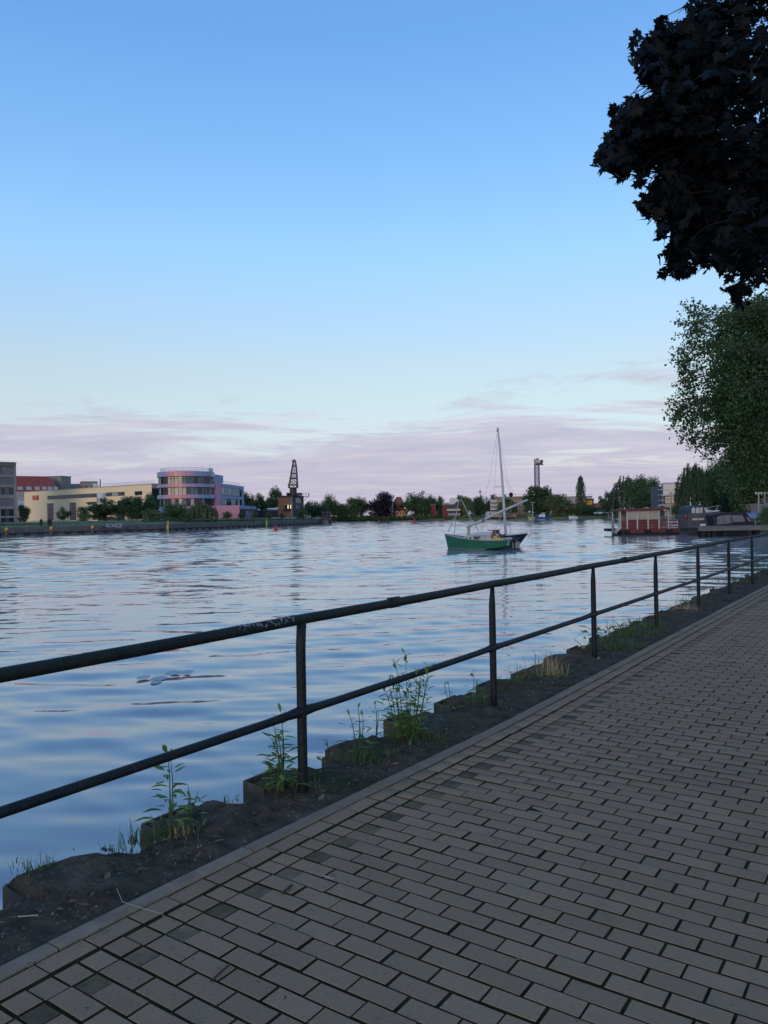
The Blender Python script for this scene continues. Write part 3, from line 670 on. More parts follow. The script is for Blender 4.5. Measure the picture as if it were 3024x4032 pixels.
# white silo in front of the hall
c = W(400, 2040, 190); silo = thing('silo', 'white cylindrical silo with a blue ring emblem before the yellow hall', 'silo', (c[0], c[1], 2.0)); r_ = 16 * 190 / F
zt = W(400, 1939, 190)[2]; mb = MB(); mb.lathe([(r_, 2.0), (r_, zt - .35), (r_ * .93, zt - .12), (r_ * .6, zt)], (c[0], c[1], 0), 28); mb.build('tank', flat('silo_white', (.66, .63, .57)), silo, True)
zc = W(388, 1966, 190)[2]; mb = MB(); ac = R(-90 - 58)
for (ra, rb) in ((.36, .56), (.0, .17)):
    pts_ = []; nn_ = 28
    for k in range(nn_ + 1):
        t = 2 * math.pi * k / nn_
        for q in (ra, rb):
            an = ac + q * math.cos(t) / r_; pts_.append((c[0] + (r_ + .012) * math.cos(an), c[1] + (r_ + .012) * math.sin(an), zc + q * math.sin(t) * 1.15))
    mb.add(pts_, [(2 * k, 2 * k + 1, 2 * k + 3, 2 * k + 2) for k in range(nn_)])
mb.build('ring_emblem', flat('emblem_blue', (.02, .03, .13)), silo)
mb = MB()
for k in range(4): an = k * math.pi / 2 + .7; mb.bar((c[0] + r_ * .9 * math.cos(an), c[1] + r_ * .9 * math.sin(an), 1.9), (c[0] + r_ * .9 * math.cos(an), c[1] + r_ * .9 * math.sin(an), 2.6), .2)
mb.build('foot', flat('silo_grey', (.3, .3, .3)), silo)

# ---- round office with pink and blue bands
D0 = 222; cx_, cy_ = pxd(735, D0); RO = 110 * D0 / F; ctr = np.array([cx_, cy_])
rb = thing('round_office', 'round three-storey office with glazed floors and panel bands tinted pink to blue as a sky reflection', 'building', (cx_, cy_, 2.2))
zf = lambda y: W(735, y, D0 - RO)[2]
bands = [(1854, 1874), (1904, 1917), (1947, 1962), (1993, 2006)]; NS = 44
aim = math.atan2(-cy_, -cx_)                       # towards the camera
def ring_seg(mb, a0, a1, r0, r1, z0, z1, gap=0.0):
    a0 += gap; a1 -= gap
    P = lambda a, r, z: (cx_ + r * math.cos(a), cy_ + r * math.sin(a), z)
    mb.hexa([P(a0, r0, z0), P(a0, r1, z0), P(a1, r1, z0), P(a1, r0, z0), P(a0, r0, z1), P(a0, r1, z1), P(a1, r1, z1), P(a1, r0, z1)])
mb = MB(); mb.lathe([(RO - 1.0, 2.0), (RO - 1.0, zf(1856))], (cx_, cy_, 0), 44); mb.build('core', flat('core_dark', (.03, .035, .04)), rb)
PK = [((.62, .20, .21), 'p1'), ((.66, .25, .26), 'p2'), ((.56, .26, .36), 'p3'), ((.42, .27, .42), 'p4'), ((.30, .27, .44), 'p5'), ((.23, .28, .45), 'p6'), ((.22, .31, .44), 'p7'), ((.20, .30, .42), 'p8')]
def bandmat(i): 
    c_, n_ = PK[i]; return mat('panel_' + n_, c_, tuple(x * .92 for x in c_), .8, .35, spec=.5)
panes_ = [[PANE], [PANE], [PANE]]
prg = random.Random(11)
seq = {0: 'ccwwdddowzdtbbdbbdddccd', 1: 'ccwcdddzwxdzbttdbbdbcbcdc', 2: 'cctddtddwddtdwddtdddddd'}
LOOK = {'d': PANE, 'c': CURT, 'w': mat('sandy_blind', (.44, .36, .28), (.52, .44, .36), 2), 'o': WARM, 'z': mat('peach_blind', (.62, .44, .34), (.7, .52, .42), 2), 't': PANE_T, 'b': PANE_B, 'x': mat('cream_blind', (.60, .55, .46), (.66, .6, .5), 2)}
backp = MB()
for s in range(NS):
    rel = -math.pi + 2 * math.pi * s / NS; a0 = aim + rel; a1 = a0 + 2 * math.pi / NS; mid = rel + math.pi / NS   # rel > 0 lies to the right seen from the camera
    mid = -mid if False else mid
    front = abs(mid) < R(104)
    for bi, (ya, yb) in enumerate(bands):
        z1, z0 = zf(ya), zf(yb)
        if bi == 3 and front and -R(20) < mid < R(0): pass
        if not front: ring_seg(backp, a0, a1, RO - 1.1, RO, z0, z1); continue
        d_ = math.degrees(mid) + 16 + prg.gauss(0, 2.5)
        i_ = 7 if d_ < -52 else 6 if d_ < -40 else 4 if d_ < -28 else 2 if d_ < -17 else 1 if d_ < -6 else 0 if d_ < 4 else 1 if d_ < 12 else 2 if d_ < 22 else 3 if d_ < 32 else 4 if d_ < 44 else 5 if d_ < 60 else 7  # pink sky reflection painted in, panel colour set by angle to the camera
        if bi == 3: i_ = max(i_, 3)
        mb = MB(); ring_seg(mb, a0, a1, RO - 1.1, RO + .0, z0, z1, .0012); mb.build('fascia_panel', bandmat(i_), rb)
    for fi in range(3):
        z1, z0 = zf(bands[fi][1]), zf(bands[fi + 1][0])
        if not front: ring_seg(backp, a0, a1, RO - 1.0, RO - .45, z0, z1); continue
        k = int((mid + R(104)) / (2 * math.pi / NS)); q = seq[fi]; m_ = LOOK[q[min(max(k - 1, 0), len(q) - 1)]]
        mb = MB(); ring_seg(mb, a0, a1, RO - .62, RO - .5, z0, z1); w_ = mb.build('window', m_, rb)
        mb = MB(); ring_seg(mb, a0 - .004, a0 + .004, RO - .66, RO - .40, z0, z1); ring_seg(mb, a0 + .004, a1 - .004, RO - .6, RO - .44, z1 - .1, z1)
        if prg.random() < .3: ring_seg(mb, a0 + .004, a1 - .004, RO - .6, RO - .44, z1 - .75, z1 - .66)
        mb.build('mullion', DARKF, w_)
backp.build('rear_wall', flat('rear_blue', (.2, .28, .4)), rb)
mb = MB(); mb.lathe([(RO - .2, zf(1855.5)), (RO - 1.2, zf(1855.5) + .05)], (cx_, cy_, 0), 44); mb.build('roof', flat('roof_grey', (.2, .2, .2)), rb)
mb = MB(); zr_ = zf(1854); ring = [(cx_ + (RO - 1) * math.cos(t), cy_ + (RO - 1) * math.sin(t), zr_ + 1.0) for t in np.linspace(0, 2 * math.pi, 45)]
mb.tube(ring, .05, 5, False); mb.tube([(x, y, z - .45) for x, y, z in ring], .04, 5, False)
for p in ring[:-1:2]: mb.bar((p[0], p[1], zr_ - .2), p, .06)
mb.build('roof_railing', flat('rail_pale', (.42, .42, .45)), rb)
mb = MB(); q = W(830, 1850, D0); mb.box((q[0] - .5, q[1] - .5, zr_ - .3), (q[0] + .5, q[1] + .5, zr_ + 1.1)); mb.bar((q[0], q[1], zr_ + 1), (q[0], q[1], zr_ + 2.0), .08); mb.build('roof_unit', flat('unit_grey', (.35, .35, .38)), rb)
BLUE = mat('blue_render', (.20, .285, .42), (.23, .32, .46), .3, .6); PINK = mat('pink_render', (.60, .25, .30), (.66, .29, .345), .5, .7)
fk = Fac(624, 214, 649, 213); mb = MB(); u0, u1, z0, z1 = fk.rect(625, 1996, 649, 2011); fk.box(mb, u0, u1, z0, z1, -3, 1.5); u0, u1, z0, _ = fk.rect(638, 2008, 648, 2024); fk.box(mb, u0, u1, 2.0, z1 - .9, -2, .8); mb.build('entrance_canopy', BLUE, rb)
# ---- pink and blue wing
fw = Fac(846, 223, 962, 255); wing = thing('pink_and_blue_wing', 'angular pink and blue office wing right of the round office', 'building', fw.pt(8, 2.2))
zt = fw.uv(868, 1903)[1]; u1_ = fw.uv(866, 1950)[0]; ue = fw.L
wallbox(wing, fw, u1_, ue, 1.8, zt, 12, BLUE); mb = MB(); fw.box(mb, 0, u1_ - .02, 1.8, zt + .15, -12, .35); mb.build('pink_pier', PINK, wing)
zA = fw.uv(856, 1868)[1]; mb = MB(); fu = fw.uv(884, 1890)[0]; fw.box(mb, 0, fu, zA - 2.2, zA, -11, -.4); mb.build('upper_fascia', BLUE, wing); mb = MB(); fw.box(mb, 0, fu - .4, zt + .15, zA - 2.2, -11, -.8); mb.build('upper_storey', flat('core_dark', (.03, .035, .04)), wing)
window(wing, fw, .3, fu - .5, zt + .25, zA - 2.3, 4, CURT, DARKF, wall_n=-.75)
for ya, yb in ((1917, 1953), (1962, 1992)):
    u0, u1 = fw.uv(873, 1935)[0], fw.uv(951, 1935)[0]; z1 = fw.uv(873, ya)[1]; z0 = fw.uv(873, yb - 3)[1]
    window(wing, fw, u0, u1, z0, z1, 9, [PANE_B, CURT, CURT, PANE, CURT, CURT, CURT, CURT, PANE] if ya < 1950 else [CURT, CURT, PANE, PANE, CURT, CURT, PANE_B, CURT, PANE], DARKF, (), .12)
mb = MB(); n_ = 12
for k in range(n_ + 1): q = fu + (ue * .9 - fu) * k / n_; mb.bar(fw.pt(q, zt, -.6), fw.pt(q, zt + .9, -.6), .05)
mb.bar(fw.pt(fu, zt + .9, -.6), fw.pt(ue * .9, zt + .9, -.6), .05); mb.build('roof_railing', flat('rail_pale', (.42, .42, .45)), wing)
fp = Fac(852, 213, 943, 216); z1 = fp.uv(900, 1990)[1]; mb = MB(); fp.box(mb, 0, fp.L, 1.9, z1, -9, 0); mb.build('pink_base', PINK, wing)
for k in range(1, 6): mb = MB(); fp.box(mb, fp.L * k / 6 - .02, fp.L * k / 6 + .02, 2.1, z1 - .1, 0, .012); mb.build('panel_joint', flat('joint_pink', (.40, .15, .19)), wing)
mb = MB(); fp.box(mb, 0, fp.L, z1 - 2.6, z1 - 2.55, 0, .014); mb.build('panel_joint', flat('joint_pink', (.40, .15, .19)), wing)
fq = Fac(943, 217, 1006, 246); mb = MB(); z1q = fq.uv(950, 1990)[1]; zq = fq.uv(975, 2005)[1]; fq.box(mb, 0.02, fq.L, zq, z1q, -6, .3); mb.build('canopy_fascia', BLUE, wing); mb = MB(); fq.box(mb, .02, fq.L - .5, 1.9, zq, -6, -.5); mb.build('glazed_base', BLUE, wing)
window(wing, fq, fq.L * .12, fq.L * .42, 2.1, zq - .1, 2, PANE, DARKF, wall_n=-.45); window(wing, fq, fq.L * .46, fq.L * .9, 2.1, zq - .1, 3, flat('pale_shutter', (.30, .33, .38)), BLUE, wall_n=-.45)
# ---- dark shed and brick crane house
fe = Fac(1000, 252, 1100, 250); b = thing('dark_shed', 'low dark blue shed beside the brick crane house', 'shed', fe.pt(3, 2.2)); z1 = fe.uv(1050, 2011)[1]
wallbox(b, fe, 0, fe.L, 1.9, z1, 8, mat('shed_dark', (.035, .04, .06), (.05, .055, .075), .8)); mb = MB(); fe.box(mb, -.2, fe.L, z1, z1 + .2, -8.2, .25); mb.build('roof', flat('roof_grey2', (.15, .16, .17)), b)
mb = MB(); mb.tube([fe.pt(fe.uv(1050, 2005)[0], z1 + .55, -.5), fe.pt(fe.L, z1 + .55, -.5)], .33, 10); mb.build('roof_duct', flat('duct_white', (.62, .68, .70)), b, True)
mb = MB(); q = fe.pt(fe.uv(1016, 2008)[0], z1 + .2, -.5); mb.lathe([(.5, 0), (.45, .3), (.2, .5)], q, 10); mb.build('roof_dome', WHITE, b, True)
fg = Fac(1095, 238, 1152, 232); fh = Fac(1152, 232, 1195, 242); ch = thing('crane_house', 'brown brick tower house with flat roof carrying an old harbour crane', 'building', fg.pt(4, 2.2))
BRK = mat('brown_brick', (.17, .085, .055), (.23, .12, .08), .7, .9, bump=.4, bscale=20); z1 = fg.uv(1120, 1957)[1]
cq = [fg.pt(0, 1.8), fg.pt(fg.L, 1.8), fh.pt(fh.L, 1.8)]; cq.append(cq[0] + cq[2] - cq[1]); mb = MB(); mb.prism(cq, (0, 0, z1 - 1.8)); mb.build('wall', BRK, ch)
ce = sum(cq) / 4; mb = MB(); mb.prism([ce + (p - ce) * 1.06 + V3(0, 0, z1 - 1.8) for p in cq], (0, 0, .4)); mb.build('roof', flat('roof_dark', (.035, .035, .04)), ch)
mb = MB(); fh.box(mb, .05, fh.L + .02, 1.85, z1 - .01, 0, .14); mb.build('dark_cladding', flat('clad_dark', (.05, .047, .05)), ch)
mb = MB(); fg.box(mb, fg.L - .35, fg.L - .05, 1.9, z1 - .02, 0, .22); mb.build('corner_pipe', flat('pipe_lt', (.22, .22, .22)), ch)
for ya, yb in ((1960, 1983), (1988, 2005), (2009, 2018), (2020, 2030)): u0, u1, z0, z1_ = fh.rect(1161, ya, 1183, yb); window(ch, fh, u0, u1, z0, z1_, 3, [PANE_T, PANE_T, PANE_B] if ya < 2006 else PANE, DARKF, wall_n=.17)
u0, u1, z0, z1_ = fg.rect(1121, 1987, 1148, 2004); LIT = bpy.data.materials.new('lit_window'); LIT.use_nodes = True; _b = LIT.node_tree.nodes['Principled BSDF']; _b.inputs['Base Color'].default_value = (.7, .55, .3, 1); _b.inputs['Emission Color'].default_value = (1, .78, .36, 1); _b.inputs['Emission Strength'].default_value = .9
window(ch, fg, u0, u1, z0, z1_, 5, [PANE, PANE, LIT, PANE, LIT], DARKF, (), .1); mb = MB(); fg.box(mb, u0 - .3, u1 + .1, z0 - .5, z0 - .1, 0, .7); mb.build('balcony', DARKF, ch)
mb = MB(); fg.box(mb, u0 - .1, u1 + .1, z1_, z1_ + .25, 0, .06); mb.build('lintel', flat('lintel_tan', (.35, .27, .2)), ch)
q = fh.pt(fh.L, z1 + .4); mb = MB(); mb.obox(q + V3(-.5, -1, -.3), (2.3, 0, 0), (0, 2, 0), (0, 0, .12))
for k in range(4): mb.bar(q + V3(1.8, -1 + k * .66, -.2), q + V3(1.8, -1 + k * .66, .9), .06); 
for k in range(4): mb.bar(q + V3(-.4 + k * .73, -1, -.2), q + V3(-.4 + k * .73, -1, .9), .06)
for z_ in (.45, .9): mb.bar(q + V3(-.5, -1, z_), q + V3(1.8, -1, z_), .06); mb.bar(q + V3(1.8, -1, z_), q + V3(1.8, 1, z_), .06)
mb.bar(q + V3(-.2, -.9, -2), q + V3(1.6, -.9, -.3), .1); mb.build('platform', DARKF, ch)
# old harbour crane on its roof
DC = 236; kc = W(1154, 1950, DC); zb = z1 + .4; crn = thing('harbour_crane', 'old dark lattice harbour crane standing on the brick house roof', 'crane', (kc[0], kc[1], zb)); CR = mat('crane_paint', (.035, .035, .045), (.07, .065, .07), 1.2, .7)
zz_ = lambda y: W(1154, y, DC)[2]; xx_ = lambda x: W(x, 1900, DC)[0]; yy = kc[1]
rd = (xx_(1168) - xx_(1140)) / 2; cxx = (xx_(1168) + xx_(1140)) / 2
mb = MB(); mb.lathe([(rd * 1.15, zb), (rd * 1.15, zb + .7), (rd, zb + .7), (rd, zz_(1921)), (rd * .9, zz_(1919))], (cxx, yy, 0), 20); mb.build('drum_housing', CR, crn)
mb = MB(); mb.box((xx_(1130), yy - 2, zb), (xx_(1138), yy + 1, zb + .9)); mb.box((xx_(1170), yy - 2, zb), (xx_(1188), yy + 1, zb + .8)); mb.build('machine_box', CR, crn)
bot = [(xx_(1137), yy - 1.6), (xx_(1171), yy - 1.6), (xx_(1171), yy + 1.6), (xx_(1137), yy + 1.6)]; top = [(xx_(1156), yy - .5), (xx_(1165), yy - .5), (xx_(1165), yy + .5), (xx_(1156), yy + .5)]
zb0, zt0 = zz_(1921), zz_(1816); lv = lambda t: [np.array([*(np.array(p) * (1 - t) + np.array(q_) * t), zb0 + (zt0 - zb0) * t]) for p, q_ in zip(bot, top)]
# the right-hand legs stay upright to two thirds and then lean in
def lvl(t):
    L_ = lv(t); xr = xx_(1171) if t < .1 else xx_(1171 - 3 * t) if t < .75 else xx_(1168.7 - (t - .75) * 14)
    L_[1][0] = L_[2][0] = xr; return L_
for k in range(4): mb = MB(); mb.tube([lvl(t)[k] for t in np.linspace(0, 1, 7)], .13, 5); mb.build('leg', CR, crn)
mb = MB(); ts = np.linspace(0, 1, 10)
for t0, t1 in zip(ts[:-1], ts[1:]):
    a, b2 = lvl(t0), lvl(t1)
    for k in range(4):
        j = (k + 1) % 4; mb.bar(a[k], a[j], .1); mb.bar(a[k], b2[j], .08); mb.bar(a[j], b2[k], .08)
mb.build('bracing', CR, crn)
mb = MB()
for y_ in (1911, 1884, 1866, 1836):
    t = (zz_(y_) - zb0) / (zt0 - zb0); L_ = lvl(t); mb.box((L_[0][0] - .1, L_[0][1] - .1, zz_(y_)), (L_[1][0] + .1, L_[2][1] + .1, zz_(y_) + .25))
mb.build('gallery', CR, crn); mb = MB(); mb.box((xx_(1136), yy - 2.2, zz_(1912)), (xx_(1158), yy - 1.7, zz_(1906))); mb.build('counterweight', flat('cw_tan', (.16, .14, .12)), crn)
mb = MB(); mb.box((xx_(1151), yy - .7, zt0 - .1), (xx_(1167), yy + .7, zt0 + .15)); mb.box((xx_(1157), yy - .4, zt0 + .15), (xx_(1163), yy + .4, zz_(1810))); mb.build('crane_head', CR, crn)
mb = MB()
for x_ in (1151, 1155, 1159, 1163, 1167): mb.bar((xx_(x_), yy - .7, zt0), (xx_(x_), yy - .7, zz_(1809)), .05)
mb.bar((xx_(1151), yy - .7, zz_(1809)), (xx_(1167), yy - .7, zz_(1809)), .05); mb.build('top_railing', CR, crn)
mb = MB(); mb.tube([(xx_(1167.5), yy - 1.2, zb), (xx_(1169.5), yy - 1.3, zz_(1900))], .12, 6); mb.build('ladder', CR, crn)

# ---- far shore buildings
def simple(name, label, px0, px1, ytop, D, zb, dep, wm, rm=None, over=.2):
    f = Fac(px0, D, px1, D - (px1 - px0) * D / F * ((px0 + px1) / 2 - CX) / F); b = thing(name, label, 'building', f.pt(f.L / 2, zb)); zt = f.uv((px0 + px1) / 2, ytop)[1]
    wallbox(b, f, 0, f.L, zb - .4, zt, dep, wm); mb = MB(); f.box(mb, -over, f.L + over, zt, zt + .3, -dep - over, over); mb.build('roof', rm or flat('roof_grey2', (.15, .16, .17)), b); return b, f, zt
RBR = mat('red_brick', (.42, .18, .11), (.52, .24, .15), .5, .9)
f = Fac(1566, 352, 1592, 354); b = thing('brick_tower_house', 'tall orange brick tower house with steep red roof beside the purple tree', 'building', f.pt(1, 1.3)); z1 = f.uv(1579, 1985)[1]; z2 = f.uv(1579, 1956)[1]
wallbox(b, f, 0, f.L, 1, z1, 3.5, RBR); mb = MB(); L_ = f.L
mb.hexa([f.pt(-.3, z1, .3), f.pt(L_ + .3, z1, .3), f.pt(L_ + .3, z1, -3.8), f.pt(-.3, z1, -3.8), f.pt(L_ * .3, z2, -1.2), f.pt(L_ * .75, z2, -1.2), f.pt(L_ * .75, z2, -2.3), f.pt(L_ * .3, z2, -2.3)]); mb.build('roof', mat('tower_tiles', (.26, .10, .075), (.31, .13, .09), .8), b)
f2 = Fac(1557, 351, 1606, 352); z3 = f2.uv(1580, 2012)[1]; wallbox(b, f2, 0, f2.L, 1, z3, 5, mat('light_brick', (.52, .27, .15), (.6, .33, .2), .5), 'lower_wing')
mb = MB(); mb.prism([f2.pt(f2.L * .45, z3, .02), f2.pt(f2.L + .1, z3, .02), f2.pt(f2.L * .72, z3 + 1.3, .02)], V3(*(-f2.n * 5), 0)); mb.build('gable', RBR, b)
for x0, y0 in ((1570, 1990), (1580, 1990), (1570, 2004), (1580, 2004), (1576, 1974)): window(b, f, *f.rect(x0, y0, x0 + 6, y0 + 7), 2, PANE, flat('frame_red', (.2, .07, .05)), (), .1, wall_n=.03 if y0 > 1980 else -.6)
for k in range(4): x0 = 1562 + k * 11; window(b, f2, *f2.rect(x0, 2017, x0 + 5, 2026), 1, PANE, RBR, (), .1, wall_n=.03)
REDB = mat('red_panel', (.15, .034, .036), (.19, .045, .045), .5)
simple('red_hall', 'dark red gabled hall end between far shore trees', 1696, 1717, 1987, 345, 1.3, 8, REDB)
b, f, zt = simple('red_and_white_boathouse', 'dark red modern block with white canopy and white roof peak left of the boat', 1742, 1815, 1988, 335, 1.3, 10, REDB)
mb = MB(); u0, u1, z0, z1 = f.rect(1766, 1983, 1808, 2004); mb.prism([f.pt(u0, z0, .5), f.pt(u1, z0, .5), f.pt(u1, z1 + .6, .5), f.pt(u0, z0 + 1.3, .5)], V3(*(-f.n * 5), 0)); mb.build('dark_gable', flat('gable_dark', (.06, .06, .07)), b)
u0, u1, z0, z1 = f.rect(1760, 2004, 1812, 2011); mb = MB(); f.box(mb, u0, u1, z0, z1, -1, 2.5); mb.build('canopy', CREAM, b); u0, u1, z0, z1 = f.rect(1764, 2011, 1812, 2021); window(b, f, u0, u1, z0, z1, 5, PANE, DARKF, wall_n=.03); u0, u1, z0, z1 = f.rect(1764, 2021, 1812, 2030); mb = MB(); f.box(mb, u0, u1, z0, z1, 0, 1.5); mb.build('terrace_wall', flat('terr_grey', (.3, .3, .3)), b)
zt2 = f.uv(1780, 1971)[1]; mb = MB(); u0, u1 = f.uv(1742, 1980)[0], f.uv(1772, 1980)[0]; f.box(mb, u0, u1, zt - .2, zt2 - .8, -9, -2); mb.build('rear_block', flat('rear_tan', (.36, .33, .3)), b)
u0, u1 = f.uv(1768, 1970)[0], f.uv(1806, 1970)[0]; mb = MB(); mb.prism([f.pt(u0, zt - .2, -.6), f.pt(u0 + .3, zt2 + .9, -.6), f.pt(u0 + 2.3, zt2 + 1.3, -.6), f.pt(u1, zt2 - .2, -.6), f.pt(u0 + 2.0, zt + .6, -.6)], V3(*(-f.n * 3), 0)); mb.build('white_peak', flat('peak_white', (.62, .56, .53)), b)
simple('small_red_block', 'small dark red block peeking between trees left of the mast', 1930, 1947, 1984, 325, 1.3, 6, REDB)
# scaffolded apartment house behind the mast
SCW = mat('unfinished_brick', (.34, .24, .19), (.42, .32, .26), .4, .9); b, f, zt = simple('apartment_house', 'pale unfinished apartment house with scaffolding behind the mast', 1950, 2078, 1958, 318, 1.3, 12, SCW)
mb = MB(); u0, u1, z0, z1 = f.rect(1931, 1966, 1962, 2030); f.box(mb, u0, u1, 1, z1, -8, .4); mb.build('stair_bay', flat('bay_pale', (.40, .36, .33)), b)
for k in range(4):
    y0 = 1972 + k * 15
    mb = MB(); u0, u1, z0, z1 = f.rect(1931, y0, 1958, y0 + 6); f.box(mb, u0, u1, z0, z1, .4, 2.0); mb.build('balcony', flat('balcony_white', (.52, .5, .48)), b)
    for j in range(9):
        x0 = 1966 + j * 12
        if prg.random() < .8: window(b, f, *f.rect(x0, y0 - 4, x0 + 5, y0 + 5), 2, PANE, CREAM, (), .1, wall_n=.03)
mb = MB()
for j in range(14): q = f.L * j / 13; mb.bar(f.pt(q, 1, 1.3), f.pt(q, zt + .8, 1.3), .08)
for k in range(6): z_ = 2 + k * 1.6; f.box(mb, 0, f.L, z_, z_ + .1, .9, 1.6)
mb.build('scaffold', flat('scaffold_wood', (.30, .22, .17)), b)
f = Fac(1918, 306, 1985, 306); b = thing('boat_shed', 'low cream boat shed on the far shore behind the sailing boats', 'shed', f.pt(2, 1.3)); zt = f.uv(1950, 2013)[1]; wallbox(b, f, 0, f.L, 1, zt, 5, CREAM); mb = MB(); f.box(mb, -.3, f.L + .3, zt, zt + .25, -5.3, .4); mb.build('roof', flat('roof_dark', (.035, .035, .04)), b)
for x0 in (1926, 1940, 1962): window(b, f, *f.rect(x0, 2018, x0 + 8, 2028), 2, PANE, WHITE, (), .08, wall_n=.02)
b, f, zt = simple('waterside_shed', 'small tan and red shed low on the far shore under the spar', 1960, 2035, 2022, 303, 1.2, 4, flat('shed_tan', (.36, .25, .2)))
for x0 in (1982, 1996): window(b, f, *f.rect(x0, 2026, x0 + 8, 2038), 1, flat('shed_red', (.28, .06, .05)), CREAM, (), .08, 'door', wall_n=.02)
# radio tower far away
q = W(1891, 1960, 900); b = thing('radio_tower', 'thin red and white radio tower far behind the trees', 'tower', (q[0], q[1], 1.0)); zt = W(1891, 1926, 900)[2]
nst = 6
for k in range(nst):
    mb = MB(); a, c2_ = 1 + (zt - 1) * k / nst, 1 + (zt - 1) * (k + 1) / nst; mb.lathe([(1.5 - .22 * k, a), (1.5 - .22 * (k + 1), c2_)], (q[0], q[1], 0), 8); mb.build('mast_section', flat('mast_red', (.55, .16, .12)) if k % 2 else flat('mast_white', (.6, .48, .45)), b)
mb = MB(); mb.lathe([(.9, 0), (1.3, .6), (1.3, 2.2), (.8, 2.8)], (q[0], q[1], W(1891, 1941, 900)[2]), 10); mb.build('pod', flat('mast_red', (.55, .16, .12)), b)
# tower crane mast with its head
DT = 332; q = W(2119, 1930, DT); tc_ = thing('tower_crane', 'blue lattice tower crane mast with pale cab above the trees', 'crane', (q[0], q[1], 1.2)); TB = flat('crane_blue', (.07, .08, .20)); hw_ = 8.2 * DT / F; zt = W(2119, 1828, DT)[2]
nz_ = 18
for sx in (-1, 1):
    for sy in (-1, 1): mb = MB(); mb.bar((q[0] + sx * hw_ - .4, q[1] + sy * hw_, 1), (q[0] + sx * hw_ - .4, q[1] + sy * hw_, zt), .2); mb.build('chord', TB, tc_)
mb = MB()
for k in range(nz_):
    a, c2_ = 1 + (zt - 1) * k / nz_, 1 + (zt - 1) * (k + 1) / nz_; P4 = [(-1, -1), (1, -1), (1, 1), (-1, 1)]
    for i in range(4):
        s0, s1 = P4[i], P4[(i + 1) % 4]; p0 = V3(q[0] + s0[0] * hw_ - .4, q[1] + s0[1] * hw_, 0); p1 = V3(q[0] + s1[0] * hw_ - .4, q[1] + s1[1] * hw_, 0)
        mb.bar(p0 + V3(0, 0, a), p1 + V3(0, 0, c2_), .11); mb.bar(p1 + V3(0, 0, a), p0 + V3(0, 0, c2_), .11); mb.bar(p0 + V3(0, 0, c2_), p1 + V3(0, 0, c2_), .11)
mb.build('bracing', TB, tc_)
T_ = lambda x, y: W(x, y, DT)
def tbox(x0, y0, x1, y1, nm, m, dy=1.2): mb = MB(); a, c2_ = T_(x0, y1), T_(x1, y0); mb.box((a[0], q[1] - dy, a[2]), (c2_[0], q[1] + dy, c2_[2])); mb.build(nm, m, tc_)
tbox(2105, 1809, 2122, 1826, 'slewing_unit', flat('unit_cream', (.48, .38, .33))); tbox(2108, 1824, 2134, 1831, 'turntable', flat('unit_dark', (.08, .08, .09))); tbox(2128, 1811, 2137, 1823, 'operator_cab', flat('cab_grey', (.12, .13, .12)), .9); tbox(2111, 1805, 2120, 1809, 'top_gear', flat('unit_dark', (.08, .08, .09)), .7)
mb = MB(); mb.bar(T_(2122, 1822), T_(2138, 1831), .5); mb.bar(T_(2103, 1808), T_(2103, 1822), .15); mb.bar(T_(2103, 1808), T_(2112, 1806), .12); mb.build('strut', flat('unit_dark', (.08, .08, .09)), tc_)
# building behind the poplar, red roofed sheds and the yellow sign
b, f, zt = simple('beige_block', 'beige block with rooftop rails behind the tall poplar', 2218, 2332, 1957, 330, 1.3, 12, mat('beige_block', (.42, .34, .30), (.48, .40, .36), .4)); 
for k in range(3):
    for j in range(7): x0 = 2224 + j * 15; window(b, f, *f.rect(x0, 1961 + k * 14, x0 + 7, 1968 + k * 14), 2, PANE, CREAM, (), .1, wall_n=.03)
mb = MB()
for j in range(12): q_ = f.L * j / 11; mb.bar(f.pt(q_, zt, -1), f.pt(q_, zt + 1.1, -1), .07)
mb.bar(f.pt(0, zt + 1.1, -1), f.pt(f.L, zt + 1.1, -1), .07); mb.build('roof_railing', flat('rail_grey', (.22, .22, .24)), b)
b, f, zt = simple('red_roofed_shed', 'long dark red shed low behind the poplar', 2225, 2390, 1985, 296, 1.3, 8, mat('shed_red_brown', (.20, .085, .075), (.25, .11, .09), .5)); 
b, f, zt = simple('sign_house', 'small dark house carrying a yellow sign right of the poplar', 2306, 2338, 1966, 291, 1.3, 6, flat('house_dark', (.10, .075, .07)))
u0, u1, z0, z1 = f.rect(2309, 1972, 2331, 1986); mb = MB(); f.box(mb, u0, u1, z0, z1, .02, .25); sg = mb.build('sign_board', flat('sign_yellow', (.75, .42, .03)), b); sg['label'] = 'yellow sign board with black lettering'
mb = MB(); g = random.Random(2); zc = (z0 + z1) / 2; x = u0 + .25
while x < u1 - .35: w_ = g.uniform(.12, .2); f.box(mb, x, x + w_, zc - .2, zc + g.uniform(.16, .26), .25, .28); x += w_ + .05
mb.build('sign_lettering', flat('ink', (.02, .02, .02)), sg)
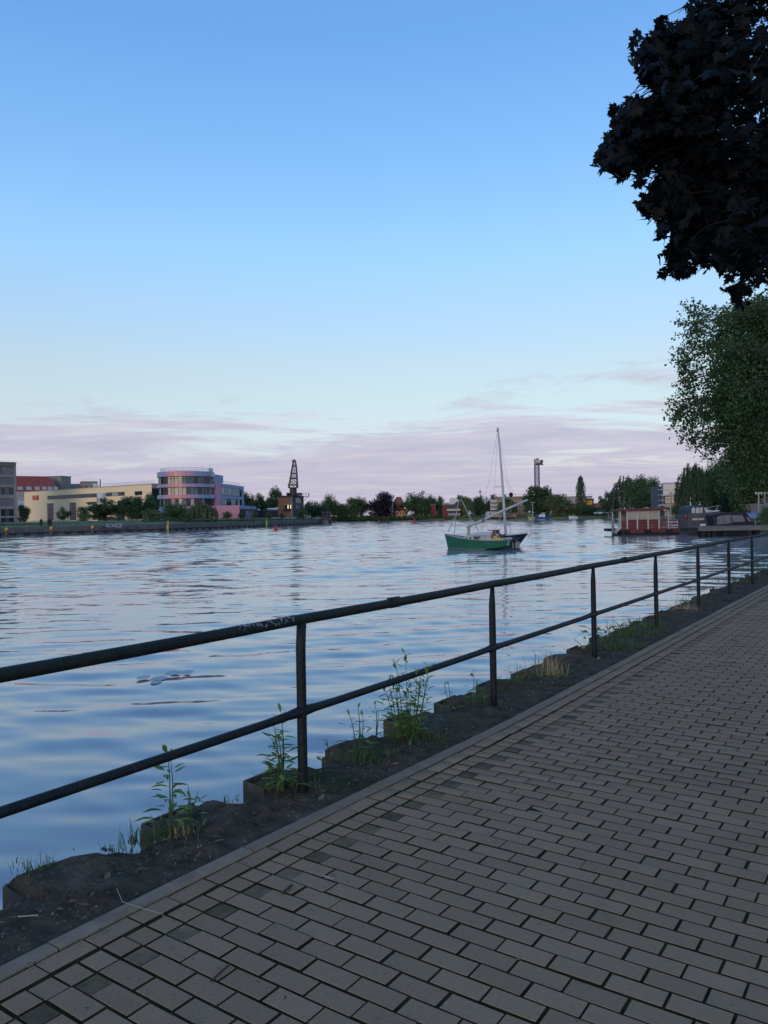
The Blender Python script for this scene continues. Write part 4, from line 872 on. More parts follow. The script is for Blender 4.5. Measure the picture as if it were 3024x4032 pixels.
# white modern house on the right
f2 = Fac(2613, 191, 2700, 189); b = thing('white_house', 'white modern flat roofed house with brick base among right bank trees', 'building', f2.pt(2, 1.3)); z1 = f2.uv(2640, 1903)[1]; zm = f2.uv(2640, 1947)[1]
wallbox(b, f2, 0, f2.L, zm, z1, 12, mat('house_white', (.60, .53, .46), (.66, .59, .52), .3)); mb = MB(); f2.box(mb, -.2, f2.L + .2, z1, z1 + .2, -12.2, .2); mb.build('roof', flat('roof_pale', (.34, .34, .34)), b)
mb = MB(); u_ = f2.uv(2618, 1990)[0]; f2.box(mb, u_, f2.L, 1, zm - .35, -11, -.1); mb.build('brick_base', mat('tan_brick', (.36, .22, .16), (.42, .27, .2), .6), b); mb = MB(); f2.box(mb, -.3, f2.L, zm - .35, zm - .02, -12, .6); mb.build('floor_slab', flat('slab_pink', (.42, .33, .29)), b)
window(b, f2, *f2.rect(2618, 1953, 2655, 1984), 3, PANE, DARKF, (.6,), .12, wall_n=-.05); window(b, f2, *f2.rect(2662, 1976, 2670, 1986), 1, PANE, CREAM, wall_n=-.05); window(b, f2, *f2.rect(2636, 1938, 2648, 1945), 2, PANE_T, DARKF, wall_n=.03)
mb = MB(); f2.box(mb, 0.02, f2.L, f2.uv(2640, 1930)[1], f2.uv(2640, 1928)[1], 0, .06); mb.build('string_course', flat('slab_pink', (.42, .33, .29)), b)
for k in range(5):
    y_ = 1905 + k * 21; z_ = W(2602, y_, 193)[2]; a = W(2592, y_, 193); c2_ = W(2613, y_, 193); mb = MB(); mb.box((a[0], 191, z_ - .25), (c2_[0], 193.5, z_)); mb.build('balcony_slab', flat('slab_grey', (.32, .32, .33)), b)
    if k < 4:
        mb = MB(); mb.box((a[0] + .1, 191.1, z_ - 1.3), (c2_[0], 191.2, z_ - .26)); mb.build('balcony_glass', PANE_B, b)
mb = MB(); a = W(2600, 1990, 196); mb.box((a[0], 196, 1), (W(2613, 1990, 196)[0], 203, z1 - .5)); mb.build('rear_wall', flat('rear_dark', (.08, .08, .09)), b)

# ================================================================== TREES
BARK = mat('bark', (.045, .038, .03), (.075, .062, .05), 6, .95, bump=.6, bscale=20, stretch=(1, 1, .3))
def leafmat(name, a, b_, isl=.35, tr=.25): return mat(name, a, b_, .7, .6, island=isl, trans=tr, spec=.25)
LF = {'mid': leafmat('leaf_mid', (.058, .100, .036), (.088, .135, .05)), 'dark': leafmat('leaf_dark', (.042, .078, .034), (.064, .105, .046)), 'olive': leafmat('leaf_olive', (.10, .13, .052), (.135, .165, .07)),
      'grey': leafmat('leaf_grey', (.075, .10, .068), (.10, .13, .088)), 'light': leafmat('leaf_light', (.075, .115, .042), (.105, .15, .055)), 'purple': leafmat('leaf_purple', (.016, .011, .017), (.026, .017, .024), .3, .1), 'fir': leafmat('leaf_fir', (.02, .042, .026), (.032, .058, .034), .3, .1)}
def quads(C, Nrm, Tip, L, Wd):
    """leaf-sized kites: centre, normal, tip direction, length, width -> verts, quads"""
    n = len(C); Tip = Tip - (Tip * Nrm).sum(1, keepdims=True) * Nrm; Tip /= np.linalg.norm(Tip, axis=1, keepdims=True) + 1e-9; S = np.cross(Nrm, Tip)
    L = np.asarray(L).reshape(-1, 1); Wd = np.asarray(Wd).reshape(-1, 1)
    v = np.stack([C - Tip * L / 2, C + S * Wd / 2 - Tip * L * .05, C + Tip * L / 2, C - S * Wd / 2 - Tip * L * .05], 1).reshape(-1, 3)
    return v, np.arange(4 * n).reshape(n, 4)
def unit(a): return a / (np.linalg.norm(a, axis=-1, keepdims=True) + 1e-9)
def crown_cloud(kind, seed, n):
    """leaf positions of a crown filling a 1 x 1 x 1 box standing on z = 0 (bottom of the tree)"""
    g = np.random.default_rng(seed); P = []; Nn = []; T = []; S = 1.0
    if kind in ('round', 'open', 'dense', 'bush', 'ragged'):
        nl = {'round': 26, 'open': 24, 'dense': 40, 'bush': 16, 'ragged': 36}[kind]; lo = {'round': .16, 'open': .25, 'dense': .05, 'bush': .0, 'ragged': .12}[kind]
        cz = (1 + lo) / 2; hz_ = (1 - lo) / 2; lobes = []
        for i in range(nl):
            d = unit(g.normal(size=3)); rr = g.random() ** (.34 if kind != 'dense' else .25) * .80
            if kind == 'bush': d[2] = abs(d[2])
            rad = g.uniform(.13, .21) if kind != 'ragged' else g.uniform(.08, .17)
            if kind == 'open': rad = g.uniform(.10, .17)
            tz = d[2] * rr; wide = .5 * (1 - .25 * max(0, tz)); c = np.array([d[0] * rr * (wide - rad * .4), d[1] * rr * (wide - rad * .4), (cz if kind != 'bush' else lo) + tz * (hz_ if kind != 'bush' else 1 - lo) - rad * .5 * np.sign(tz) * .6])
            lobes.append((c, rad * (1.25 if i < 4 else 1)))
        if kind in ('dense', 'round'): lobes += [(np.array([0, 0, cz]), .30), (np.array([.1, .05, cz - .1]), .26), (np.array([-.12, 0, cz - .05]), .26)]
        w = np.array([r * r for _, r in lobes]); w /= w.sum(); k = g.choice(len(lobes), n, p=w); d = unit(g.normal(size=(n, 3))); d[:, 2] *= .85
        cc = np.array([c for c, _ in lobes])[k]; rr = np.array([r for _, r in lobes])[k]; sh = g.random(n) ** .45 * (1 + .18 * g.normal(size=n) * (g.random(n) < .25))
        P = cc + d * (rr * sh)[:, None] * np.array([1, 1, .82]); Nn = unit(d + .75 * g.normal(size=(n, 3)) + [0, 0, .35]); T = unit(g.normal(size=(n, 3)) + [0, 0, -.6])
    elif kind == 'willow':
        ns = 260; t = g.random(ns) * 2 * np.pi; r = np.sqrt(g.random(ns)); top = .97 - .42 * r ** 2 + .05 * g.normal(size=ns) + .06 * np.sin(3 * t + seed); ln_ = (.25 + .5 * g.random(ns)) * (.4 + .6 * r)
        k = g.integers(0, ns, n); f = g.random(n); x = r[k] * np.cos(t[k]) * .47 * (1 + .10 * f) + .012 * g.normal(size=n); y = r[k] * np.sin(t[k]) * .47 * (1 + .10 * f) + .012 * g.normal(size=n); z = np.maximum(top[k] - ln_[k] * f, .03 + .05 * g.random(n))
        P = np.stack([x, y, z], 1); Nn = unit(np.stack([x, y, 0 * x + .15], 1) * 2 + .5 * g.normal(size=(n, 3))); T = np.tile([0, 0, -1.0], (n, 1)) + .25 * g.normal(size=(n, 3))
    elif kind == 'poplar':
        f = g.random(n); th = g.random(n) * 2 * np.pi; prof = np.interp(f, [0, .12, .4, .75, .95, 1], [.22, .42, .5, .40, .2, .05]); lump = .78 + .22 * np.sin(th * 4 + f * 23 + np.sin(f * 40))
        r = prof * lump * np.sqrt(.35 + .65 * g.random(n)); P = np.stack([r * np.cos(th), r * np.sin(th), .06 + .94 * f], 1); Nn = unit(np.stack([np.cos(th), np.sin(th), .3 + 0 * th], 1) + .6 * g.normal(size=(n, 3))); T = unit(np.stack([.2 * np.cos(th), .2 * np.sin(th), 1 + 0 * th], 1) + .3 * g.normal(size=(n, 3)))
    elif kind in ('fir', 'cedar'):
        nl = 11 if kind == 'fir' else 9; k = g.integers(0, nl, n); lev = (k + .5) / nl; th = g.random(n) * 2 * np.pi; wd = (1 - lev) ** .8 * .5 + .03 if kind == 'fir' else .5 * np.interp(lev, [0, .2, .6, 1], [.9, 1, .7, .15])
        lob = .62 + .38 * np.abs(np.sin(th * 3.5 + k * 1.9)); r = wd * lob * np.sqrt(g.random(n)); z = .06 + .94 * lev + .05 - (.10 if kind == 'fir' else .02) * (r / .5) + .016 * g.normal(size=n)
        P = np.stack([r * np.cos(th), r * np.sin(th), np.clip(z, .02, 1.02)], 1); Nn = unit(np.array([0, 0, 1.0]) + .6 * g.normal(size=(n, 3))); T = unit(np.stack([np.cos(th), np.sin(th), -.4 + 0 * th], 1) + .4 * g.normal(size=(n, 3)))
    for ax in (0, 1):
        lo_, hi_ = np.percentile(P[:, ax], [1.2, 98.8]); P[:, ax] = (P[:, ax] - (lo_ + hi_) / 2) / (hi_ - lo_)
    lo_, hi_ = np.percentile(P[:, 2], [.8, 99.2]); b0 = {'round': .08, 'open': .16, 'ragged': .06}.get(kind, .01); P[:, 2] = b0 + (P[:, 2] - lo_) / (hi_ - lo_) * (1 - b0)
    return P, Nn, T
CROWNS = {}
def crown_mesh(kind, seed, n, size):
    key = (kind, seed, n, size)
    if key not in CROWNS:
        P, Nn, T = crown_cloud(kind, seed, n); g = np.random.default_rng(seed + 99); L = size * (.7 + .6 * g.random(len(P)))
        v, q = quads(P, Nn, T, L, L * .62); o = npmesh('crown', v, q, LF['mid']); me = o.data; bpy.data.objects.remove(o); CROWNS[key] = me
    return CROWNS[key]
TRUNKS = {}
def trunk_mesh(kind, seed):
    key = (kind, seed % 3)
    if key not in TRUNKS:
        g = random.Random(seed % 3 + 5); mb = MB(); top = .5 if kind != 'poplar' else .8
        bend = [(g.gauss(0, .01), g.gauss(0, .01)) for _ in range(6)]; bend[0] = (0, 0)
        mb.tube([(bend[i][0], bend[i][1], -.04 + (top + .04) * i / 5) for i in range(6)], [.034 - .022 * i / 5 for i in range(6)], 7)
        for k in range(8):
            z0 = top * g.uniform(.35, .95); a = g.random() * 6.28; l = g.uniform(.18, .34); dz = g.uniform(.15, .35)
            mb.tube([(0, 0, z0), (l * .5 * math.cos(a), l * .5 * math.sin(a), z0 + dz * .6), (l * math.cos(a), l * math.sin(a), z0 + dz)], [.013, .009, .004], 5)
        o = mb.build('trunk', BARK, None, True); TRUNKS[key] = o.data; bpy.data.objects.remove(o)
    return TRUNKS[key]
def tree(label, x0, x1, ytop, D, zb, kind='round', m='mid', seed=1, n=6500, size=.062, name='tree', cat='tree', dy=1.0, group=None):
    a, b_ = W(x0, 2030, D)[0], W(x1, 2030, D)[0]; zt = W((x0 + x1) / 2, ytop, D)[2]; w = b_ - a; h = zt - zb
    t = thing(name, label, cat, ((a + b_) / 2, D, zb), group)
    for nm, me in (('trunk', trunk_mesh(kind, seed)), ('crown', crown_mesh(kind, seed, n, size))):
        o = bpy.data.objects.new(nm, me); col.objects.link(o); o.parent = t; o.scale = (w, w * dy, h)
        o.rotation_euler = (0, 0, 0)
        if nm == 'crown': o.material_slots[0].link = 'OBJECT'; o.material_slots[0].material = LF[m]; o['kind'] = 'stuff'
        else: o.scale = (min(w, h) * .9, min(w, h) * .9, h)
    return t
GL = 'trees on the left bank'; GF = 'trees on the far shore'; GR = 'trees on the right bank'
LBZ, FBZ = 2.2, 1.2
tree('dark bushy conifer between grey office and yellow hall', 72, 116, 1990, 205, LBZ, 'ragged', 'fir', 3, group=GL)
tree('thin ragged young tree before the yellow hall, right of its first door', 226, 277, 1998, 195, LBZ, 'open', 'dark', 4, 2200, .07, group=GL)
tree('broad dark layered tree in front of the white silo', 318, 462, 1968, 182, LBZ, 'ragged', 'dark', 2, 7000, .055, group=GL)
tree('dark leafy tree before the right end of the yellow hall', 462, 572, 1958, 182, LBZ, 'ragged', 'dark', 5, 7000, group=GL)
tree('slim lighter tree against the dark glazed link', 560, 622, 1948, 186, LBZ, 'round', 'mid', 6, group=GL)
tree('olive shrub at the foot of the yellow hall left of the silo tree', 300, 352, 2024, 172, LBZ, 'bush', 'olive', 3, 1800, .08, 'shrub', 'shrub', group=GL)
tree('pale shrub right of the silo tree', 440, 492, 2022, 172, LBZ, 'bush', 'olive', 4, 1800, .08, 'shrub', 'shrub', group=GL)
tree('olive bush under the slim tree by the dark link', 552, 625, 2006, 172, LBZ, 'bush', 'olive', 5, 2200, .07, 'shrub', 'shrub', group=GL)
tree('olive bush below the left edge of the round office', 600, 682, 2016, 170, LBZ, 'bush', 'olive', 6, 2200, .07, 'shrub', 'shrub', group=GL)
tree('green tree before the middle of the round office', 646, 742, 1984, 176, LBZ, 'round', 'mid', 7, group=GL)
tree('wide pale green willow before the right of the round office', 735, 856, 1983, 172, LBZ - .3, 'willow', 'olive', 2, 7000, .055, 'willow', group=GL)
tree('small bush left of the pale willow', 700, 760, 2020, 165, LBZ - .4, 'bush', 'mid', 7, 1600, .08, 'shrub', 'shrub', group=GL)
for x0, x1, y0, lb in ((876, 913, 2014, 'leftmost small round tree before the pink base wall'), (938, 968, 2016, 'small round tree at the right corner of the pink base wall'), (990, 1018, 2014, 'small round tree at the end of the blue canopy'), (1046, 1070, 2016, 'small round tree before the dark shed'), (1100, 1124, 2018, 'small dark round bush at the foot of the brick crane house')):
    tree(lb, x0, x1, y0, 200, LBZ - .2, 'round', 'mid' if x0 != 1100 else 'dark', 8 + x0 % 3, 1500, .09, 'small_tree', group='small round trees along the left bank')
tree('leafy tree before the right corner of the brick crane house', 1163, 1216, 2004, 214, LBZ - .4, 'round', 'dark', 9, 2600, group=GL)
tree('dense trees left of the dark shed, behind the blue wing', 930, 1012, 1942, 290, LBZ, 'dense', 'dark', 3, group=GL)
tree('gappy tree just left of the brick crane house, lower of two', 1000, 1068, 1948, 285, LBZ, 'open', 'dark', 4, group=GL)
tree('tall airy tree rising left of the harbour crane', 1056, 1128, 1923, 275, LBZ, 'open', 'mid', 5, 5000, group=GL)
tree('bright shrub at the quay end', 1255, 1292, 2040, 226, 1.4, 'bush', 'light', 3, 1200, .1, 'shrub', 'shrub', group=GL)
tree('low leafy tree right of the brick crane house', 1196, 1262, 1976, 262, LBZ - .5, 'round', 'mid', 10, group=GL)
tree('dark round tree above the quay end', 1226, 1298, 1990, 258, 1.6, 'dense', 'dark', 5, group=GL)
ft = [('pale green tree, leftmost of the far shore trees', 1262, 1332, 1953, 350, 'round', 'mid', 11), ('bushy tree low between the first two tall far shore trees', 1310, 1372, 1985, 350, 'dense', 'dark', 6), ('broad green tree left of the purple beech', 1352, 1420, 1964, 352, 'round', 'mid', 12), ('tree touching the left side of the purple beech', 1398, 1448, 1961, 356, 'dense', 'mid', 7),
      ('wide leafy tree right of the brick tower house', 1592, 1692, 1944, 350, 'round', 'mid', 13), ('dark tree before the red hall, left of it', 1652, 1702, 1966, 346, 'dense', 'dark', 8), ('narrow tree behind the red hall', 1684, 1722, 1953, 358, 'round', 'dark', 14), ('round tree right of the red hall', 1714, 1750, 1958, 352, 'dense', 'mid', 9), ('small conifer before the red and white boathouse', 1718, 1758, 1990, 338, 'fir', 'mid', 2),
      ('tree crown above the white roof peak of the boathouse', 1790, 1842, 1953, 362, 'round', 'dark', 15), ('dark tree left of the boat mast on the far shore', 1856, 1932, 1959, 340, 'dense', 'dark', 10), ('pale tree crown under the radio tower', 1876, 1905, 1955, 360, 'open', 'olive', 6), ('dark crown left of the mast, behind the apartment house', 1920, 1962, 1950, 348, 'dense', 'dark', 11),
      ('tall dark tree in front of the tower crane', 2062, 2150, 1918, 300, 'ragged', 'dark', 12), ('dark leafy tree right of the tower crane mast', 2110, 2202, 1921, 304, 'round', 'dark', 16), ('grey-green bushy tree behind the blue boat', 2146, 2246, 1950, 292, 'dense', 'olive', 13), ('shrub at the foot of the poplar', 2242, 2286, 1998, 284, 'bush', 'mid', 5),
      ('dark hedge tree below the yellow sign', 2300, 2360, 1992, 282, 'dense', 'dark', 14), ('dark low tree right of the yellow sign', 2346, 2420, 1985, 278, 'dense', 'dark', 15), ('pale tree peeking above the red shed', 2350, 2382, 1956, 320, 'open', 'olive', 7), ('dark tree at the left of the grey willow group', 2376, 2446, 1936, 262, 'round', 'dark', 17), ('dark spreading tree right of the grey willow', 2470, 2578, 1882, 250, 'ragged', 'mid', 18),
      ('dark tree low behind the red raft roof', 2500, 2612, 1930, 225, 'dense', 'dark', 19), ('airy branching tree beside the white house', 2540, 2606, 1885, 244, 'open', 'mid', 8)]
for lb, x0, x1, y0, D, kd_, m_, sd_ in ft: tree(lb, x0, x1, y0, D, FBZ, kd_, m_, sd_, 6500, .062, 'tree' if kd_ != 'bush' else 'shrub', 'tree' if kd_ != 'bush' else 'shrub', group=GF)
tree('large dark purple copper beech on the far shore', 1446, 1563, 1943, 352, FBZ, 'dense', 'purple', 21, 9000, .055, 'copper_beech')
tree('olive willow right of the boathouse, left of the spar', 1803, 1872, 1961, 336, FBZ, 'willow', 'olive', 3, 6000, .06, 'willow', group=GF)
tree('grey-green willow before the apartment house by the mast', 1960, 2034, 1964, 304, FBZ, 'willow', 'olive', 4, 6000, .06, 'willow', group=GF)
tree('big grey-green willow behind the red raft', 2408, 2522, 1884, 254, FBZ, 'willow', 'grey', 5, 8000, .055, 'willow', group=GF)
tree('tall narrow columnar poplar on the far shore', 2270, 2307, 1877, 288, FBZ, 'poplar', 'dark', 1, 4500, .06, 'poplar', dy=1.0)
for i in range(26):      # hedge of shrubs closing the far shore
    pass
hed = MB(); 
def hedge(name, label, x0, x1, y0, D, D2, zb, m, n, size):
    g = np.random.default_rng(int(x0)); f = g.random(n); px = x0 + (x1 - x0) * f; d = D + (D2 - D) * f + g.random(n) * 2.5; X = (px - CX) / F * d
    top = np.array([W(a, y0, b_)[2] for a, b_ in zip(px, d)]); z = zb + (top - zb) * (g.random(n) ** .8) * (.72 + .28 * np.sin(px * .21) * np.sin(px * .083 + 1))
    Nn = unit(g.normal(size=(n, 3)) + [0, -.6, .5]); v, q = quads(np.stack([X, d, z], 1), Nn, unit(g.normal(size=(n, 3))), size * (.7 + .6 * g.random(n)), size * .6 * (.7 + .6 * g.random(n)))
    return tag(npmesh(name, v, q, m), label, None, kind='stuff')
hedge('shore_undergrowth', 'low green undergrowth along the far waterline', 1300, 1760, 2030, 352, 336, .5, LF['mid'], 9000, .8)
hedge('shore_undergrowth', 'green undergrowth along the far shore behind the boats', 1750, 2100, 2032, 333, 299, .5, LF['olive'], 7000, .8)
hedge('bank_undergrowth', 'low dark growth between quay and round office', 560, 1000, 2048, 158, 186, 1.6, LF['mid'], 8000, .55)
hedge('bank_undergrowth', 'low growth on the quay before the crane house', 1000, 1290, 2046, 190, 234, 1.6, LF['mid'], 4500, .6)
hedge('bank_undergrowth', 'rough grass and weeds on the quay before the yellow hall', 0, 570, 2062, 132, 152, 1.6, LF['olive'], 9000, .4)
# right bank: weeping tree group, fir and the trees above the jetty
tree('broad dark weeping tree on the right bank behind the cruiser', 2664, 2800, 1838, 100, FBZ, 'willow', 'dark', 6, 22000, .034, 'weeping_tree', group=GR)
tree('tall dark leafy tree behind the black canopy boat', 2740, 2905, 1822, 104, FBZ, 'round', 'dark', 22, 22000, .034, group=GR)
tree('dark fir tree between weeping tree and terrace wall', 2832, 2905, 1925, 96, FBZ, 'fir', 'fir', 3, 9000, .06, 'fir_tree', group=GR)
tree('dark tree above the terrace wall', 2890, 3010, 1870, 92, FBZ, 'round', 'dark', 24, 18000, .036, group=GR)
tree('leafy tree filling the right edge above the pavilion', 2870, 3180, 1700, 88, FBZ, 'dense', 'mid', 25, 24000, .032, group=GR)
tree('low bush on the bank behind the raft', 2622, 2700, 1984, 122, FBZ, 'bush', 'mid', 8, 3500, .05, 'shrub', 'shrub', group=GR)
tree('bush at the foot of the terrace wall', 2880, 2960, 2006, 88, .6, 'bush', 'dark', 9, 3500, .05, 'shrub', 'shrub', group=GR)
tree('green bush at the right edge below the pavilion', 2990, 3060, 1990, 78, .6, 'bush', 'mid', 10, 3500, .05, 'shrub', 'shrub', group=GR)
# orange brick house glimpsed through those trees
f = Fac(2880, 118, 3000, 112); b = thing('orange_house', 'orange brick house glimpsed through the right bank trees', 'building', f.pt(2, 1.3)); z1 = f.uv(2940, 1862)[1]; wallbox(b, f, 0, f.L, 1, z1, 8, mat('orange_brick', (.50, .17, .09), (.56, .21, .12), .8)); mb = MB()
mb.prism([f.pt(-.3, z1, .3), f.pt(-.3, z1, -8.3), f.pt(-.3, z1 + 2.2, -4)], V3(*(f.e * (f.L + .6)), 0)); mb.build('roof', TILE, b)
for k in range(3): window(b, f, f.L * (.15 + .28 * k), f.L * (.27 + .28 * k), z1 - 3, z1 - 1.4, 2, PANE, WHITE, wall_n=.03)

# ------------------------------------------------------------------ the linden overhanging from the right
def inpoly(x, y, poly):
    c = np.zeros(len(x), bool); n = len(poly); j = n - 1
    for i in range(n):
        xi, yi = poly[i]; xj, yj = poly[j]; c ^= ((yi > y) != (yj > y)) & (x < (xj - xi) * (y - yi) / (yj - yi + 1e-12) + xi); j = i
    return c
def limb(mb, a, b_, r0, r1, g, sag=.06, n=6):
    a, b_ = np.asarray(a, float), np.asarray(b_, float); L = np.linalg.norm(b_ - a)
    pts = [a + (b_ - a) * i / n + V3(*g.normal(0, .025 * L, 3)) * (0 < i < n) + V3(0, 0, sag * L * math.sin(math.pi * i / n)) for i in range(n + 1)]
    mb.tube(pts, [r0 + (r1 - r0) * i / n for i in range(n + 1)], 7, False); return pts
g = np.random.default_rng(42)
base = UV(24.5, -4.2, .9); LT = thing('linden_tree', 'tall light-leaved tree overhanging the path at the right edge', 'tree', base)
sil = [(3150, 1120), (3000, 1165), (2900, 1190), (2850, 1215), (2790, 1222), (2740, 1240), (2712, 1285), (2700, 1330), (2668, 1385), (2695, 1440), (2690, 1500), (2672, 1545), (2660, 1600), (2690, 1660), (2712, 1722), (2745, 1690), (2790, 1745), (2815, 1705), (2850, 1765), (2885, 1775), (2880, 1835), (2950, 1870), (3060, 1890), (3300, 1900), (4400, 1700), (4400, -700), (3300, -300)]
NT = 5200; cxs = []; 
cen = []
while len(cen) < 62:
    px, py = g.uniform(2670, 3080), g.uniform(1140, 1880)
    if inpoly(np.array([px]), np.array([py]), sil)[0] and px > 2700 + g.random() * 60 and all((px - a_) ** 2 + (py - b_) ** 2 > 34 ** 2 for a_, b_, _ in cen): cen.append((px, py, g.uniform(20.5, 26)))
for px, py, d in cen:
    for k in range(int(g.integers(4, 8)) if px < 2850 else int(g.integers(7, 13))):
        q = (px + g.normal(0, 27), py + g.normal(0, 24))
        if inpoly(np.array([q[0]]), np.array([q[1]]), sil)[0]: cxs.append((*q, d + g.normal(0, .35)))
while len(cxs) < 780:
    px, py = g.uniform(3050, 4300), g.uniform(-500, 1880)
    if inpoly(np.array([px]), np.array([py]), sil)[0]: cxs.append((px, py, g.uniform(20.5, 26.0)))
mbt = MB(); tr0 = limb(mbt, base - V3(0, 0, .3), base + V3(-.3, .2, 7), .32, .2, g, 0); hub = base + V3(-.3, .2, 6.2)
mbt.build('trunk', BARK, LT, True); mbt = MB(); hubs = [hub]
for k in range(14):
    px, py, d = cen[k * 4]; e = W(px, py, d); hubs.append(hub + (e - hub) * .62); limb(mbt, hub + V3(0, 0, -.15 * k + .5), hubs[-1], .09, .035, g, .05)
mbt.build('limbs', BARK, LT, True); mbt = MB(); C = []; Tp = []; hubs = np.array(hubs)
for px, py, d in cxs:
    e = W(px, py, d); h = hubs[np.argmin(((hubs - e) ** 2).sum(1))]; s0 = e + unit(h - e) * min(.9, np.linalg.norm(h - e) * .6)
    dn = V3(-.22, 0, -.55) * g.uniform(.4, 1.3); loose = px < 2860
    mbt.tube([s0, (s0 + e) / 2 + V3(0, 0, .08), e, e + dn], [.013, .010, .006, .002], 4, False)
    n = int(g.integers(50, 190) * (.55 if loose else .95)); f = g.random(n)[:, None]
    core = np.where(f < .45, s0 + (e - s0) * (.35 + 1.45 * f), e + dn * (f - .45) / .55); w_ = .11 if loose else .21
    C.append(core + g.normal(0, [w_, w_, w_ * .7], (n, 3))); Tp.append(unit(g.normal(0, .5, (n, 3)) + [-.1, 0, -.8]))
C = np.concatenate(C); Tp = np.concatenate(Tp); qx, qy = proj(C); jit = 30
EC, ET = [], []                                       # feathery sprays hanging out of the crown towards the water
for k in range(150):
    i0 = g.integers(4, 21); f_ = g.random(); qa = np.array(sil[i0]) * (1 - f_) + np.array(sil[i0 + 1]) * f_; e = W(qa[0] + g.uniform(8, 60), qa[1] + g.normal(0, 8), g.uniform(20.8, 24)); L_ = g.uniform(.3, .75)
    up_ = .25 if qa[1] < 1330 else -.75; dn = unit(V3(-.75 + g.normal(0, .25), 0, up_ + g.normal(0, .25))) * L_; mbt.tube([e + V3(.3, 0, .1), e, e + dn], [.008, .006, .002], 4, False)
    n = int(g.integers(14, 34)); f = g.random(n)[:, None]; EC.append(e + dn * f + g.normal(0, .055, (n, 3))); ET.append(unit(g.normal(0, .5, (n, 3)) + [-.3, 0, -.8]))
mbt.build('twigs', BARK, LT)['kind'] = 'stuff'; EC = np.concatenate(EC); ET = np.concatenate(ET)
keep = (qx > 3024) | inpoly(qx + g.normal(0, jit, len(qx)), qy + g.normal(0, jit, len(qx)), sil); C, Tp = np.concatenate([C[keep], EC]), np.concatenate([Tp[keep], ET])
Nn = unit(g.normal(0, .8, C.shape) + [-.2, -.5, .6]); L = .088 * (.7 + .6 * g.random(len(C))); v, q = quads(C, Nn, Tp, L, L * .72)
o = npmesh('crown', v, q, leafmat('leaf_linden', (.050, .090, .028), (.078, .125, .04), .55, .35), LT); o['kind'] = 'stuff'

# ------------------------------------------------------------------ the dark maple above the path
MAPLE = mat('maple_leaf', (.0026, .0042, .0054), (.0044, .0064, .0072), 9, .6, objrand=.4, island=.4, spec=.12, trans=.06)  # leaf colour sunk near black to stand in for backlit self-shading
half = [(0, 0), (.20, -.13), (.29, -.06), (.43, -.10), (.36, .07), (.50, .14), (.66, .29), (.47, .31), (.50, .45), (.31, .40), (.19, .45), (.27, .66), (.13, .68), (0, 1.02)]
out_ = half + [(-x, y) for x, y in half[-2:0:-1]]
def maple_verts(cup):
    return np.array([(x, y - .02, cup * abs(x) - .10 * cup * y * y) for x, y in out_] + [(0, .28, 0)], float)
nO = len(out_); MT = np.array([(i, (i + 1) % nO, nO) for i in range(nO)])
MLEAF = []
for c_ in (.10, -.22, .32):
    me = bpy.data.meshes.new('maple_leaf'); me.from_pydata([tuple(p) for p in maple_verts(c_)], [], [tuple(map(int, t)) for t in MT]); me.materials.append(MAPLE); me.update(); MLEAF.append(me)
mbase = UV(5.6, -2.1, .9); MP = thing('maple_tree', 'dark maple, leaf colour deepened for its backlit shade, whose branches hang over the path at upper right', 'tree', mbase)
msil = [(2700, -30), (2676, 24), (2706, 53), (2676, 88), (2629, 65), (2582, 71), (2535, 88), (2553, 112), (2494, 123), (2470, 176), (2459, 235), (2494, 247), (2497, 300), (2523, 317), (2503, 347), (2553, 353), (2559, 329), (2564, 364), (2576, 400), (2535, 400), (2476, 376), (2438, 376), (2382, 441), (2394, 500), (2376, 529), (2353, 570), (2338, 635), (2324, 693), (2353, 717), (2376, 658), (2400, 676), (2418, 699), (2429, 741), (2465, 735), (2470, 676), (2494, 658), (2506, 693), (2485, 735), (2503, 752), (2535, 729), (2541, 688), (2576, 646), (2588, 605), (2617, 594), (2623, 564), (2653, 552), (2688, 538), (2688, 564), (2653, 576), (2641, 605), (2606, 623), (2588, 670), (2611, 676), (2594, 717), (2553, 741), (2523, 788), (2482, 846), (2517, 870), (2553, 882), (2576, 864), (2582, 899), (2564, 929), (2606, 958), (2641, 905), (2647, 952), (2588, 993), (2588, 1046), (2567, 1105), (2617, 1111), (2629, 1093), (2676, 1114), (2711, 1111), (2741, 1058), (2764, 1070), (2829, 1052), (2811, 1099), (2847, 1117), (2835, 1158), (2864, 1181), (2882, 1222), (2894, 1258), (2923, 1240), (2952, 1193), (2964, 1152), (3030, 1130), (3200, 1180), (3800, 1100), (5200, 800), (5200, -3500), (2900, -3500), (2760, -500)]
g = np.random.default_rng(8); tw = []
def push(n, xr, yr, dr, wt=1.0):
    k = 0
    while k < n:
        px, py = g.uniform(*xr), g.uniform(*yr)
        if inpoly(np.array([px]), np.array([py]), msil)[0]: tw.append(W(px, py, g.uniform(*dr))); k += 1
push(170, (2325, 2600), (-60, 1180), (4.2, 5.6)); push(150, (2350, 3060), (-60, 1250), (4.2, 6.3)); push(120, (2560, 3100), (-80, 1150), (5.4, 7.6)); push(200, (2600, 5000), (-3400, 900), (3.2, 7.5))
push(90, (2480, 2860), (780, 1200), (4.4, 5.8)); push(90, (2323, 2580), (520, 760), (4.3, 5.4)); push(60, (2455, 2760), (-30, 340), (4.3, 5.6))
for _ in range(260):                                  # unseen rest of the crown, extended over and behind the viewpoint to shade the paving
    d = unit(g.normal(size=3)); p = mbase + V3(-.4, -.6, 6.8) + d * g.random() ** .4 * V3(5.0, 5.0, 3.2); tw.append(p)
tw = np.array(tw)
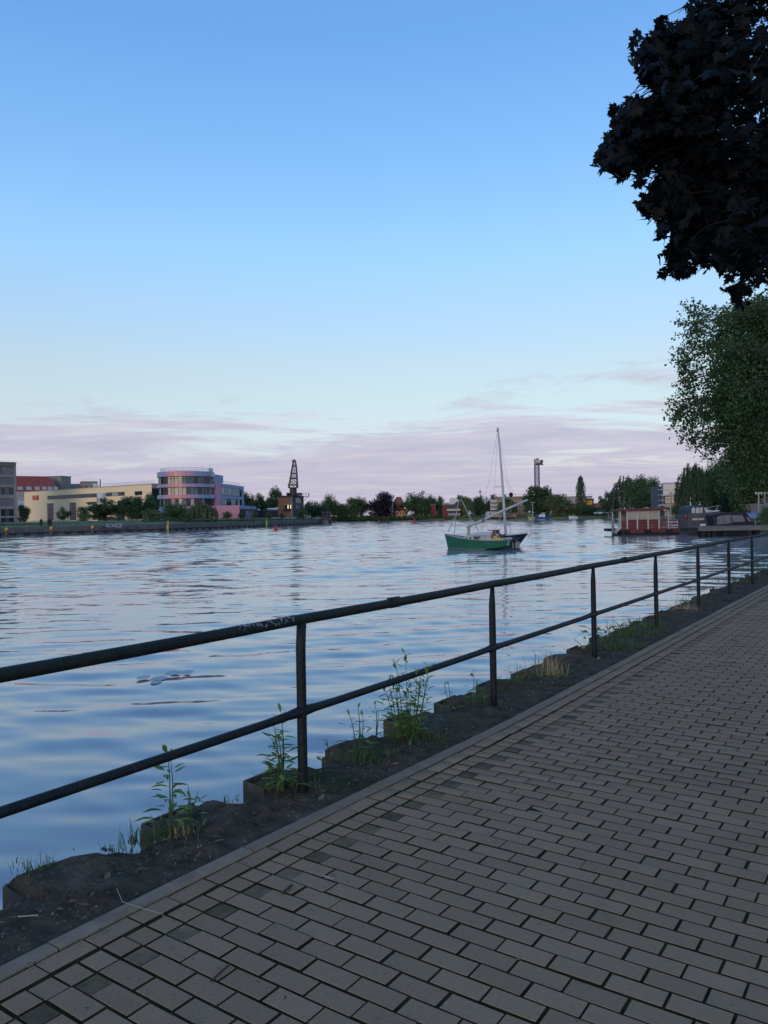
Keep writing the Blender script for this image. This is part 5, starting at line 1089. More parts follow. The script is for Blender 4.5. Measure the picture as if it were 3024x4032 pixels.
mbt = MB(); MBK = mat('maple_bark', (.004, .004, .004), (.008, .008, .008), 8, .95); htop = mbase + V3(-.25, .1, 3.4); limb(mbt, mbase - V3(0, 0, .4), htop, .26, .19, g, 0); mbt.build('trunk', MBK, MP, True)
mbt = MB(); nod = [htop]
for k in range(22):
    e = tw[(k * 53) % len(tw)]; nod.append(htop + (e - htop) * .6); limb(mbt, htop + V3(0, 0, .1 * (k % 7)), nod[-1], .07, .03, g, .10)
mbt.build('limbs', MBK, MP, True); nod = np.array(nod); mbt = MB(); C, Nn, Tp, Ls = [], [], [], []
for e in tw:
    h = nod[np.argmin(((nod - e) ** 2).sum(1))]; s0 = e + unit(unit(h - e) + V3(.25, .1, .35) + g.normal(0, .35, 3)) * .42; dr_ = unit(e - s0)
    mbt.tube([s0 + (e - s0) * .15, (s0 + e) / 2 + V3(0, 0, .03), e - (e - s0) * .2], [.005, .004, .002], 4, False)
    n = g.integers(13, 22)
    for j in range(n):
        f = .1 + .9 * j / n; p = s0 + (e - s0) * min(f, 1.05) + g.normal(0, .075, 3) + V3(0, 0, -.05); tp = unit(dr_ * .5 + g.normal(0, .45, 3) + V3(-.15, -.1, -.75)); nm = unit(g.normal(0, .75, 3) + V3(-.25, -.65, .55))
        C.append(p); Nn.append(nm); Tp.append(tp); Ls.append(g.uniform(.045, .088))
mbt.build('twigs', MBK, MP)['kind'] = 'stuff'; C = np.array(C); Nn = np.array(Nn); Tp = np.array(Tp); Ls = np.array(Ls)
def ok(P): qx, qy = proj(P); return (qx > 3040) | (qy < -60) | (P[:, 1] < .5) | inpoly(qx + g.normal(0, 6, len(qx)), qy + g.normal(0, 6, len(qx)), msil)
Tp = unit(Tp - (Tp * Nn).sum(1, keepdims=True) * Nn); Sd = np.cross(Tp, Nn)
keep = ok(C + Tp * Ls[:, None] * .85) & ok(C + (Tp * .3 + Sd * .35) * Ls[:, None]) & ok(C + (Tp * .3 - Sd * .35) * Ls[:, None]); far_ = np.linalg.norm(C - V3(0, 0, EYE), axis=1) > 1.6; keep &= far_
C, Nn, Tp, Sd, Ls = C[keep], Nn[keep], Tp[keep], Sd[keep], Ls[keep]
qx, qy = proj(C); infr = (qx > 2250) & (qx < 3080) & (qy > -60) & (qy < 1300) & (C[:, 1] > .5); rank = np.where(infr, Ls / C[:, 1], -1); top300 = np.argsort(-rank)[:300]; sel = np.zeros(len(C), bool); sel[top300] = True
for i in top300:
    me = MLEAF[i % 3]; o = bpy.data.objects.new('maple_leaf', me); col.objects.link(o); o.parent = MP
    M = Matrix(((Sd[i][0] * Ls[i], Tp[i][0] * Ls[i], Nn[i][0] * Ls[i], C[i][0] - mbase[0]), (Sd[i][1] * Ls[i], Tp[i][1] * Ls[i], Nn[i][1] * Ls[i], C[i][1] - mbase[1]), (Sd[i][2] * Ls[i], Tp[i][2] * Ls[i], Nn[i][2] * Ls[i], C[i][2] - mbase[2]), (0, 0, 0, 1)))
    o.matrix_local = M
r_ = ~sel; base_v = [maple_verts(c_) for c_ in (.10, -.22, .32)]; Cr, Nr, Tr, Sr, Lr = C[r_], Nn[r_], Tp[r_], Sd[r_], Ls[r_]; nr = len(Cr)
bv = np.stack([base_v[i % 3] for i in range(nr)]); vv2 = Cr[:, None] + (bv[:, :, :1] * Sr[:, None] + bv[:, :, 1:2] * Tr[:, None] + bv[:, :, 2:] * Nr[:, None]) * Lr[:, None, None]
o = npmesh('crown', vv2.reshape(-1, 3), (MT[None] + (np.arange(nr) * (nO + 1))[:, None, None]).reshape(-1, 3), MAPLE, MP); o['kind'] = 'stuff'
print('maple leaves', len(C))

# ================================================================== BOATS, RAFT, JETTY
def hull(L, B, stations, sheer, keel, frame, n=8):
    """stations: list of (t, half beam fraction); returns shell verts/faces. frame maps (x,y,z) -> world; x along, bow at +"""
    v = []; f = []; m = len(stations)
    for t, hb, hbw in stations:
        zs, zk = sheer(t), keel(t)
        ring = []
        for k in range(n + 1):
            s = k / n; w = hb * (1 - s ** 2.6) ** .5 if False else (hb + (hbw - hb) * s) * (1 if s < .75 else 1 - ((s - .75) / .25) ** 2 * .9)
            ring.append((t * L, w * B / 2, zs + (zk - zs) * s))
        v += [frame(*p) for p in ring] + [frame(x, -y, z) for x, y, z in ring[::-1]]
    w_ = 2 * n + 2
    for i in range(m - 1):
        for k in range(w_ - 1): f.append((i * w_ + k, i * w_ + k + 1, (i + 1) * w_ + k + 1, (i + 1) * w_ + k))
    f.append(tuple(range(w_))); return v, f
def mkframe(o, ang):
    c, s = math.cos(ang), math.sin(ang); o = np.asarray(o, float)
    return lambda x, y, z: V3(o[0] + x * c - y * s, o[1] + x * s + y * c, o[2] + z)
def cabin(fr, x0, x1, w0, w1, z0, z1, t0=.0, t1=.0, name='cabin', m=None, par=None, tw=.85):
    mb = MB(); mb.hexa([fr(x0, -w0 / 2, z0), fr(x1, -w1 / 2, z0), fr(x1, w1 / 2, z0), fr(x0, w0 / 2, z0), fr(x0 + t0, -w0 / 2 * tw, z1), fr(x1 - t1, -w1 / 2 * tw, z1), fr(x1 - t1, w1 / 2 * tw, z1), fr(x0 + t0, w0 / 2 * tw, z1)])
    return mb.build(name, m, par)
GREEN = mat('hull_green', (.014, .10, .056), (.022, .13, .072), 2.5, .45, stretch=(1, 1, 2), c3=(.05, .16, .10)); GREYP = mat('cabin_grey', (.34, .34, .335), (.44, .43, .42), 3, .6); SPAR = mat('spar_grey', (.36, .36, .35), (.46, .45, .43), 4, .5); MAHO = mat('mahogany', (.12, .032, .022), (.17, .05, .035), 4, .5); NAVY = mat('hull_navy', (.008, .011, .020), (.013, .016, .027), 2, .3, spec=.5); DECKW = mat('deck_white', (.55, .53, .52), (.62, .60, .58), 3, .6); ROPE = flat('rope', (.22, .21, .2)); STEELT = flat('tube_steel', (.34, .35, .37), .4)
# -- green sailing boat: bow to the left and away, transom to the right
stn = W(1985, 2180, 51.5); th = R(180 - 38); LB, BB = 5.0, 1.75
so_ = np.array([stn[0] + .45, 51.6, 0.0]); fr = mkframe(so_, th)
gb = thing('green_sailing_boat', 'old green hulled sailing boat with grey cabin and raised diagonal spar', 'boat', so_)
sheer = lambda t: .70 - .30 * t + .68 * t * t; keel = lambda t: (.18 - .9 * min(t, .35)) if t < .35 else -.22
st = [(0, .80, .60), (.12, .88, .7), (.3, .98, .8), (.5, 1.0, .8), (.68, .9, .65), (.82, .66, .42), (.93, .36, .18), (1.0, .05, .02)]
v, f_ = hull(LB, BB, st, sheer, keel, lambda x, y, z: fr(x + (.25 * max(z - .1, 0) if x > LB * .9 else 0) - (.14 * (z - .1) if x < .01 else 0), y, z)); mb = MB(); mb.add(v, f_); hb = mb.build('hull', GREEN, gb)
mb = MB(); pts_l = [fr(t * LB + (.25 * (sheer(t) - .1) if t > .9 else 0), h * BB / 2 + .01, sheer(t)) for t, h, _ in st]; pts_r = [fr(t * LB + (.25 * (sheer(t) - .1) if t > .9 else 0), -h * BB / 2 - .01, sheer(t)) for t, h, _ in st]
mb.tube(pts_l, .028, 6); mb.tube(pts_r, .028, 6); mb.tube([pts_l[0], pts_r[0]], .025, 6); mb.build('rub_rail', flat('rail_tan', (.34, .30, .25)), gb)
mb = MB(); n_ = len(st); dv = [fr(t * LB, h * BB / 2 * .97, sheer(t) - .06) for t, h, _ in st] + [fr(t * LB, -h * BB / 2 * .97, sheer(t) - .06) for t, h, _ in st]; mb.add(dv, [(i, n_ + i, n_ + i + 1, i + 1) for i in range(n_ - 1)]); mb.build('deck', GREYP, gb)
mb = MB(); wl_ = [fr(t * LB, h * BB / 2 * .985 + .012, .07) for t, h in ((.3, .84), (.5, .86), (.68, .72), (.82, .48), (.93, .24), (.985, .05))]; mb.tube(wl_, .02, 5); mb.build('waterline_stripe', flat('stripe_tan', (.28, .26, .2)), gb)
zc0 = .55; ca = cabin(fr, 1.15, 3.55, 1.30, .95, zc0, 1.06, .05, .35, 'cabin', GREYP, gb)
cb = cabin(fr, 1.12, 2.75, 1.34, 1.2, 1.0, 1.20, .05, .30, 'cabin_top', flat('cabin_top', (.44, .45, .46)), gb, .8)
for xa, xb, zz0, zz1 in ((2.0, 2.55, .66, .92), (2.75, 2.92, .72, .86), (3.08, 3.2, .72, .84)):
    for s_ in (1, -1):
        mb = MB(); yy_ = lambda x, z: s_ * ((1.30 + (.95 - 1.30) * (x - 1.15) / 2.4) / 2 * (1 - .15 * (z - zc0) / .51) + .008)
        mb.add([fr(xa, yy_(xa, zz0), zz0), fr(xb, yy_(xb, zz0), zz0), fr(xb, yy_(xb, zz1), zz1), fr(xa, yy_(xa, zz1), zz1)] + [fr(xa, yy_(xa, zz0) - s_ * .03, zz0), fr(xb, yy_(xb, zz0) - s_ * .03, zz0), fr(xb, yy_(xb, zz1) - s_ * .03, zz1), fr(xa, yy_(xa, zz1) - s_ * .03, zz1)], [(0, 1, 2, 3), (7, 6, 5, 4), (0, 4, 5, 1), (1, 5, 6, 2), (2, 6, 7, 3), (3, 7, 4, 0)]); mb.build('window', PANE, ca)
mb = MB(); mb.obox(fr(1.02, -.36, .58), fr(.12, 0, 0) - fr(0, 0, 0), fr(0, .72, 0) - fr(0, 0, 0), (0, 0, .74)); mb.build('companionway', MAHO, gb); mb = MB(); mb.obox(fr(.98, -.42, 1.31), fr(.5, 0, 0) - fr(0, 0, 0), fr(0, .84, 0) - fr(0, 0, 0), (0, 0, .05)); mb.build('hatch_top', flat('hatch_red', (.16, .05, .04)), gb)
mb = MB(); mb.obox(fr(.15, -.66, .5), fr(.9, 0, 0) - fr(0, 0, 0), fr(0, .05, 0) - fr(0, 0, 0), (0, 0, .33)); mb.obox(fr(.15, .61, .5), fr(1.9, 0, 0) - fr(0, 0, 0), fr(0, .05, 0) - fr(0, 0, 0), (0, 0, .30)); mb.build('coaming', GREYP, gb)
# lifebuoy and yellow bag rest in the cockpit
lc = fr(.86, .16, .86); lb_ = thing('lifebuoy', 'white and orange lifebuoy at the green boat companionway', 'lifebuoy', lc); mb = MB(); mo = MB()
ex_, ez_ = unit(fr(0, 1, 0) - fr(0, 0, 0)), V3(0, 0, 1)
for k in range(8):
    seg = [lc + (ex_ * math.cos(a) + ez_ * math.sin(a)) * .2 for a in np.linspace(k * math.pi / 4, (k + 1) * math.pi / 4 - .01, 5)]; (mb if k % 2 else mo).tube(seg, .06, 8)
mb.build('ring', flat('buoy_white', (.6, .58, .55)), lb_, True); mo.build('band', flat('buoy_band', (.5, .16, .08)) if False else flat('buoy_pale', (.55, .42, .36)), lb_, True)
yc = fr(.55, .52, .62); mb = MB(); mb.tube([fr(.95, .60, .96), fr(.8, .60, .84), fr(.55, .60, .72), fr(.25, .58, .68)], [.03, .13, .12, .05], 9); yb_ = mb.build('yellow_bag', flat('bag_yellow', (.62, .40, .03)), None, True); tag(yb_, 'crumpled yellow sail bag on the green boat side deck', 'bag')
# name on transom, outboard bracket and motor
tx = lambda y, z: fr(-.045 - .14 * (z - .1), y, z)
ey_ = unit(fr(0, -1, 0) - fr(0, 0, 0))
text_mesh('name_lettering', 'TOR', .16, tx(.47, .58), ey_, V3(0, 0, 1), WHITE, gb, .006, 1.2); text_mesh('name_lettering', 'BER', .16, tx(.47, .41), ey_, V3(0, 0, 1), WHITE, gb, .006, 1.2)
mb = MB(); mb.obox(fr(-.42, -.52, .16), fr(.3, 0, 0) - fr(0, 0, 0), fr(0, .46, 0) - fr(0, 0, 0), (0, 0, .40)); mb.build('motor_bracket', mat('bracket_wood', (.26, .24, .21), (.34, .31, .27), 6), gb)
mb = MB(); mb.tube([fr(-.3, .02, .52), fr(-.3, .02, .60), fr(-.3, .02, .86), fr(-.3, .02, .9)], [.08, .14, .13, .05], 8); mb.tube([fr(-.3, .02, -.3), fr(-.3, .02, .55)], .05, 6); mb.build('outboard_motor', flat('motor_black', (.015, .016, .018), .4), gb, True)
# patches of worn paint on the hull side
gg = random.Random(3); mb = MB()
for k in range(7):
    t = gg.uniform(.06, .8); hbp = np.interp(t, [s_[0] for s_ in st], [s_[1] for s_ in st]); z_ = sheer(t) * gg.uniform(.45, .85); s_ = (sheer(t) - z_) / (sheer(t) - keel(t)); hw2 = np.interp(t, [q_[0] for q_ in st], [q_[2] for q_ in st]); y_ = (hbp + (hw2 - hbp) * s_) * BB / 2 + .008; w_ = gg.uniform(.02, .06); h_ = gg.uniform(.012, .03)
    mb.add([fr(t * LB - w_, y_ + .004, z_), fr(t * LB, y_ + .004, z_ - h_), fr(t * LB + w_, y_ + .004, z_ + .01), fr(t * LB, y_ + .004, z_ + h_)], [(0, 1, 2, 3)])
mb.build('worn_patch', flat('patch_pale', (.22, .30, .25)), gb)
DB = 53.0; Q = lambda x, y, d=DB: W(x, y, d)
def fixed(name, m, par, segs, r, n=6, sm=True): mb = MB(); [mb.tube(s_, r, n) for s_ in segs]; return mb.build(name, m, par, sm)
pb = Q(1846, 2097, 53.6); mb = MB(); mb.obox(pb + V3(-.10, -.1, -.35), (.2, 0, 0), (0, .2, 0), (0, 0, .85)); mb.build('tabernacle', mat('post_wood', (.27, .25, .22), (.36, .33, .29), 6), gb)
mb = MB(); mb.tube([Q(1838, 2077, 53.9), Q(1846, 2073, 53.8), Q(1960, 2020, 53.2), Q(2074, 1969, 52.6)], [.06, .085, .085, .075], 10); mb.build('lowered_mast', SPAR, gb, True)
fixed('lashing', flat('lash_dark', (.05, .05, .055)), gb, [[Q(x, y - 5, 53.3), Q(x + 3, y + 5, 53.2)] for x, y in ((1903, 2047), (1946, 2027), (1899, 2049))], .03)
fixed('boom_fitting', flat('fit_green', (.12, .35, .22)), gb, [[Q(2073, 1967, 52.6), Q(2079, 1972, 52.55)]], .07)
fixed('crutch', STEELT, gb, [[Q(1788, 2118, 54.6), Q(1794, 2040, 54.4), Q(1806, 1973, 54.2), Q(1812, 1967, 54.2), Q(1820, 1973, 54.0), Q(1852, 2040, 53.4), Q(1886, 2090, 53.0)], [Q(1766, 2093, 55.3), Q(1788, 2038, 54.8)]], .026)
fixed('pushpit', STEELT, gb, [[Q(1950, 2130, 51.6), Q(1950, 2083, 51.6), Q(1975, 2028, 51.6)], [Q(2008, 2125, 51.5), Q(2008, 2078, 51.5), Q(1990, 2042, 51.5)], [Q(1800, 2105, 54), Q(1860, 2106, 53), Q(1950, 2101, 51.7)], [Q(1800, 2118, 54), Q(1950, 2122, 51.7)], [Q(1898, 2090, 53), Q(1896, 2070, 53), Q(1908, 2073, 53)], [Q(1797, 2075, 54), Q(1810, 2070, 54)]], .018)
fixed('line', ROPE, gb, [[Q(1850, 2090, 53.6), Q(1893, 2055, 53.3)], [Q(1860, 2095, 53.5), Q(1895, 2050, 53.3)], [Q(1780, 2170, 55.2), Q(1776, 2140, 55.4)]], .008, 4)
mb = MB(); mb.tube([Q(1963, 2100, 52), Q(1975, 2110, 52), Q(1990, 2106, 52)], [.06, .1, .06], 7); mb.tube([Q(1955, 2112, 51.8), Q(1958, 2126, 51.7)], .05, 6); mb.build('deck_gear', flat('gear_dark', (.07, .065, .06)), gb, True)
# -- navy hulled yacht behind it, bow to the right
so2 = np.array([Q(1962, 2180, 56)[0], 56.2, 0.0]); fr2 = mkframe(so2, R(-6)); nb_ = thing('navy_sailing_yacht', 'navy hulled sailing yacht with white deck and tall mast behind the green boat', 'boat', so2)
L2, B2 = 2.25 * 1.0 + .0, 1.9
L2 = (Q(2084, 2118, 56)[0] - so2[0]) / math.cos(R(6)) / 1.0 - .1
x_back = -3.6; LT2 = L2 - x_back
s2 = [(0, .72, .5), (.2, .9, .7), (.45, 1.0, .78), (.65, .92, .62), (.8, .70, .36), (.92, .36, .12), (1.0, .04, .01)]
sh2 = lambda t: .82 - .22 * t + .42 * t * t; kl2 = lambda t: -.25 if t < .8 else -.25 + .3 * ((t - .8) / .2)
v, f_ = hull(LT2, B2, s2, sh2, kl2, lambda x, y, z: fr2(x + x_back - (.75 * (1 - z / .95) if x > LT2 * .86 and z < .95 else 0) * min(1, (x / LT2 - .8) / .2), y, z)); mb = MB(); mb.add(v, f_); mb.build('hull', NAVY, nb_)
mb = MB(); n_ = len(s2); dv = [fr2(t * LT2 + x_back, h * B2 / 2 * .99, sh2(t) - .01) for t, h, _ in s2] + [fr2(t * LT2 + x_back, -h * B2 / 2 * .99, sh2(t) - .01) for t, h, _ in s2]; mb.add(dv, [(i, n_ + i, n_ + i + 1, i + 1) for i in range(n_ - 1)]); mb.build('deck', DECKW, nb_)
mb = MB(); mb.tube([fr2(t * LT2 + x_back, -h * B2 / 2 - .005, sh2(t)) for t, h, _ in s2], .03, 6); mb.tube([fr2(t * LT2 + x_back, h * B2 / 2 + .005, sh2(t)) for t, h, _ in s2], .03, 6); mb.build('toe_rail', DECKW, nb_)
cabin(fr2, x_back + 1.2, L2 - 1.5, 1.3, .9, .72, 1.02, .2, .5, 'coachroof', DECKW, nb_)
DM = 55.8; M_ = lambda x, y, d=DM: W(x, y, d)
mb = MB(); mb.tube([M_(1992, 2112), M_(1986, 2020), M_(1978, 1900), M_(1968, 1770), M_(1961, 1690)], [.10, .095, .085, .07, .05], 10); mst = mb.build('mast', mat('mast_grey', (.42, .42, .42), (.5, .5, .49), 3, .4), nb_, True)
mb = MB(); mb.tube([M_(1957, 1700), M_(1960, 1684), M_(1963, 1692)], .05, 6); mb.build('mast_head', flat('mh', (.2, .2, .22)), mst)
fixed('spreader', STEELT, mst, [[M_(1946, 1918), M_(1980, 1915), M_(1985, 1917)]], .022)
fixed('shroud', flat('wire', (.25, .25, .28)), nb_, [[M_(1959, 1695), M_(1925, 1900), M_(1908, 1950)], [M_(1960, 1700), M_(1947, 1918), M_(1944, 1944)], [M_(1961, 1692), M_(2000, 1900), M_(2030, 1950)], [M_(1978, 1850), M_(2005, 1930)], [M_(2030, 1950), M_(2054, 2092)]], .007, 4)
mb = MB(); c_ = M_(2012, 1948); mb.lathe([(.02, -.17), (.1, -.14), (.15, -.05), (.15, .05), (.1, .14), (.02, .17)], c_, 14); o = mb.build('anchor_ball', flat('ball_black', (.008, .008, .01)), nb_, True); fixed('ball_line', flat('wire', (.25, .25, .28)), nb_, [[M_(2006, 1925), c_ + V3(0, 0, .16)], [c_ - V3(0, 0, .16), M_(2012, 2100)]], .006, 4)
mb = MB(); c_ = M_(1989, 1958); mb.lathe([(.07, -.13), (.09, -.1), (.09, .06), (.07, .09), (.07, .16), (.03, .2)], c_, 10); mb.build('green_lantern', flat('lamp_green', (.03, .30, .13), .3), mst, True)
fixed('pulpit', STEELT, nb_, [[M_(2037, 2118), M_(2055, 2094), M_(2070, 2088), M_(2097, 2087), M_(2090, 2100), M_(2078, 2114)], [M_(2097, 2087), M_(2080, 2115)], [M_(2008, 2112), M_(2008, 2098), M_(2018, 2098), M_(2018, 2112)]], .02)
fixed('boom', STEELT, nb_, [[M_(1910, 2027), M_(1950, 2020), M_(2006, 2024)], [M_(1992, 2045), M_(2008, 2076)]], .03)
fixed('mooring_rope', ROPE, nb_, [[M_(2020, 2140, 54), M_(2030, 2134, 54.5), M_(2045, 2116, 55)]], .018, 5)
# -- red channel buoys
def buoy(px, py, D, sc, label):
    b = thing('channel_buoy', label, 'buoy', (*pxd(px, D), 0), 'red channel buoys'); x, y = pxd(px, D); mb = MB(); mb.lathe([(.1, -.3), (.95, -.2), (.95, .15), (.75, .35), (.55, .55)], (x, y, 0), 18); mb.build('float', flat('buoy_red', (.60, .022, .025), .45), b, True)
    mb = MB(); mb.lathe([(.55, .55), (.42, 1.2), (.36, 1.5)], (x, y, 0), 14); mb.build('body', flat('buoy_red', (.60, .022, .025), .45), b, True); mb = MB(); mb.lathe([(.42, 1.5), (.42, 2.15), (.36, 2.2)], (x, y, 0), 14); mb.build('topmark', flat('buoy_red', (.60, .022, .025), .45), b, True); b.scale = (sc, sc, sc); return b
buoy(1084, 2089, 141, .46, 'nearest and largest red buoy by the quay wall'); buoy(1492, 2054, 260, .38, 'tiny low red buoy near the purple tree'); buoy(1632, 2058, 225, .55, 'red buoy on the water below the brick tower house')
# -- quay mooring dolphins with yellow caps and yellow posts
def dolphin(px, ytop, D, label):
    x, y = pxd(px, D); b = thing('mooring_dolphin', label, 'mooring post', (x, y, 0), 'yellow capped mooring posts'); zt = W(px, ytop, D)[2]; mb = MB(); mb.lathe([(.22, -.5), (.22, zt - .45)], (x, y, 0), 12); mb.build('pile', flat('pile_brown', (.10, .075, .065)), b, True); mb = MB(); mb.lathe([(.25, zt - .5), (.26, zt - .1), (.2, zt)], (x, y, 0), 12); mb.build('cap', flat('cap_yellow', (.70, .34, .035)), b, True)
dolphin(25, 2078, 124, 'yellow capped mooring post nearest the left edge'); dolphin(201, 2074, 129, 'yellow capped mooring post in front of the bicycle and people'); dolphin(363, 2070, 135, 'yellow capped mooring post before the silver graffiti')
def ypost(px, y0, y1, D, label):
    x, y = pxd(px, D); b = thing('yellow_post', label, 'post', (x, y, 0), 'slim yellow quay posts'); zt = W(px, y0, D)[2]; mb = MB(); mb.box((x - .1, y - .1, -.2), (x + .1, y + .1, zt)); mb.build('post', flat('post_yellow', (.50, .40, .05)), b); mb = MB(); mb.box((x - .32, y - .08, .3), (x - .12, y + .08, zt * .62)); mb.build('fender_plate', flat('plate_yellow', (.36, .30, .08)), b)
ypost(661, 2050, 2088, 151, 'slim yellow post below the round office'); ypost(1050, 2043, 2078, 190, 'slim yellow post below the dark shed'); ypost(1208, 2046, 2066, 217, 'slim yellow post right of the crane house')
# silver graffiti on a low concrete wall, two people, fences
f = Fac(410, 139, 480, 141); b = thing('graffiti_wall', 'low dark wall with silver bubble graffiti on the left quay', 'wall', f.pt(1, 1.5)); u0, u1, z0, z1 = f.rect(412, 2060, 478, 2083); wallbox(b, f, 0, f.L, 1.4, z1 - .25, .3, flat('gwall', (.06, .065, .07)))
SIL = flat('silver_paint', (.26, .27, .30)); mb = MB(); gz = (z0 + z1) / 2
for cx__, r__ in ((.55, .34), (1.1, .42), (1.75, .34), (2.35, .46), (2.75, .5)):
    P_ = [f.pt(cx__ + math.cos(a) * r__, gz + .1 + math.sin(a) * r__ * .85, .012) for a in np.linspace(0, 6.28, 19)[:-1]]; mb.prism(P_, V3(*(f.n * (.01 + .004 * cx__)), 0))
o = mb.build('graffiti', SIL, b); o['label'] = 'silver bubble letter graffiti'
mb = MB()
for cx__ in (1.1, 2.5): P_ = [f.pt(cx__ + math.cos(a) * .2, gz + .12 + math.sin(a) * .18, .035) for a in np.linspace(0, 6.28, 13)[:-1]]; mb.prism(P_, V3(*(f.n * .01), 0))
mb.build('graffiti_counter', flat('gcount', (.05, .05, .06)), b)
def person(px, y0, y1, D, label, lean=0):
    """small distant standing figure: skinned body"""
    x, y = pxd(px, D); H_ = 1.72; zb = W(px, y1, D)[2]; h = lambda a: a * H_
    J = [(0, 0, .53), (0, 0, .68), (0, 0, .82), (0, 0, .87), (0, -.01, .94), (.10, 0, .80), (.14, -.02, .63), (.13, -.08, .48), (-.10, 0, .80), (-.14, .0, .63), (-.12, -.1, .5), (.055, 0, .50), (.065, -.02, .28), (.07, .02, .04), (.07, -.07, .02), (-.055, 0, .50), (-.07, -.01, .28), (-.08, .03, .04), (-.08, -.06, .02)]
    E_ = [(0, 1), (1, 2), (2, 3), (3, 4), (2, 5), (5, 6), (6, 7), (2, 8), (8, 9), (9, 10), (0, 11), (11, 12), (12, 13), (13, 14), (0, 15), (15, 16), (16, 17), (17, 18)]
    Rr = [.085, .085, .095, .035, .058, .045, .034, .026, .045, .034, .026, .062, .046, .032, .028, .062, .046, .032, .028]
    me = bpy.data.meshes.new('person'); me.from_pydata([(a * H_, b_ * H_, c_ * H_) for a, b_, c_ in J], E_, []); o = bpy.data.objects.new('person', me); col.objects.link(o); o.location = (x, y, zb)
    md = o.modifiers.new('skin', 'SKIN'); me.skin_vertices[0].data[0].use_root = True
    for i, r in enumerate(Rr): me.skin_vertices[0].data[i].radius = (r * H_, r * H_)
    o.modifiers.new('sub', 'SUBSURF').levels = 1; me.materials.append(flat('dark_clothes', (.018, .02, .028))); tag(o, label, 'person'); return o
person(162, 2058, 2079, 134, 'person in dark clothes standing on the left quay behind the posts')
person(192, 2060, 2079, 134, 'person in dark clothes next to the middle yellow capped post, left of it')
person(199, 2060, 2079, 136, 'person in dark clothes right behind the middle yellow capped post')
person(975, 2050, 2066, 192, 'person in dark clothes on the quay below the blue canopy, left of two'); person(990, 2050, 2066, 193, 'person in dark clothes on the quay below the blue canopy, right of two')
f = Fac(1072, 222, 1166, 226); b = thing('board_fence', 'grey vertical board fence before the brick crane house', 'fence', f.pt(2, 1.6)); zt = f.uv(1120, 2036)[1]; nb = 40
FB = mat('fence_grey', (.24, .21, .18), (.30, .27, .24), 1.5, .9, objrand=.2)
for k in range(nb): mb = MB(); f.box(mb, f.L * k / nb + .01, f.L * (k + 1) / nb - .01, 1.5, zt - .06 + .08 * ((k * 7) % 3) / 3, 0, .05); mb.build('board', FB, b)
mb = MB(); q = W(1250, 2056, 228); mb.prism([q + V3(-3.4, 0, -1.2), q + V3(3.4, 0, -1.2), q + V3(2.2, 0, 1.1), q + V3(-.2, 0, 1.6), q + V3(-2.4, 0, .6)], (0, 5, 0)); o = mb.build('rubble_mound', mat('rubble', (.22, .19, .16), (.28, .25, .21), 1.2, .95, bump=.8)); tag(o, 'grey heap of earth at the quay end', 'mound')
mb = MB(); q = pxd(1300, 236); b = thing('quay_end_block', 'dark red steel block at the tip of the quay', 'quay block', (*q, 0)); mb.box((q[0] - 2.2, q[1] - 2.5, -.6), (q[0] + .3, q[1] + 2, 2.6)); mb.build('block', flat('quay_red', (.075, .03, .035)), b); mb = MB()
for a in (0, .8, 1.6, 2.4): mb.bar((q[0] - 2.2 + a, q[1] - 2.4, 2.6), (q[0] - 2.2 + a, q[1] - 2.4, 3.7), .07)
mb.bar((q[0] - 2.2, q[1] - 2.4, 3.7), (q[0] + .2, q[1] - 2.4, 3.7), .07); mb.build('railing', flat('rail_grey', (.22, .22, .24)), b)
# far shore small things
def cruiser(name, label, px0, px1, D, hullm, cabm, top=1.9):
    x0, x1 = W(px0, 2030, D)[0], W(px1, 2030, D)[0]; L = x1 - x0; o_ = np.array([x1, D, 0.]); fr_ = mkframe(o_, R(180)); b = thing(name, label, 'boat', o_)
    s_ = [(0, .9, .75), (.3, 1, .85), (.6, .95, .75), (.8, .7, .45), (.93, .35, .15), (1, .04, .01)]; sh_ = lambda t: .75 + .3 * t * t
    v, f_ = hull(L, L * .34, s_, sh_, lambda t: -.2, fr_); mb = MB(); mb.add(v, f_); n_ = 6; mb.build('hull', hullm, b); mb = MB(); dv = [fr_(t * L, h * L * .17, sh_(t) - .02) for t, h, _ in s_] + [fr_(t * L, -h * L * .17, sh_(t) - .02) for t, h, _ in s_]; mb.add(dv, [(i, n_ + i, n_ + i + 1, i + 1) for i in range(n_ - 1)]); mb.build('deck', DECKW, b)
    c_ = cabin(fr_, L * .3, L * .78, L * .26, L * .18, .7, top * .72, .1, .5, 'cabin', cabm, b); cabin(fr_, L * .32, L * .6, L * .22, L * .18, top * .72, top, .1, .45, 'wheelhouse', cabm, b)
    mb = MB()
    for k in range(3):
        for s2_ in (1, -1): mb.obox(fr_(L * (.36 + .08 * k), s2_ * L * .1085, top * .76), fr_(L * .055, 0, 0) - fr_(0, 0, 0), fr_(0, s2_ * .03, 0) - fr_(0, 0, 0), (0, 0, top * .16))
    mb.build('windows', PANE, b); mb = MB(); mb.tube([fr_(L * .97, 0, 1.0), fr_(L * .9, L * .06, 1.5), fr_(L * .6, L * .15, 1.3)], .03, 5); mb.tube([fr_(L * .97, 0, 1.0), fr_(L * .9, -L * .06, 1.5), fr_(L * .6, -L * .15, 1.3)], .03, 5); mb.build('pulpit', STEELT, b); return b
cruiser('motor_boat', 'blue and white motor boat moored below the tower crane trees', 2106, 2162, 286, flat('hull_blue', (.03, .08, .24), .4), DECKW, 2.3)
cruiser('motor_boat', 'small white motor boat with dark waterline left of the poplar', 2240, 2274, 278, flat('hull_white', (.58, .57, .55), .4), flat('cab_tan', (.42, .39, .36)), 1.4)
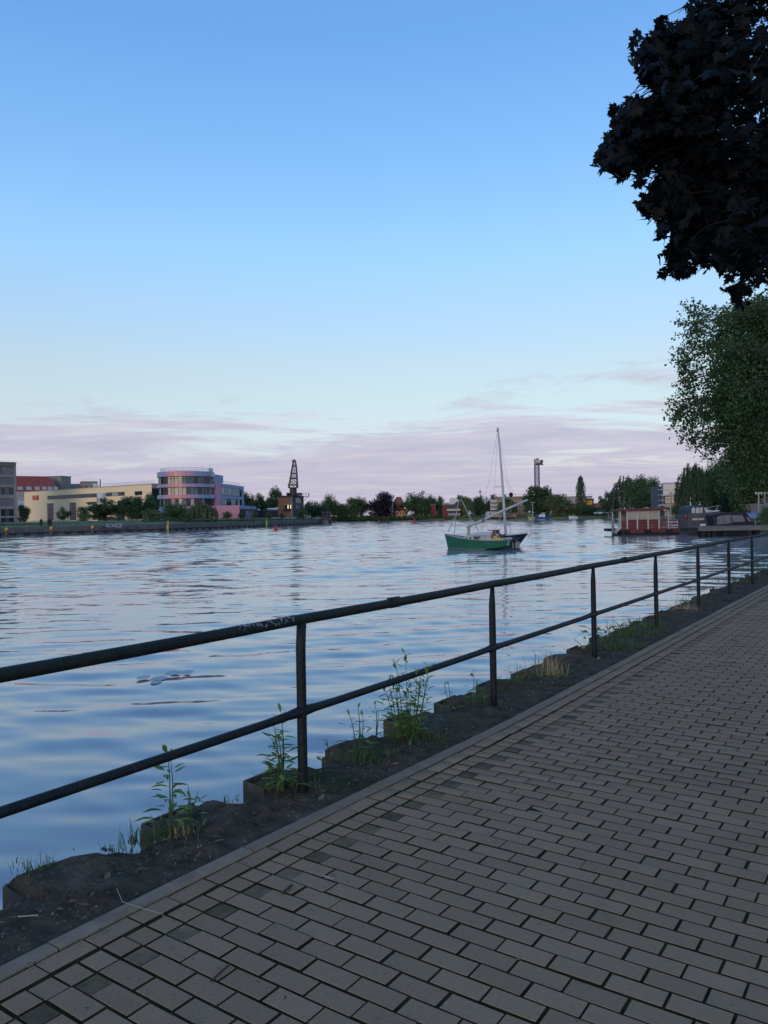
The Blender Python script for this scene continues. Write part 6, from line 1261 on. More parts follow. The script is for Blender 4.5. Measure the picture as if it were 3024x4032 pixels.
cruiser('motor_boat', 'small yellow and green boat at the lamp post beside the blue boat', 2080, 2104, 290, flat('hull_yellowgreen', (.40, .36, .10)), flat('cab_cream', (.5, .45, .35)), 1.0)
q = W(2098, 2033, 291); b = thing('lamp_post', 'pale street lamp on the far shore left of the blue boat', 'lamp post', (q[0], 291, .5)); zt = W(2098, 1978, 291)[2]; mb = MB(); mb.tube([(q[0], 291, .3), (q[0], 291, zt)], [.2, .13], 8); mb.build('pole', flat('pole_pale', (.34, .34, .30)), b); mb = MB(); mb.bar((q[0] - .9, 291, zt), (q[0] + .9, 291, zt), .18); mb.build('lamp_head', flat('pole_pale', (.34, .34, .30)), b)
b = thing('landing_stage', 'small landing stage on posts at the far shore left of the raft', 'jetty', (*pxd(2404, 262), 0))
for x_ in (2396, 2404, 2411): x, y = pxd(x_, 262); mb = MB(); mb.tube([(x, y, -.5), (x, y, 1.7)], .17, 7); mb.build('pile', flat('pile_pale', (.33, .31, .28)), b)
x, y = pxd(2390, 262); mb = MB(); mb.box((x, y - 1, 1.7), (x + 2.4, y + 6, 1.95)); mb.build('deck', flat('stage_dark', (.14, .13, .12)), b)
def car(px, D, c_, label):
    x, y = pxd(px, D); b = thing('parked_car', label, 'car', (x, y, 1.3), 'cars parked on the far shore'); mb = MB(); mb.hexa([(x - 2, y - .8, 1.6), (x + 2, y - .8, 1.6), (x + 2, y + .8, 1.6), (x - 2, y + .8, 1.6), (x - 1.95, y - .78, 2.2), (x + 1.9, y - .78, 2.15), (x + 1.9, y + .78, 2.15), (x - 1.95, y + .78, 2.2)]); mb.build('body', flat('car_' + label[:4], c_, .3), b)
    mb = MB(); mb.hexa([(x - 1.3, y - .75, 2.2), (x + 1.2, y - .75, 2.17), (x + 1.2, y + .75, 2.17), (x - 1.3, y + .75, 2.2), (x - .9, y - .62, 2.75), (x + .5, y - .62, 2.75), (x + .5, y + .62, 2.75), (x - .9, y + .62, 2.75)]); mb.build('windows', PANE_B, b); mb = MB(); mb.box((x - .88, y - .6, 2.752), (x + .48, y + .6, 2.79)); mb.build('roof_panel', flat('car_' + label[:4], c_, .3), b)
    for dx in (-1.25, 1.25):
        for dy_ in (-.82, .62): mb = MB(); mb.tube([(x + dx, y + dy_, 1.62), (x + dx, y + dy_ + .2, 1.62)], .32, 12); mb.build('wheel', flat('tyre', (.015, .015, .016)), b)
car(2362, 271, (.42, .48, .52), 'pale blue-grey car parked on the far shore, left of two'); car(2388, 269, (.55, .58, .6), 'white car parked on the far shore above the landing stage')
x, y = pxd(1566, 347); mb = MB(); mb.box((x - 1, y, .4), (x + 1.1, y + .2, 1.3)); mb.box((x - .9, y, .3), (x - .75, y + .2, .9)); o = mb.build('white_board', WHITE); tag(o, 'small white board at the waterline below the brick tower', 'sign')
x, y = pxd(1627, 345); b = thing('shore_sign', 'small white shore sign on a post right of the brick tower', 'sign', (x, y, .6)); mb = MB(); mb.bar((x, y, .5), (x, y, 3.4), .12); mb.build('post', DARKF, b); mb = MB(); mb.box((x - .45, y - .1, 3.0), (x + .45, y, 3.8)); mb.build('board', WHITE, b)

# -- red raft with roof
DR = 78.0; RQ = lambda x, y, d=DR: W(x, y, d)
X = lambda px: W(px, 2050, DR)[0]; Z = lambda py, px=2570: W(px, py, DR)[2]
RED = mat('raft_red', (.12, .027, .026), (.165, .042, .038), 3, .65, stretch=(.4, 1, 3)); REDD = mat('raft_roof_red', (.11, .022, .022), (.15, .03, .03), 2, .6); BEIGE = mat('tarp_beige', (.36, .30, .235), (.40, .34, .27), .8, .8); OFFW = flat('raft_offwhite', (.50, .45, .42)); BLK = mat('float_black', (.014, .014, .016), (.03, .028, .028), 2, .8)
raft = thing('raft_house', 'red wooden raft with beige panels and flat red roof moored at right', 'raft', (X(2570), DR + 1.2, 0)); y0, y1 = DR, DR + 2.6
def rb_(nm, m, xa, xb, ya, yb, za, zb, par=raft): mb = MB(); mb.box((xa, ya, za), (xb, yb, zb)); return mb.build(nm, m, par)
gr = random.Random(6)
rb_('float', BLK, X(2445), X(2704), y0 - .25, y1 + .3, -.35, .42); rb_('deck', RED, X(2446), X(2704), y0 - .3, y1 + .3, .42, .62)
for k in range(9): xa = X(2448 + k * 28); rb_('skirt_board', RED if k % 3 else BLK, xa, xa + .7, y0 - .34, y0 - .30, .28 - .06 * gr.random(), .56)
zb0, zt0 = Z(2046, 2530), Z(2087, 2530)
for k in range(4):
    h = (zb0 - zt0) / 4
    for j, (a, c_) in enumerate(((2470, 2509), (2510, 2551), (2552, 2594))): rb_('plank', RED, X(a) + .012, X(c_) - .012, y0 - .02, y0 + .04, zt0 + h * k + .012, zt0 + h * (k + 1) - .012)
ztop = Z(2011, 2530)
for px in (2442, 2469, 2509, 2551, 2594, 2631):
    for yy_ in (y0, y1): rb_('roof_post', OFFW, X(px) - .06, X(px) + .06, yy_ - .06, yy_ + .06, .62, ztop)
    if px in (2469, 2509, 2551, 2594):
        for k in range(3): rb_('white_block', OFFW, X(px) - .075, X(px) + .075, y0 - .09, y0 - .065, .80 + .27 * k, .94 + .27 * k)
for a, c_ in ((2470, 2509), (2510, 2551), (2552, 2594)): rb_('beige_panel', BEIGE, X(a) + .06, X(c_) - .05, y0 + .0, y0 + .03, zb0 + .02, ztop - .02)
for a, c_ in ((2470, 2509), (2510, 2551), (2552, 2594)): rb_('rear_panel', BEIGE, X(a) + .06, X(c_) - .05, y1, y1 + .03, .7, ztop - .02)
mb = MB(); mb.hexa([(X(2438), y0 - .35, ztop), (X(2634), y0 - .35, ztop + .08), (X(2634), y1 + .35, ztop + .08), (X(2438), y1 + .35, ztop), (X(2438), y0 - .35, ztop + .18), (X(2634), y0 - .35, ztop + .30), (X(2634), y1 + .35, ztop + .30), (X(2438), y1 + .35, ztop + .18)]); mb.build('roof', REDD, raft)
mb = MB(); mb.tube([(X(2530), y0 - .3, ztop + .26), (X(2545), y0 - .3, ztop + .3), (X(2553), y0 - .3, ztop + .27)], [.03, .07, .03], 6); mb.build('rolled_rope', flat('rope_pink', (.42, .30, .28)), raft)
mb = MB(); mb.bar((X(2592), y0 - .2, ztop + .55), (X(2634), y0 - .2, ztop + .55), .06, .1); mb.bar((X(2594), y0 - .2, ztop + .2), (X(2594), y0 - .2, ztop + .55), .05); mb.bar((X(2632), y0 - .2, ztop + .2), (X(2632), y0 - .2, ztop + .55), .05); mb.build('roof_rack', flat('rack_grey', (.35, .36, .36)), raft)
for k in range(7): xa = X(2446 + k * 3.4); rb_('picket', RED, xa, xa + .07, y0 - .02, y0 + .02, .64, Z(2053, 2460))
for k in range(7): xa = X(2599 + k * 4.6); rb_('picket', RED, xa, xa + .075, y0 - .02, y0 + .02, .64, Z(2046, 2610))
rb_('hand_rail', RED, X(2444), X(2470), y0 - .05, y0 + .05, Z(2053, 2460), Z(2053, 2460) + .07); rb_('hand_rail', RED, X(2597), X(2631), y0 - .05, y0 + .05, Z(2046, 2610), Z(2046, 2610) + .07)
for y_ in (2046, 2058.5, 2071): rb_('rail_board', RED, X(2632), X(2704), y0 - .03, y0 + .02, Z(y_ + 4.5, 2668), Z(y_, 2668))
for px in (2632, 2703): rb_('rail_post', RED if px > 2700 else OFFW, X(px) - .05, X(px) + .05, y0 + .03, y0 + .12, .62, Z(2046, 2668))
for y_ in (2051.5, 2064): rb_('white_backboard', OFFW, X(2633), X(2703), y1 - .1, y1 - .06, Z(y_ + 6, 2668), Z(y_, 2668))
mb = MB(); mb.tube([RQ(2446, 2072), RQ(2434, 2086), RQ(2420, 2097)], [.12, .17, .14], 9); mb.tube([RQ(2430, 2090), RQ(2424, 2103)], .1, 7); mb.build('outboard_motor', flat('motor_cream', (.48, .45, .42), .4), raft, True)
rb_('motor_float', BLK, X(2406), X(2444), y0 + .4, y1, .42, Z(2082, 2420)); mb = MB(); mb.tube([RQ(2420, 2056), RQ(2436, 2072)], .03, 5); mb.build('tiller_line', flat('line_blue', (.03, .05, .12)), raft)
# -- mooring piles
def mpile(px, ytop, ybot, w, label):
    d = EYE * F / (ybot - (HZ - math.tan(ROLL) * (px - CX))); x, y = pxd(px, d); b = thing('mooring_pile', label, 'mooring pile', (x, y, 0), 'grey mooring piles'); zt = W(px, ytop, d)[2]; r = w / 2 * d / F
    mb = MB(); mb.tube([(x, y, -.6), (x, y, .25)], r * 1.01, 10); mb.build('wet_foot', flat('pile_wet', (.03, .03, .03)), b, True); mb = MB(); mb.tube([(x, y, .25), (x, y, zt), (x, y, zt + .03)], [r, r, r * .8], 10); mb.build('shaft', mat('pile_grey', (.20, .185, .165), (.28, .26, .24), 4, .9, stretch=(1, 1, .2)), b, True)
mpile(2412.5, 2047, 2111, 10, 'thick grey mooring pile at the left end of the raft'); mpile(2581, 2047, 2103, 6, 'slim grey mooring pile in front of the raft middle'); mpile(2751, 2043, 2105, 8, 'grey mooring pile before the dark cruiser'); mpile(2713, 2041, 2094, 8, 'grey mooring pile at the right end of the raft'); mpile(2792, 2022, 2086, 5, 'thin grey mooring pile between cruiser and canopy boat')
# -- jetty
DJ = 69.0; jt = thing('jetty', 'grey plank jetty running from the raft to the right edge', 'jetty', (W(2850, 2090, DJ)[0], DJ, 0)); JX = lambda px: W(px, 2080, DJ)[0]; JW = mat('jetty_wood', (.12, .11, .09), (.18, .165, .14), 3, .9, stretch=(.3, 1, 4))
zj = W(2880, 2071, DJ)[2]; zj0 = W(2880, 2089, DJ)[2]
for k in range(26): xa = JX(2750) + k * (JX(3120) - JX(2750)) / 26; mb = MB(); mb.box((xa + .008, DJ, zj - .06), (xa + (JX(3120) - JX(2750)) / 26 - .008, DJ + 1.6, zj)); mb.build('deck_board', JW, jt)
mb = MB(); mb.box((JX(2750), DJ - .06, zj0), (JX(3120), DJ - .01, zj - .07)); mb.build('side_beam', JW, jt)
mb = MB(); mb.box((JX(2704), DJ + .2, zj0 - .05), (JX(2749), DJ + 1.6, zj - .1)); mb.build('end_float', BLK, jt)
for px in (2775, 2795, 2815, 2860, 2990): mb = MB(); mb.box((JX(px) - .15, DJ + .2, -.4), (JX(px) + .15, DJ + 1.2, zj0)); mb.build('pontoon', BLK, jt)
mb = MB(); q = W(2762, 2071, DJ + .5); mb.tube([(JX(2765), DJ + .4, zj + .1), (JX(2785), DJ + .4, zj + .12)], .12, 7); o = mb.build('fender', WHITE, None, True); tag(o, 'white fender lying on the jetty beside the mooring pile', 'fender')
mb = MB(); mb.lathe([(.10, 0), (.08, .1), (.12, .16)], (JX(2920), DJ + .25, zj), 8); o = mb.build('cleat', flat('cleat_dark', (.04, .04, .04))); tag(o, 'small dark cleat on the jetty edge', 'cleat')
# -- dark cruiser with canopy
DCR = 75.0; CXp = lambda px: W(px, 2040, DCR)[0]; CZ = lambda py: W(2770, py, DCR)[2]
HG = mat('hull_anthracite', (.085, .078, .08), (.11, .10, .102), 1.5, .4); CVB = mat('canopy_blue', (.035, .048, .064), (.05, .066, .082), 2, .75); CLR = mat('clear_vinyl', (.42, .38, .38), (.52, .46, .45), 2.2, .12, spec=.6)
so3 = np.array([CXp(2708), DCR + 1.2, 0]); fr3 = mkframe(so3, R(4)); L3 = CXp(2862) - CXp(2708); cr = thing('dark_cruiser', 'anthracite motor cruiser with blue canopy behind the jetty', 'boat', so3)
s_ = [(0, .9, .8), (.3, 1, .88), (.6, .95, .78), (.8, .72, .5), (.93, .36, .2), (1, .05, .02)]; zs3 = CZ(2018); sh_ = lambda t: zs3 - .15 + .3 * t; v, f_ = hull(L3, 2.6, s_, sh_, lambda t: -.3, fr3); mb = MB(); mb.add(v, f_); mb.build('hull', HG, cr); n_ = 6
mb = MB(); dv = [fr3(t * L3, h * 1.3, sh_(t) - .02) for t, h, _ in s_] + [fr3(t * L3, -h * 1.3, sh_(t) - .02) for t, h, _ in s_]; mb.add(dv, [(i, n_ + i, n_ + i + 1, i + 1) for i in range(n_ - 1)]); mb.build('deck', DECKW, cr)
xa, xb = 0.02, CXp(2770) - CXp(2708); zc = CZ(1988); mb = MB(); pr = [(xa, sh_(0) - .02), (xa + .05, zc - .4), (xa + .2, zc - .15), (xa + .8, zc), (xb - .3, zc - .02), (xb, zc - .15), (xb + .25, sh_(.3))]
mb.prism([fr3(x, -1.15, z) for x, z in pr], fr3(0, 2.3, 0) - fr3(0, 0, 0)); cp = mb.build('canopy', CVB, cr)
for x0_, x1_ in ((xa + .32, xa + .68), (xa + .76, xa + 1.12), (xa + 1.18, xb - .1)):
    mb = MB(); P_ = [(x0_, sh_(0) + .1), (x1_, sh_(0) + .1), (x1_, zc - .3), ((x0_ + x1_) / 2, zc - .2), (x0_, zc - .34)]
    for yy_ in (-1.166, 1.152): mb.prism([fr3(x, yy_, z) for x, z in P_], fr3(0, .014, 0) - fr3(0, 0, 0))
    mb.build('clear_panel', CLR, cp)
mb = MB(); mb.prism([fr3(xb + .0, -.9, sh_(.3)), fr3(xb + .05, -.9, zc - .2), fr3(xb + .9, -.9, sh_(.3) + .28), fr3(L3 * .92, -.3, sh_(.8) + .12), fr3(L3 * .95, -.3, sh_(.8))], fr3(0, 1.6, 0) - fr3(0, 0, 0)); mb.build('foredeck_cabin', DECKW, cr)
mb = MB(); mb.prism([fr3(xb + .08, -.92, zc - .3), fr3(xb + .2, -.92, zc - .35), fr3(xb + .85, -.92, sh_(.3) + .3), fr3(xb + .5, -.92, sh_(.3) + .3)], fr3(0, 1.64, 0) - fr3(0, 0, 0)); mb.build('windscreen', PANE, cr)
for pa, pb_ in ((2721, 2743), (2746, 2769)):
    mb = MB(); a = CXp(pa) - CXp(2708); c_ = CXp(pb_) - CXp(2708); zz0, zz1 = CZ(2048), CZ(2040); mb.obox(fr3(a, -1.31, zz0), fr3(c_ - a, 0, 0) - fr3(0, 0, 0), fr3(0, .03, 0) - fr3(0, 0, 0), (0, 0, zz1 - zz0)); mb.build('porthole', flat('port_pale', (.55, .46, .36), .3), cr)
mb = MB(); mb.tube([fr3(-.1, -.9, CZ(2038)), fr3(-.08, -.9, CZ(2026))], [.12, .12], 8); mb.build('red_fender', flat('fender_red', (.40, .05, .05)), cr, True)
mb = MB(); mb.tube([fr3(xb + 1.1, -1.2, sh_(.5)), fr3(xb + 1.4, -1.15, sh_(.5) + .45), fr3(L3 * .97, 0, sh_(1) + .5), fr3(xb + 1.4, 1.15, sh_(.5) + .45)], .025, 5); mb.build('pulpit', STEELT, cr)
# -- black canopy boat on the jetty's far side
DKB = 71.2; KX = lambda px: W(px, 2050, DKB)[0]; KZ = lambda py: W(2890, py, DKB)[2]
so4 = np.array([KX(2806), DKB + .9, 0]); fr4 = mkframe(so4, 0.0); L4 = KX(2985) - KX(2806); kb = thing('black_canopy_boat', 'low open boat under a black canopy with clear side windows behind the jetty', 'boat', so4)
s_ = [(0, .9, .8), (.3, 1, .88), (.6, .95, .78), (.82, .7, .5), (.94, .36, .2), (1, .05, .02)]; sh_ = lambda t: .75 + .12 * t; v, f_ = hull(L4, 1.9, s_, sh_, lambda t: -.25, fr4); mb = MB(); mb.add(v, f_); mb.build('hull', flat('hull_dk', (.05, .052, .058), .4), kb)
mb = MB(); n_ = 6; dv = [fr4(t * L4, h * .95, sh_(t) - .02) for t, h, _ in s_] + [fr4(t * L4, -h * .95, sh_(t) - .02) for t, h, _ in s_]; mb.add(dv, [(i, n_ + i, n_ + i + 1, i + 1) for i in range(n_ - 1)]); mb.build('deck', DECKW, kb)
kp = [(2818, 2070), (2808, 2028), (2822, 2022), (2870, 2017), (2938, 2017), (2950, 2030), (2966, 2052), (2971, 2060), (2971, 2069)]; BCV = mat('canopy_black', (.012, .013, .018), (.02, .022, .028), 2, .7)
mb = MB(); mb.prism([(KX(x), DKB + .12, KZ(y)) for x, y in kp], (0, 1.55, 0)); kc_ = mb.build('canopy', BCV, kb)
CLD = mat('smoky_vinyl', (.11, .11, .12), (.20, .19, .20), 2.5, .15, spec=.6)
for P_ in ([(2825, 2066), (2825, 2036), (2835, 2030), (2878, 2027), (2880, 2029), (2881, 2060)], [(2886, 2056), (2886, 2028), (2926, 2029), (2937, 2054)], [(2942, 2038), (2947, 2036), (2962, 2053), (2950, 2055)]):
    mb = MB(); mb.prism([(KX(x), DKB + .105, KZ(y)) for x, y in P_], (0, .02, 0)); mb.build('clear_panel', CLD, kc_)
mb = MB()
for a, c_ in (((2812, 2032), (2821, 2070)), ((2832, 2064), (2876, 2030)), ((2888, 2054), (2924, 2031)), ((2883, 2026), (2884, 2068))): mb.bar((KX(a[0]), DKB + .09, KZ(a[1])), (KX(c_[0]), DKB + .09, KZ(c_[1])), .03)
mb.build('seam', flat('seam_grey', (.14, .14, .15)), kc_)
# blue tarped boat, cream dinghies and the white boat farther in
f = Fac(2962, 84, 3024, 85); b = thing('blue_tarp_boat', 'boat under a pale blue tarpaulin at the right edge', 'boat', f.pt(1, .2)); TARP = mat('tarp_blue', (.16, .22, .32), (.22, .29, .40), 1.5, .6)
mb = MB(); u0, u1, z0, z1 = f.rect(2964, 2018, 3022, 2040); mb.prism([f.pt(u0, z0, .3), f.pt(u0 + .15, z1 - .15, .3), f.pt(u0 + .5, z1, .3), f.pt(u1 - .2, z1 - .05, .3), f.pt(u1, z0 + .2, .3)], V3(*(-f.n * 2), 0)); mb.build('tarpaulin', TARP, b); u0, u1, z0, z1 = f.rect(2965, 2058, 3024, 2070); mb = MB(); f.box(mb, u0, u1, -.2, z1, -2, .2); mb.build('hull', flat('hull_dkblue', (.05, .07, .11)), b)
mb = MB()
for x_ in (2966, 3016): u_ = f.uv(x_, 2040)[0]; mb.bar(f.pt(u_, .3, .28), f.pt(u_, f.uv(x_, 2020)[1], .28), .07)
mb.build('frame_post', STEELT, b)
cruiser('white_boat', 'white motor boat partly hidden behind the raft rail and the cruiser', 2640, 2716, 92, flat('hull_white', (.58, .57, .55), .4), DECKW, 2.0)
b = thing('far_jetty', 'grey jetty with railings behind the raft', 'jetty', (*pxd(2650, 98), 0)); x, y = pxd(2598, 98); mb = MB(); mb.box((x, y, .5), (x + 4.2, y + 1.5, .7)); mb.build('deck', JW, b)
for k in range(8): mb = MB(); mb.bar((x + .1 + k * .58, y, -.4), (x + .1 + k * .58, y, 1.75), .09); mb.build('rail_post', flat('jr', (.24, .24, .24)), b)
mb = MB(); mb.bar((x, y, 1.7), (x + 4.2, y, 1.7), .07); mb.bar((x, y, 1.25), (x + 4.2, y, 1.25), .07); mb.build('handrail', flat('jr', (.24, .24, .24)), b)
x, y = pxd(2641, 96); mb = MB(); mb.tube([(x, y, 0), (x, y, W(2641, 1972, 96)[2])], [.09, .07], 7); o = mb.build('flag_pole', flat('pole_green', (.30, .34, .30))); tag(o, 'thin pale pole rising behind the raft roof end', 'pole')
# terrace: retaining wall of upright slabs, pavilion, lamps and people
f = Fac(2918, 90, 3060, 80); b = thing('retaining_wall', 'weathered stone retaining wall below the riverside pavilion', 'wall', f.pt(2, .8)); zt = f.uv(2960, 1962)[1]; zm = f.uv(2960, 1988)[1]; SLAB = mat('slab_stone', (.24, .20, .165), (.36, .31, .265), 1.4, .9, bump=.5, objrand=.3, stretch=(1, 1, .4))
nb = 20
for k in range(nb):
    mb = MB(); f.box(mb, f.L * k / nb + .02, f.L * (k + 1) / nb - .02, .2, zm + .15 * gr.random(), -.6, .06 * gr.random()); mb.build('slab', SLAB, b); mb = MB(); f.box(mb, f.L * k / nb + .02, f.L * (k + 1) / nb - .02, zm + .2, zt - .1 + .15 * gr.random(), -1.6, -.9 + .06 * gr.random()); mb.build('slab', SLAB, b)
mb = MB(); f.box(mb, 0, f.L, .2, zm, -1.0, -.62); f.box(mb, 0, f.L, .2, zt - .15, -14, -1.65); mb.build('terrace_fill', EARTH, b)
f5 = Fac(2968, 92, 3080, 84); pv = thing('pavilion', 'open pavilion with dark pitched roof on the riverside terrace', 'pavilion', f5.pt(3, zt)); ze = f5.uv(2990, 1938)[1]
mb = MB(); L_ = f5.L; mb.hexa([f5.pt(-.8, ze, .8), f5.pt(L_, ze, .8), f5.pt(L_, ze, -4.5), f5.pt(-.8, ze, -4.5), f5.pt(1.2, ze + 1.0, -1.4), f5.pt(L_, ze + 1.0, -1.4), f5.pt(L_, ze + 1.0, -2.4), f5.pt(1.2, ze + 1.0, -2.4)]); mb.build('roof', flat('pav_roof', (.10, .105, .12)), pv)
for k in range(5):
    for n_ in (.4, -4): mb = MB(); mb.bar(f5.pt(.2 + k * L_ / 5, zt - .3, n_), f5.pt(.2 + k * L_ / 5, ze, n_), .14); mb.build('post', flat('pav_post', (.3, .28, .26)), pv)
mb = MB(); f5.box(mb, .1, L_, zt - .2, ze, -4.2, -4.05); mb.build('rear_wall', flat('pav_dark', (.05, .04, .04)), pv)
for px in (2988, 3012):
    q = W(px, 1990, 85.0); b = thing('globe_lamp', 'white globe lamp post on the terrace, %s' % ('left one' if px < 3000 else 'right one by the frame edge'), 'lamp post', (q[0], 85.0, zm)); z1 = W(px, 1946, 85)[2]; mb = MB(); mb.tube([(q[0], 85.0, zm - .1), (q[0], 85.0, z1)], .06, 7); mb.bar((q[0] - .3, 85, z1), (q[0] + .3, 85, z1), .05); mb.build('pole', flat('lamp_white', (.48, .45, .43)), b)
    for dx in (-.3, 0, .3): mb = MB(); mb.lathe([(.03, -.12), (.11, -.06), (.12, .02), (.07, .1), (.01, .13)], (q[0] + dx, 85.0, z1 + .12), 10); mb.build('globe', flat('globe_white', (.62, .60, .57)), b, True)
for px, cl, lb in ((2984, (.42, .05, .04), 'person in red on the terrace by the left globe lamp'), (2994, (.55, .30, .08), 'person in yellow on the terrace between the globe lamps'), (3019, (.35, .04, .06), 'person in dark red at the right edge of the terrace')):
    o = person(px, 1940, 1968, 87.0, lb); o.location = (W(px, 1960, 87.6)[0], 87.6, zt - .12); o.data.materials.clear(); o.data.materials.append(flat('cloth_%d' % px, cl))

# ================================================================== WEEDS, GRASS, LITTER
WEED = mat('weed_leaf', (.14, .25, .055), (.20, .32, .08), 14, .55, objrand=.35, trans=.45, spec=.3); STEM = flat('weed_stem', (.06, .10, .04)); GRS = mat('grass_blade', (.06, .105, .035), (.10, .14, .05), 5, .6, island=.4, trans=.25); STRAW = mat('dry_straw', (.30, .24, .14), (.38, .31, .19), 5, .8, island=.3)
WL = []
for w_, c_ in ((.30, .12), (.42, -.15), (.24, .25)):
    pr = [(0, 0), (.25, w_ * .75), (.5, w_), (.72, w_ * .62), (1, 0)]; vs_ = [(0, 0, 0)] + [(y / 2, x, c_ * y - .18 * x * x) for x, y in pr[1:-1]] + [(0, 1, -.22)] + [(-y / 2, x, c_ * y - .18 * x * x) for x, y in pr[-2:0:-1]] + [(0, .5, -.05)]
    me = bpy.data.meshes.new('weed_leaf'); me.from_pydata(vs_, [], [(i, (i + 1) % 8, 8) for i in range(8)]); me.materials.append(WEED); me.update(); WL.append(me)
gw = random.Random(21)
def weed(px, py, ptop, spread, nst, dens, label, z=.93, lsz=.062):
    P = G(px, py, z); d = P[1]; h = (py - ptop) * d / F; t = thing('weed', label, 'weed', P)
    for s in range(nst):
        hh = h * (1 if s == 0 else gw.uniform(.45, .9)); a = gw.random() * 6.28; sp_ = spread * d / F * (0 if s == 0 else gw.uniform(.3, 1)); bx = V3(math.cos(a) * sp_ * .4, math.sin(a) * sp_ * .25, 0); tip = P + bx + V3(math.cos(a) * sp_ * .6 + gw.gauss(0, .012), math.sin(a) * sp_ * .4, hh); pts = [P + bx + (tip - P - bx) * f + V3(math.sin(f * 3) * .012, 0, 0) for f in (0, .33, .66, 1)]; pts[0] = pts[0] - V3(0, 0, .05)
        mb = MB(); mb.tube(pts, [.0042, .0036, .0026, .001], 5); mb.build('stem', STEM, t)
        n = max(5, int(hh / .022 * dens)); ph = gw.random() * 6.28
        for i in range(n):
            f = .12 + .88 * i / n; c = pts[0] + (pts[3] - pts[0]) * f; an = ph + i * 2.4; el = gw.uniform(-.2, .75) if f < .85 else gw.uniform(.8, 1.3); dr = Vector((math.cos(an) * math.cos(el), math.sin(an) * math.cos(el), math.sin(el) * .8)).normalized(); off = gw.uniform(.004, .085) * (1.1 - f)
            o = bpy.data.objects.new('leaf', WL[gw.randrange(3)]); col.objects.link(o); o.parent = t; l = 1.4 * lsz * (1.05 - .45 * f) * gw.uniform(.65, 1.25); o.location = Vector(c - P) + dr * off; q_ = dr.to_track_quat('Y', 'Z'); o.rotation_mode = 'QUATERNION'; o.rotation_quaternion = q_; o.rotation_mode = 'XYZ'; o.rotation_euler = q_.to_euler(); o.scale = (l, l, l)
    return t
weed(665, 3240, 2940, 55, 2, 1.15, 'single tall weed left of the first post, at the pile corner', .97, .078)
weed(735, 3190, 3085, 40, 3, .7, 'short leafy weed just right of the tallest left pile weed', .95, .05)
weed(1110, 3075, 2792, 75, 7, 1.0, 'leafy weed clump just left of the nearest railing post', .97, .066)
weed(1283, 3000, 2905, 14, 2, .9, 'tiny weed on the edge right of the nearest post', .9, .04)
weed(1410, 2935, 2775, 50, 4, .8, 'small weed group at the left of the tall clump', .95, .055)
weed(1480, 2885, 2760, 30, 2, .8, 'thin weed between small group and tall clump', .95, .05)
weed(1600, 2900, 2568, 105, 14, 1.1, 'tallest bushy weed clump between the first and second posts', .92, .064)
weed(1768, 2800, 2678, 18, 2, .8, 'slim weed right of the tallest clump', .93, .045)
weed(1862, 2755, 2632, 40, 3, .8, 'weed just left of the second post', .95, .05)
weed(2030, 2680, 2600, 45, 4, .7, 'low weed just right of the second post', .95, .045)
weed(2105, 2640, 2560, 25, 2, .7, 'thin weed before the straw tuft', .95, .04)
# creeping ivy bush around the third post
P = G(2420, 2540, .95); iv = thing('ivy_bush', 'creeping green ivy bush around the third post', 'bush', P); gi = np.random.default_rng(4); 
for k in range(90):
    f = gi.random(); px = 2290 + 260 * f; py = 2560 - 70 * f - gi.random() * 75 * (1 - .4 * f); p = W(px, py, G(px, 2545 - 95 * (px - 2290) / 260, .95)[1] + gi.normal(0, .06)); o = bpy.data.objects.new('leaf', WL[k % 3]); col.objects.link(o); o.parent = iv; o.location = tuple(p - P); l = gi.uniform(.05, .085); o.scale = (l * 1.5, l, l); o.rotation_euler = (gi.uniform(.2, 1.1), gi.normal(0, .5), gi.uniform(0, 6.28))
mb = MB()
for k in range(10): f = k / 9; a = G(2310 + 230 * f, 2560 - 85 * f, .9); mb.tube([a, a + V3(gi.normal(0, .05), gi.normal(0, .05), .12), a + V3(gi.normal(0, .12), gi.normal(0, .08), .22)], [.005, .004, .002], 5)
mb.build('stem', STEM, iv)
def tuft(px, py, h, n, w, m, label, z=.92, lean=.95, bw=.0028, name='grass_tuft'):
    P = G(px, py, z); v = []; f = []; g_ = np.random.default_rng(int(px))
    for k in range(n):
        a = g_.random() * 6.28; b0 = P + V3(g_.normal(0, w), g_.normal(0, w * .6), -.03); L = h * (.25 + .8 * g_.random() ** 1.6); d = V3(math.cos(a), math.sin(a), 0); ln_ = g_.uniform(.05, lean); s = V3(-d[1], d[0], 0) * bw * g_.uniform(.6, 1.2); o = len(v)
        p1 = b0 + V3(0, 0, L * .5) + d * L * ln_ * .3; p2 = b0 + V3(0, 0, L * (1 - ln_ * .4)) + d * L * ln_; v += [b0 - s, b0 + s, p1 + s * .8, p1 - s * .8, p2]; f += [(o, o + 1, o + 2, o + 3), (o + 3, o + 2, o + 4)]
    mb = MB(); mb.v = [tuple(p) for p in v]; mb.f = f; ob = mb.build(name, m); return tag(ob, label, None, kind='stuff')
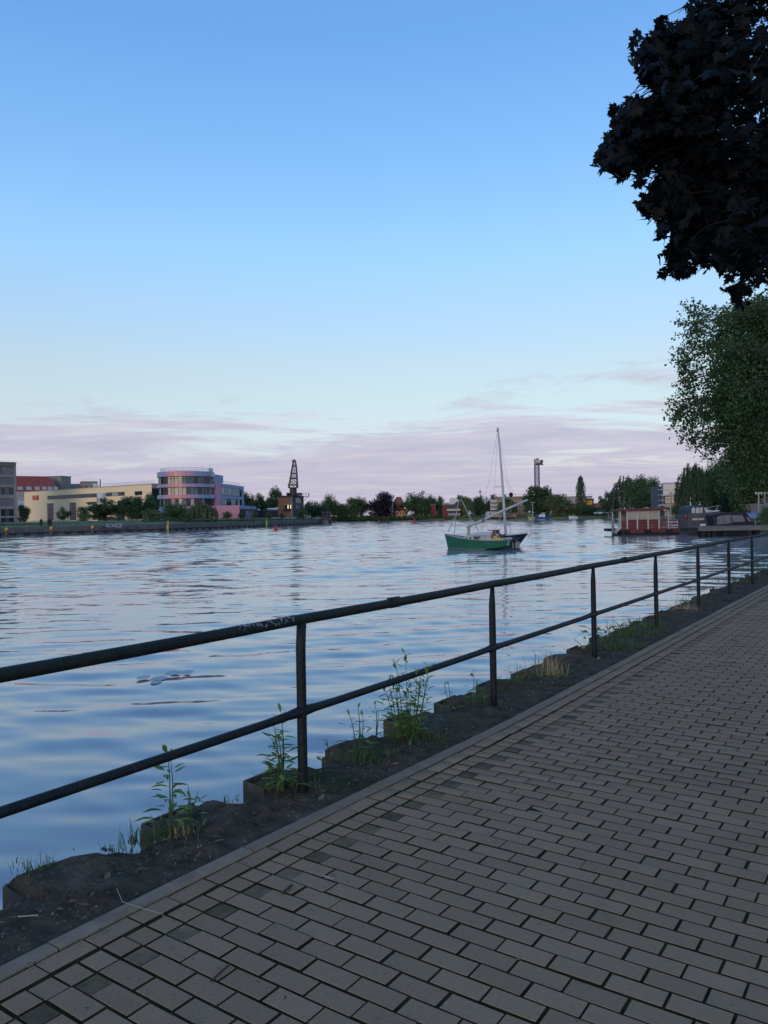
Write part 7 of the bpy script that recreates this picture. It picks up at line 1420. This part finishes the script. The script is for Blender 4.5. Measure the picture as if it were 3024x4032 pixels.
for a in ((150, 3400, .09, 70, .06, GRS, 'pale grass tuft at the lower left pile corner'), (560, 3300, .13, 70, .06, GRS, 'grass tuft left of the single tall weed'), (480, 3335, .12, 30, .05, GRS, 'sparse grass left of the middle tuft'), (690, 3265, .12, 150, .06, GRS, 'dense grass at the foot of the tall weed'), (720, 3275, .13, 50, .05, STRAW, 'dry straw at the foot of the tall weed'), (930, 3145, .07, 35, .06, GRS, 'small grass tuft on the soil edge before the first post'), (1120, 3090, .16, 170, .08, GRS, 'grass around the weed clump at the first post'), (1440, 2975, .13, 260, .10, GRS, 'thick grass below the tall weed clump, left side'), (1640, 2900, .14, 260, .11, GRS, 'thick grass below the tall weed clump, right side'),
          (1870, 2760, .13, 150, .09, GRS, 'grass at the foot of the second post, left'), (2040, 2690, .12, 120, .08, GRS, 'yellowish grass right of the second post'), (2160, 2650, .34, 130, .09, STRAW, 'tall dry straw tuft between second and third posts'), (2150, 2655, .14, 120, .10, GRS, 'green grass below the straw tuft'), (2480, 2500, .42, 150, .16, GRS, 'tall thin grass behind the ivy bush'), (2430, 2545, .2, 260, .16, GRS, 'grass around the ivy bush'), (2560, 2470, .25, 120, .14, GRS, 'grass left of the fourth post'), (2690, 2395, .22, 160, .16, STRAW, 'dry grass between fourth and fifth posts'), (2740, 2370, .22, 160, .16, GRS, 'green grass at the fifth post'), (2900, 2290, .3, 200, .22, GRS, 'grass along the edge near the last posts'), (2985, 2245, .5, 260, .35, GRS, 'high grass at the right edge by the far posts')):
    tuft(*a)
# moss and grass sprouting at the kerb joint, litter on the soil
g = np.random.default_rng(17); v = []; f = []
for k in range(900):
    u = 1.2 + 12 * g.random() ** 1.6; w = abs(vnoise(u * 2.1, 1, 9)); 
    if w < .42: continue
    p = UV(u, 2.652 + kd(u) + g.normal(0, .004), .895); a = g.random() * 6.28; s = V3(math.cos(a), math.sin(a), 0) * .0018; h = g.uniform(.008, .022); o = len(v); v += [p - s, p + s, p + V3(g.normal(0, .006), g.normal(0, .006), h)]; f.append((o, o + 1, o + 2))
mb = MB(); mb.v = [tuple(p) for p in v]; mb.f = f; tag(mb.build('joint_moss', GRS), 'green moss and fine grass in the kerb joint', None, kind='stuff')
LIT_ = mat('litter', (.085, .062, .040), (.16, .13, .095), 3, .9, island=.6); v = []; f = []
for k in range(1500):
    u = 1.0 + 9 * g.random() ** 1.3; e = edge_v(u); b_ = 2.74 + kd(u); q = g.random() ** .7; vv = b_ + (min(e, 3.38) - .17 - b_) * q; p = UV(u, vv, .912 + .03 * (q > .85) + .004 * g.random()); a = g.random() * 6.28; L = g.uniform(.004, .017) * (2.2 if g.random() < .08 else 1); w = L * g.uniform(.2, .6); t = V3(math.cos(a), math.sin(a), g.normal(0, .25)) * L; s = V3(-math.sin(a), math.cos(a), g.normal(0, .2)) * w; o = len(v); v += [p - t, p + s, p + t, p - s]; f.append((o, o + 1, o + 2, o + 3))
for k in range(170):
    u = 1.2 + 7 * g.random() ** 1.3; vv = 2.6 - 2.3 * g.random(); p = UV(u, vv, .905); a = g.random() * 6.28; L = g.uniform(.003, .010); t = V3(math.cos(a), math.sin(a), 0) * L; s = V3(-math.sin(a), math.cos(a), 0) * L * g.uniform(.2, .6); o = len(v); v += [p - t, p + s, p + t + V3(0, 0, .003), p - s]; f.append((o, o + 1, o + 2, o + 3))
mb = MB(); mb.v = [tuple(p) for p in v]; mb.f = f; tag(mb.build('leaf_litter', LIT_), 'scattered dry leaf crumbs and grit on soil and paving', None, kind='stuff')
PEB = mat('pebble', (.10, .09, .075), (.17, .15, .13), 8, .9, island=.5); v = []; f = []
for k in range(260):
    u = 1.0 + 8 * g.random() ** 1.2; e = edge_v(u); b_ = 2.75 + kd(u); vv = b_ + (e - .05 - b_) * g.random(); p = UV(u, vv, .905); r = g.uniform(.002, .006); o = len(v); v += [p + V3(r, 0, 0), p + V3(0, r, 0), p - V3(r, 0, 0), p - V3(0, r, 0), p + V3(0, 0, r * 1.3 + .006)]; f += [(o, o + 1, o + 4), (o + 1, o + 2, o + 4), (o + 2, o + 3, o + 4), (o + 3, o, o + 4)]
mb = MB(); mb.v = [tuple(p) for p in v]; mb.f = f; tag(mb.build('pebbles', PEB), 'small pale pebbles scattered on the soil', None, kind='stuff')
def stick(pts, r, label, m, z=.914):
    mb = MB(); mb.tube([G(x, y, z) + V3(0, 0, r) for x, y in pts], r, 5); tag(mb.build('twig', m), label, 'twig')
BT = flat('twig_brown', (.05, .04, .03)); PT = flat('twig_pale', (.30, .28, .24))
stick([(460, 3500), (482, 3552), (560, 3578), (640, 3600), (646, 3616)], .0016, 'long pale grass stalk lying across the kerb', PT, .914); stick([(1112, 3522), (1150, 3490)], .006, 'dark twig lying on the paving below the first post', BT, .905); stick([(830, 3868), (905, 3800)], .004, 'dark twig in a paving joint at bottom left', BT, .905); stick([(890, 3164), (950, 3166)], .003, 'pale straight stick on the soil edge', PT, .93); stick([(800, 3250), (812, 3222)], .002, 'short pale bent stick on the soil', PT, .93); stick([(1270, 3450), (1318, 3464)], .003, 'curled pale leaf stalk on the paving centre', PT, .903); stick([(70, 3612), (150, 3606)], .003, 'pale stick on mossy soil at lower left', PT, .92)
def dleaf(px, py, l, c_, label, z=.918):
    P = G(px, py, z); o = bpy.data.objects.new('fallen_leaf', WL[0].copy()); col.objects.link(o); o.data.materials.clear(); o.data.materials.append(flat('dleaf_%d' % px, c_)); o.location = tuple(P + V3(0, 0, .012)); o.scale = (l * 1.4, l, l); o.rotation_euler = (.15, .1, px * .7); tag(o, label, 'leaf')
dleaf(268, 3565, .035, (.22, .10, .06), 'reddish fallen leaf on the soil at lower left', .915); dleaf(1755, 2874, .04, (.25, .13, .07), 'reddish fallen leaf on the soil right of the tall weeds'); dleaf(783, 3246, .02, (.5, .47, .36), 'small pale leaf on the soil near the sticks'); dleaf(2165, 2842, .012, (.5, .5, .5), 'tiny white speck of paper on the paving middle', .902); dleaf(1760, 3968, .011, (.55, .55, .55), 'tiny white speck on the paving at bottom centre', .902); dleaf(1653, 3483, .016, (.34, .30, .24), 'small pale leaf on the paving centre', .902); dleaf(1300, 3458, .03, (.16, .13, .10), 'curled grey leaf on the paving', .902)
# floating pondweed leaves
PAD = mat('pond_leaf', (.34, .44, .44), (.40, .50, .50), 6, .6, objrand=.2)
for k, (px, py, w, lb) in enumerate(((565, 2667, 50, 'left floating pale green pond leaf'), (625, 2672, 60, 'broad floating pond leaf in the middle of the patch'), (680, 2650, 60, 'upper floating pond leaf'), (735, 2646, 50, 'rightmost floating pond leaf'), (615, 2686, 42, 'small lower floating pond leaf'))):
    P = G(px, py, .022); r = w / 2 * P[1] / F; mb = MB(); mb.prism([P + V3(math.cos(a) * r, math.sin(a) * r * 1.5, 0) for a in np.linspace(.2, 6.1, 15)], (0, 0, .003)); o = mb.build('pond_leaf', PAD); tag(o, lb, 'leaf', 'floating pond leaves')
for o in bpy.data.objects:
    if '_o' in o: del o['_o']
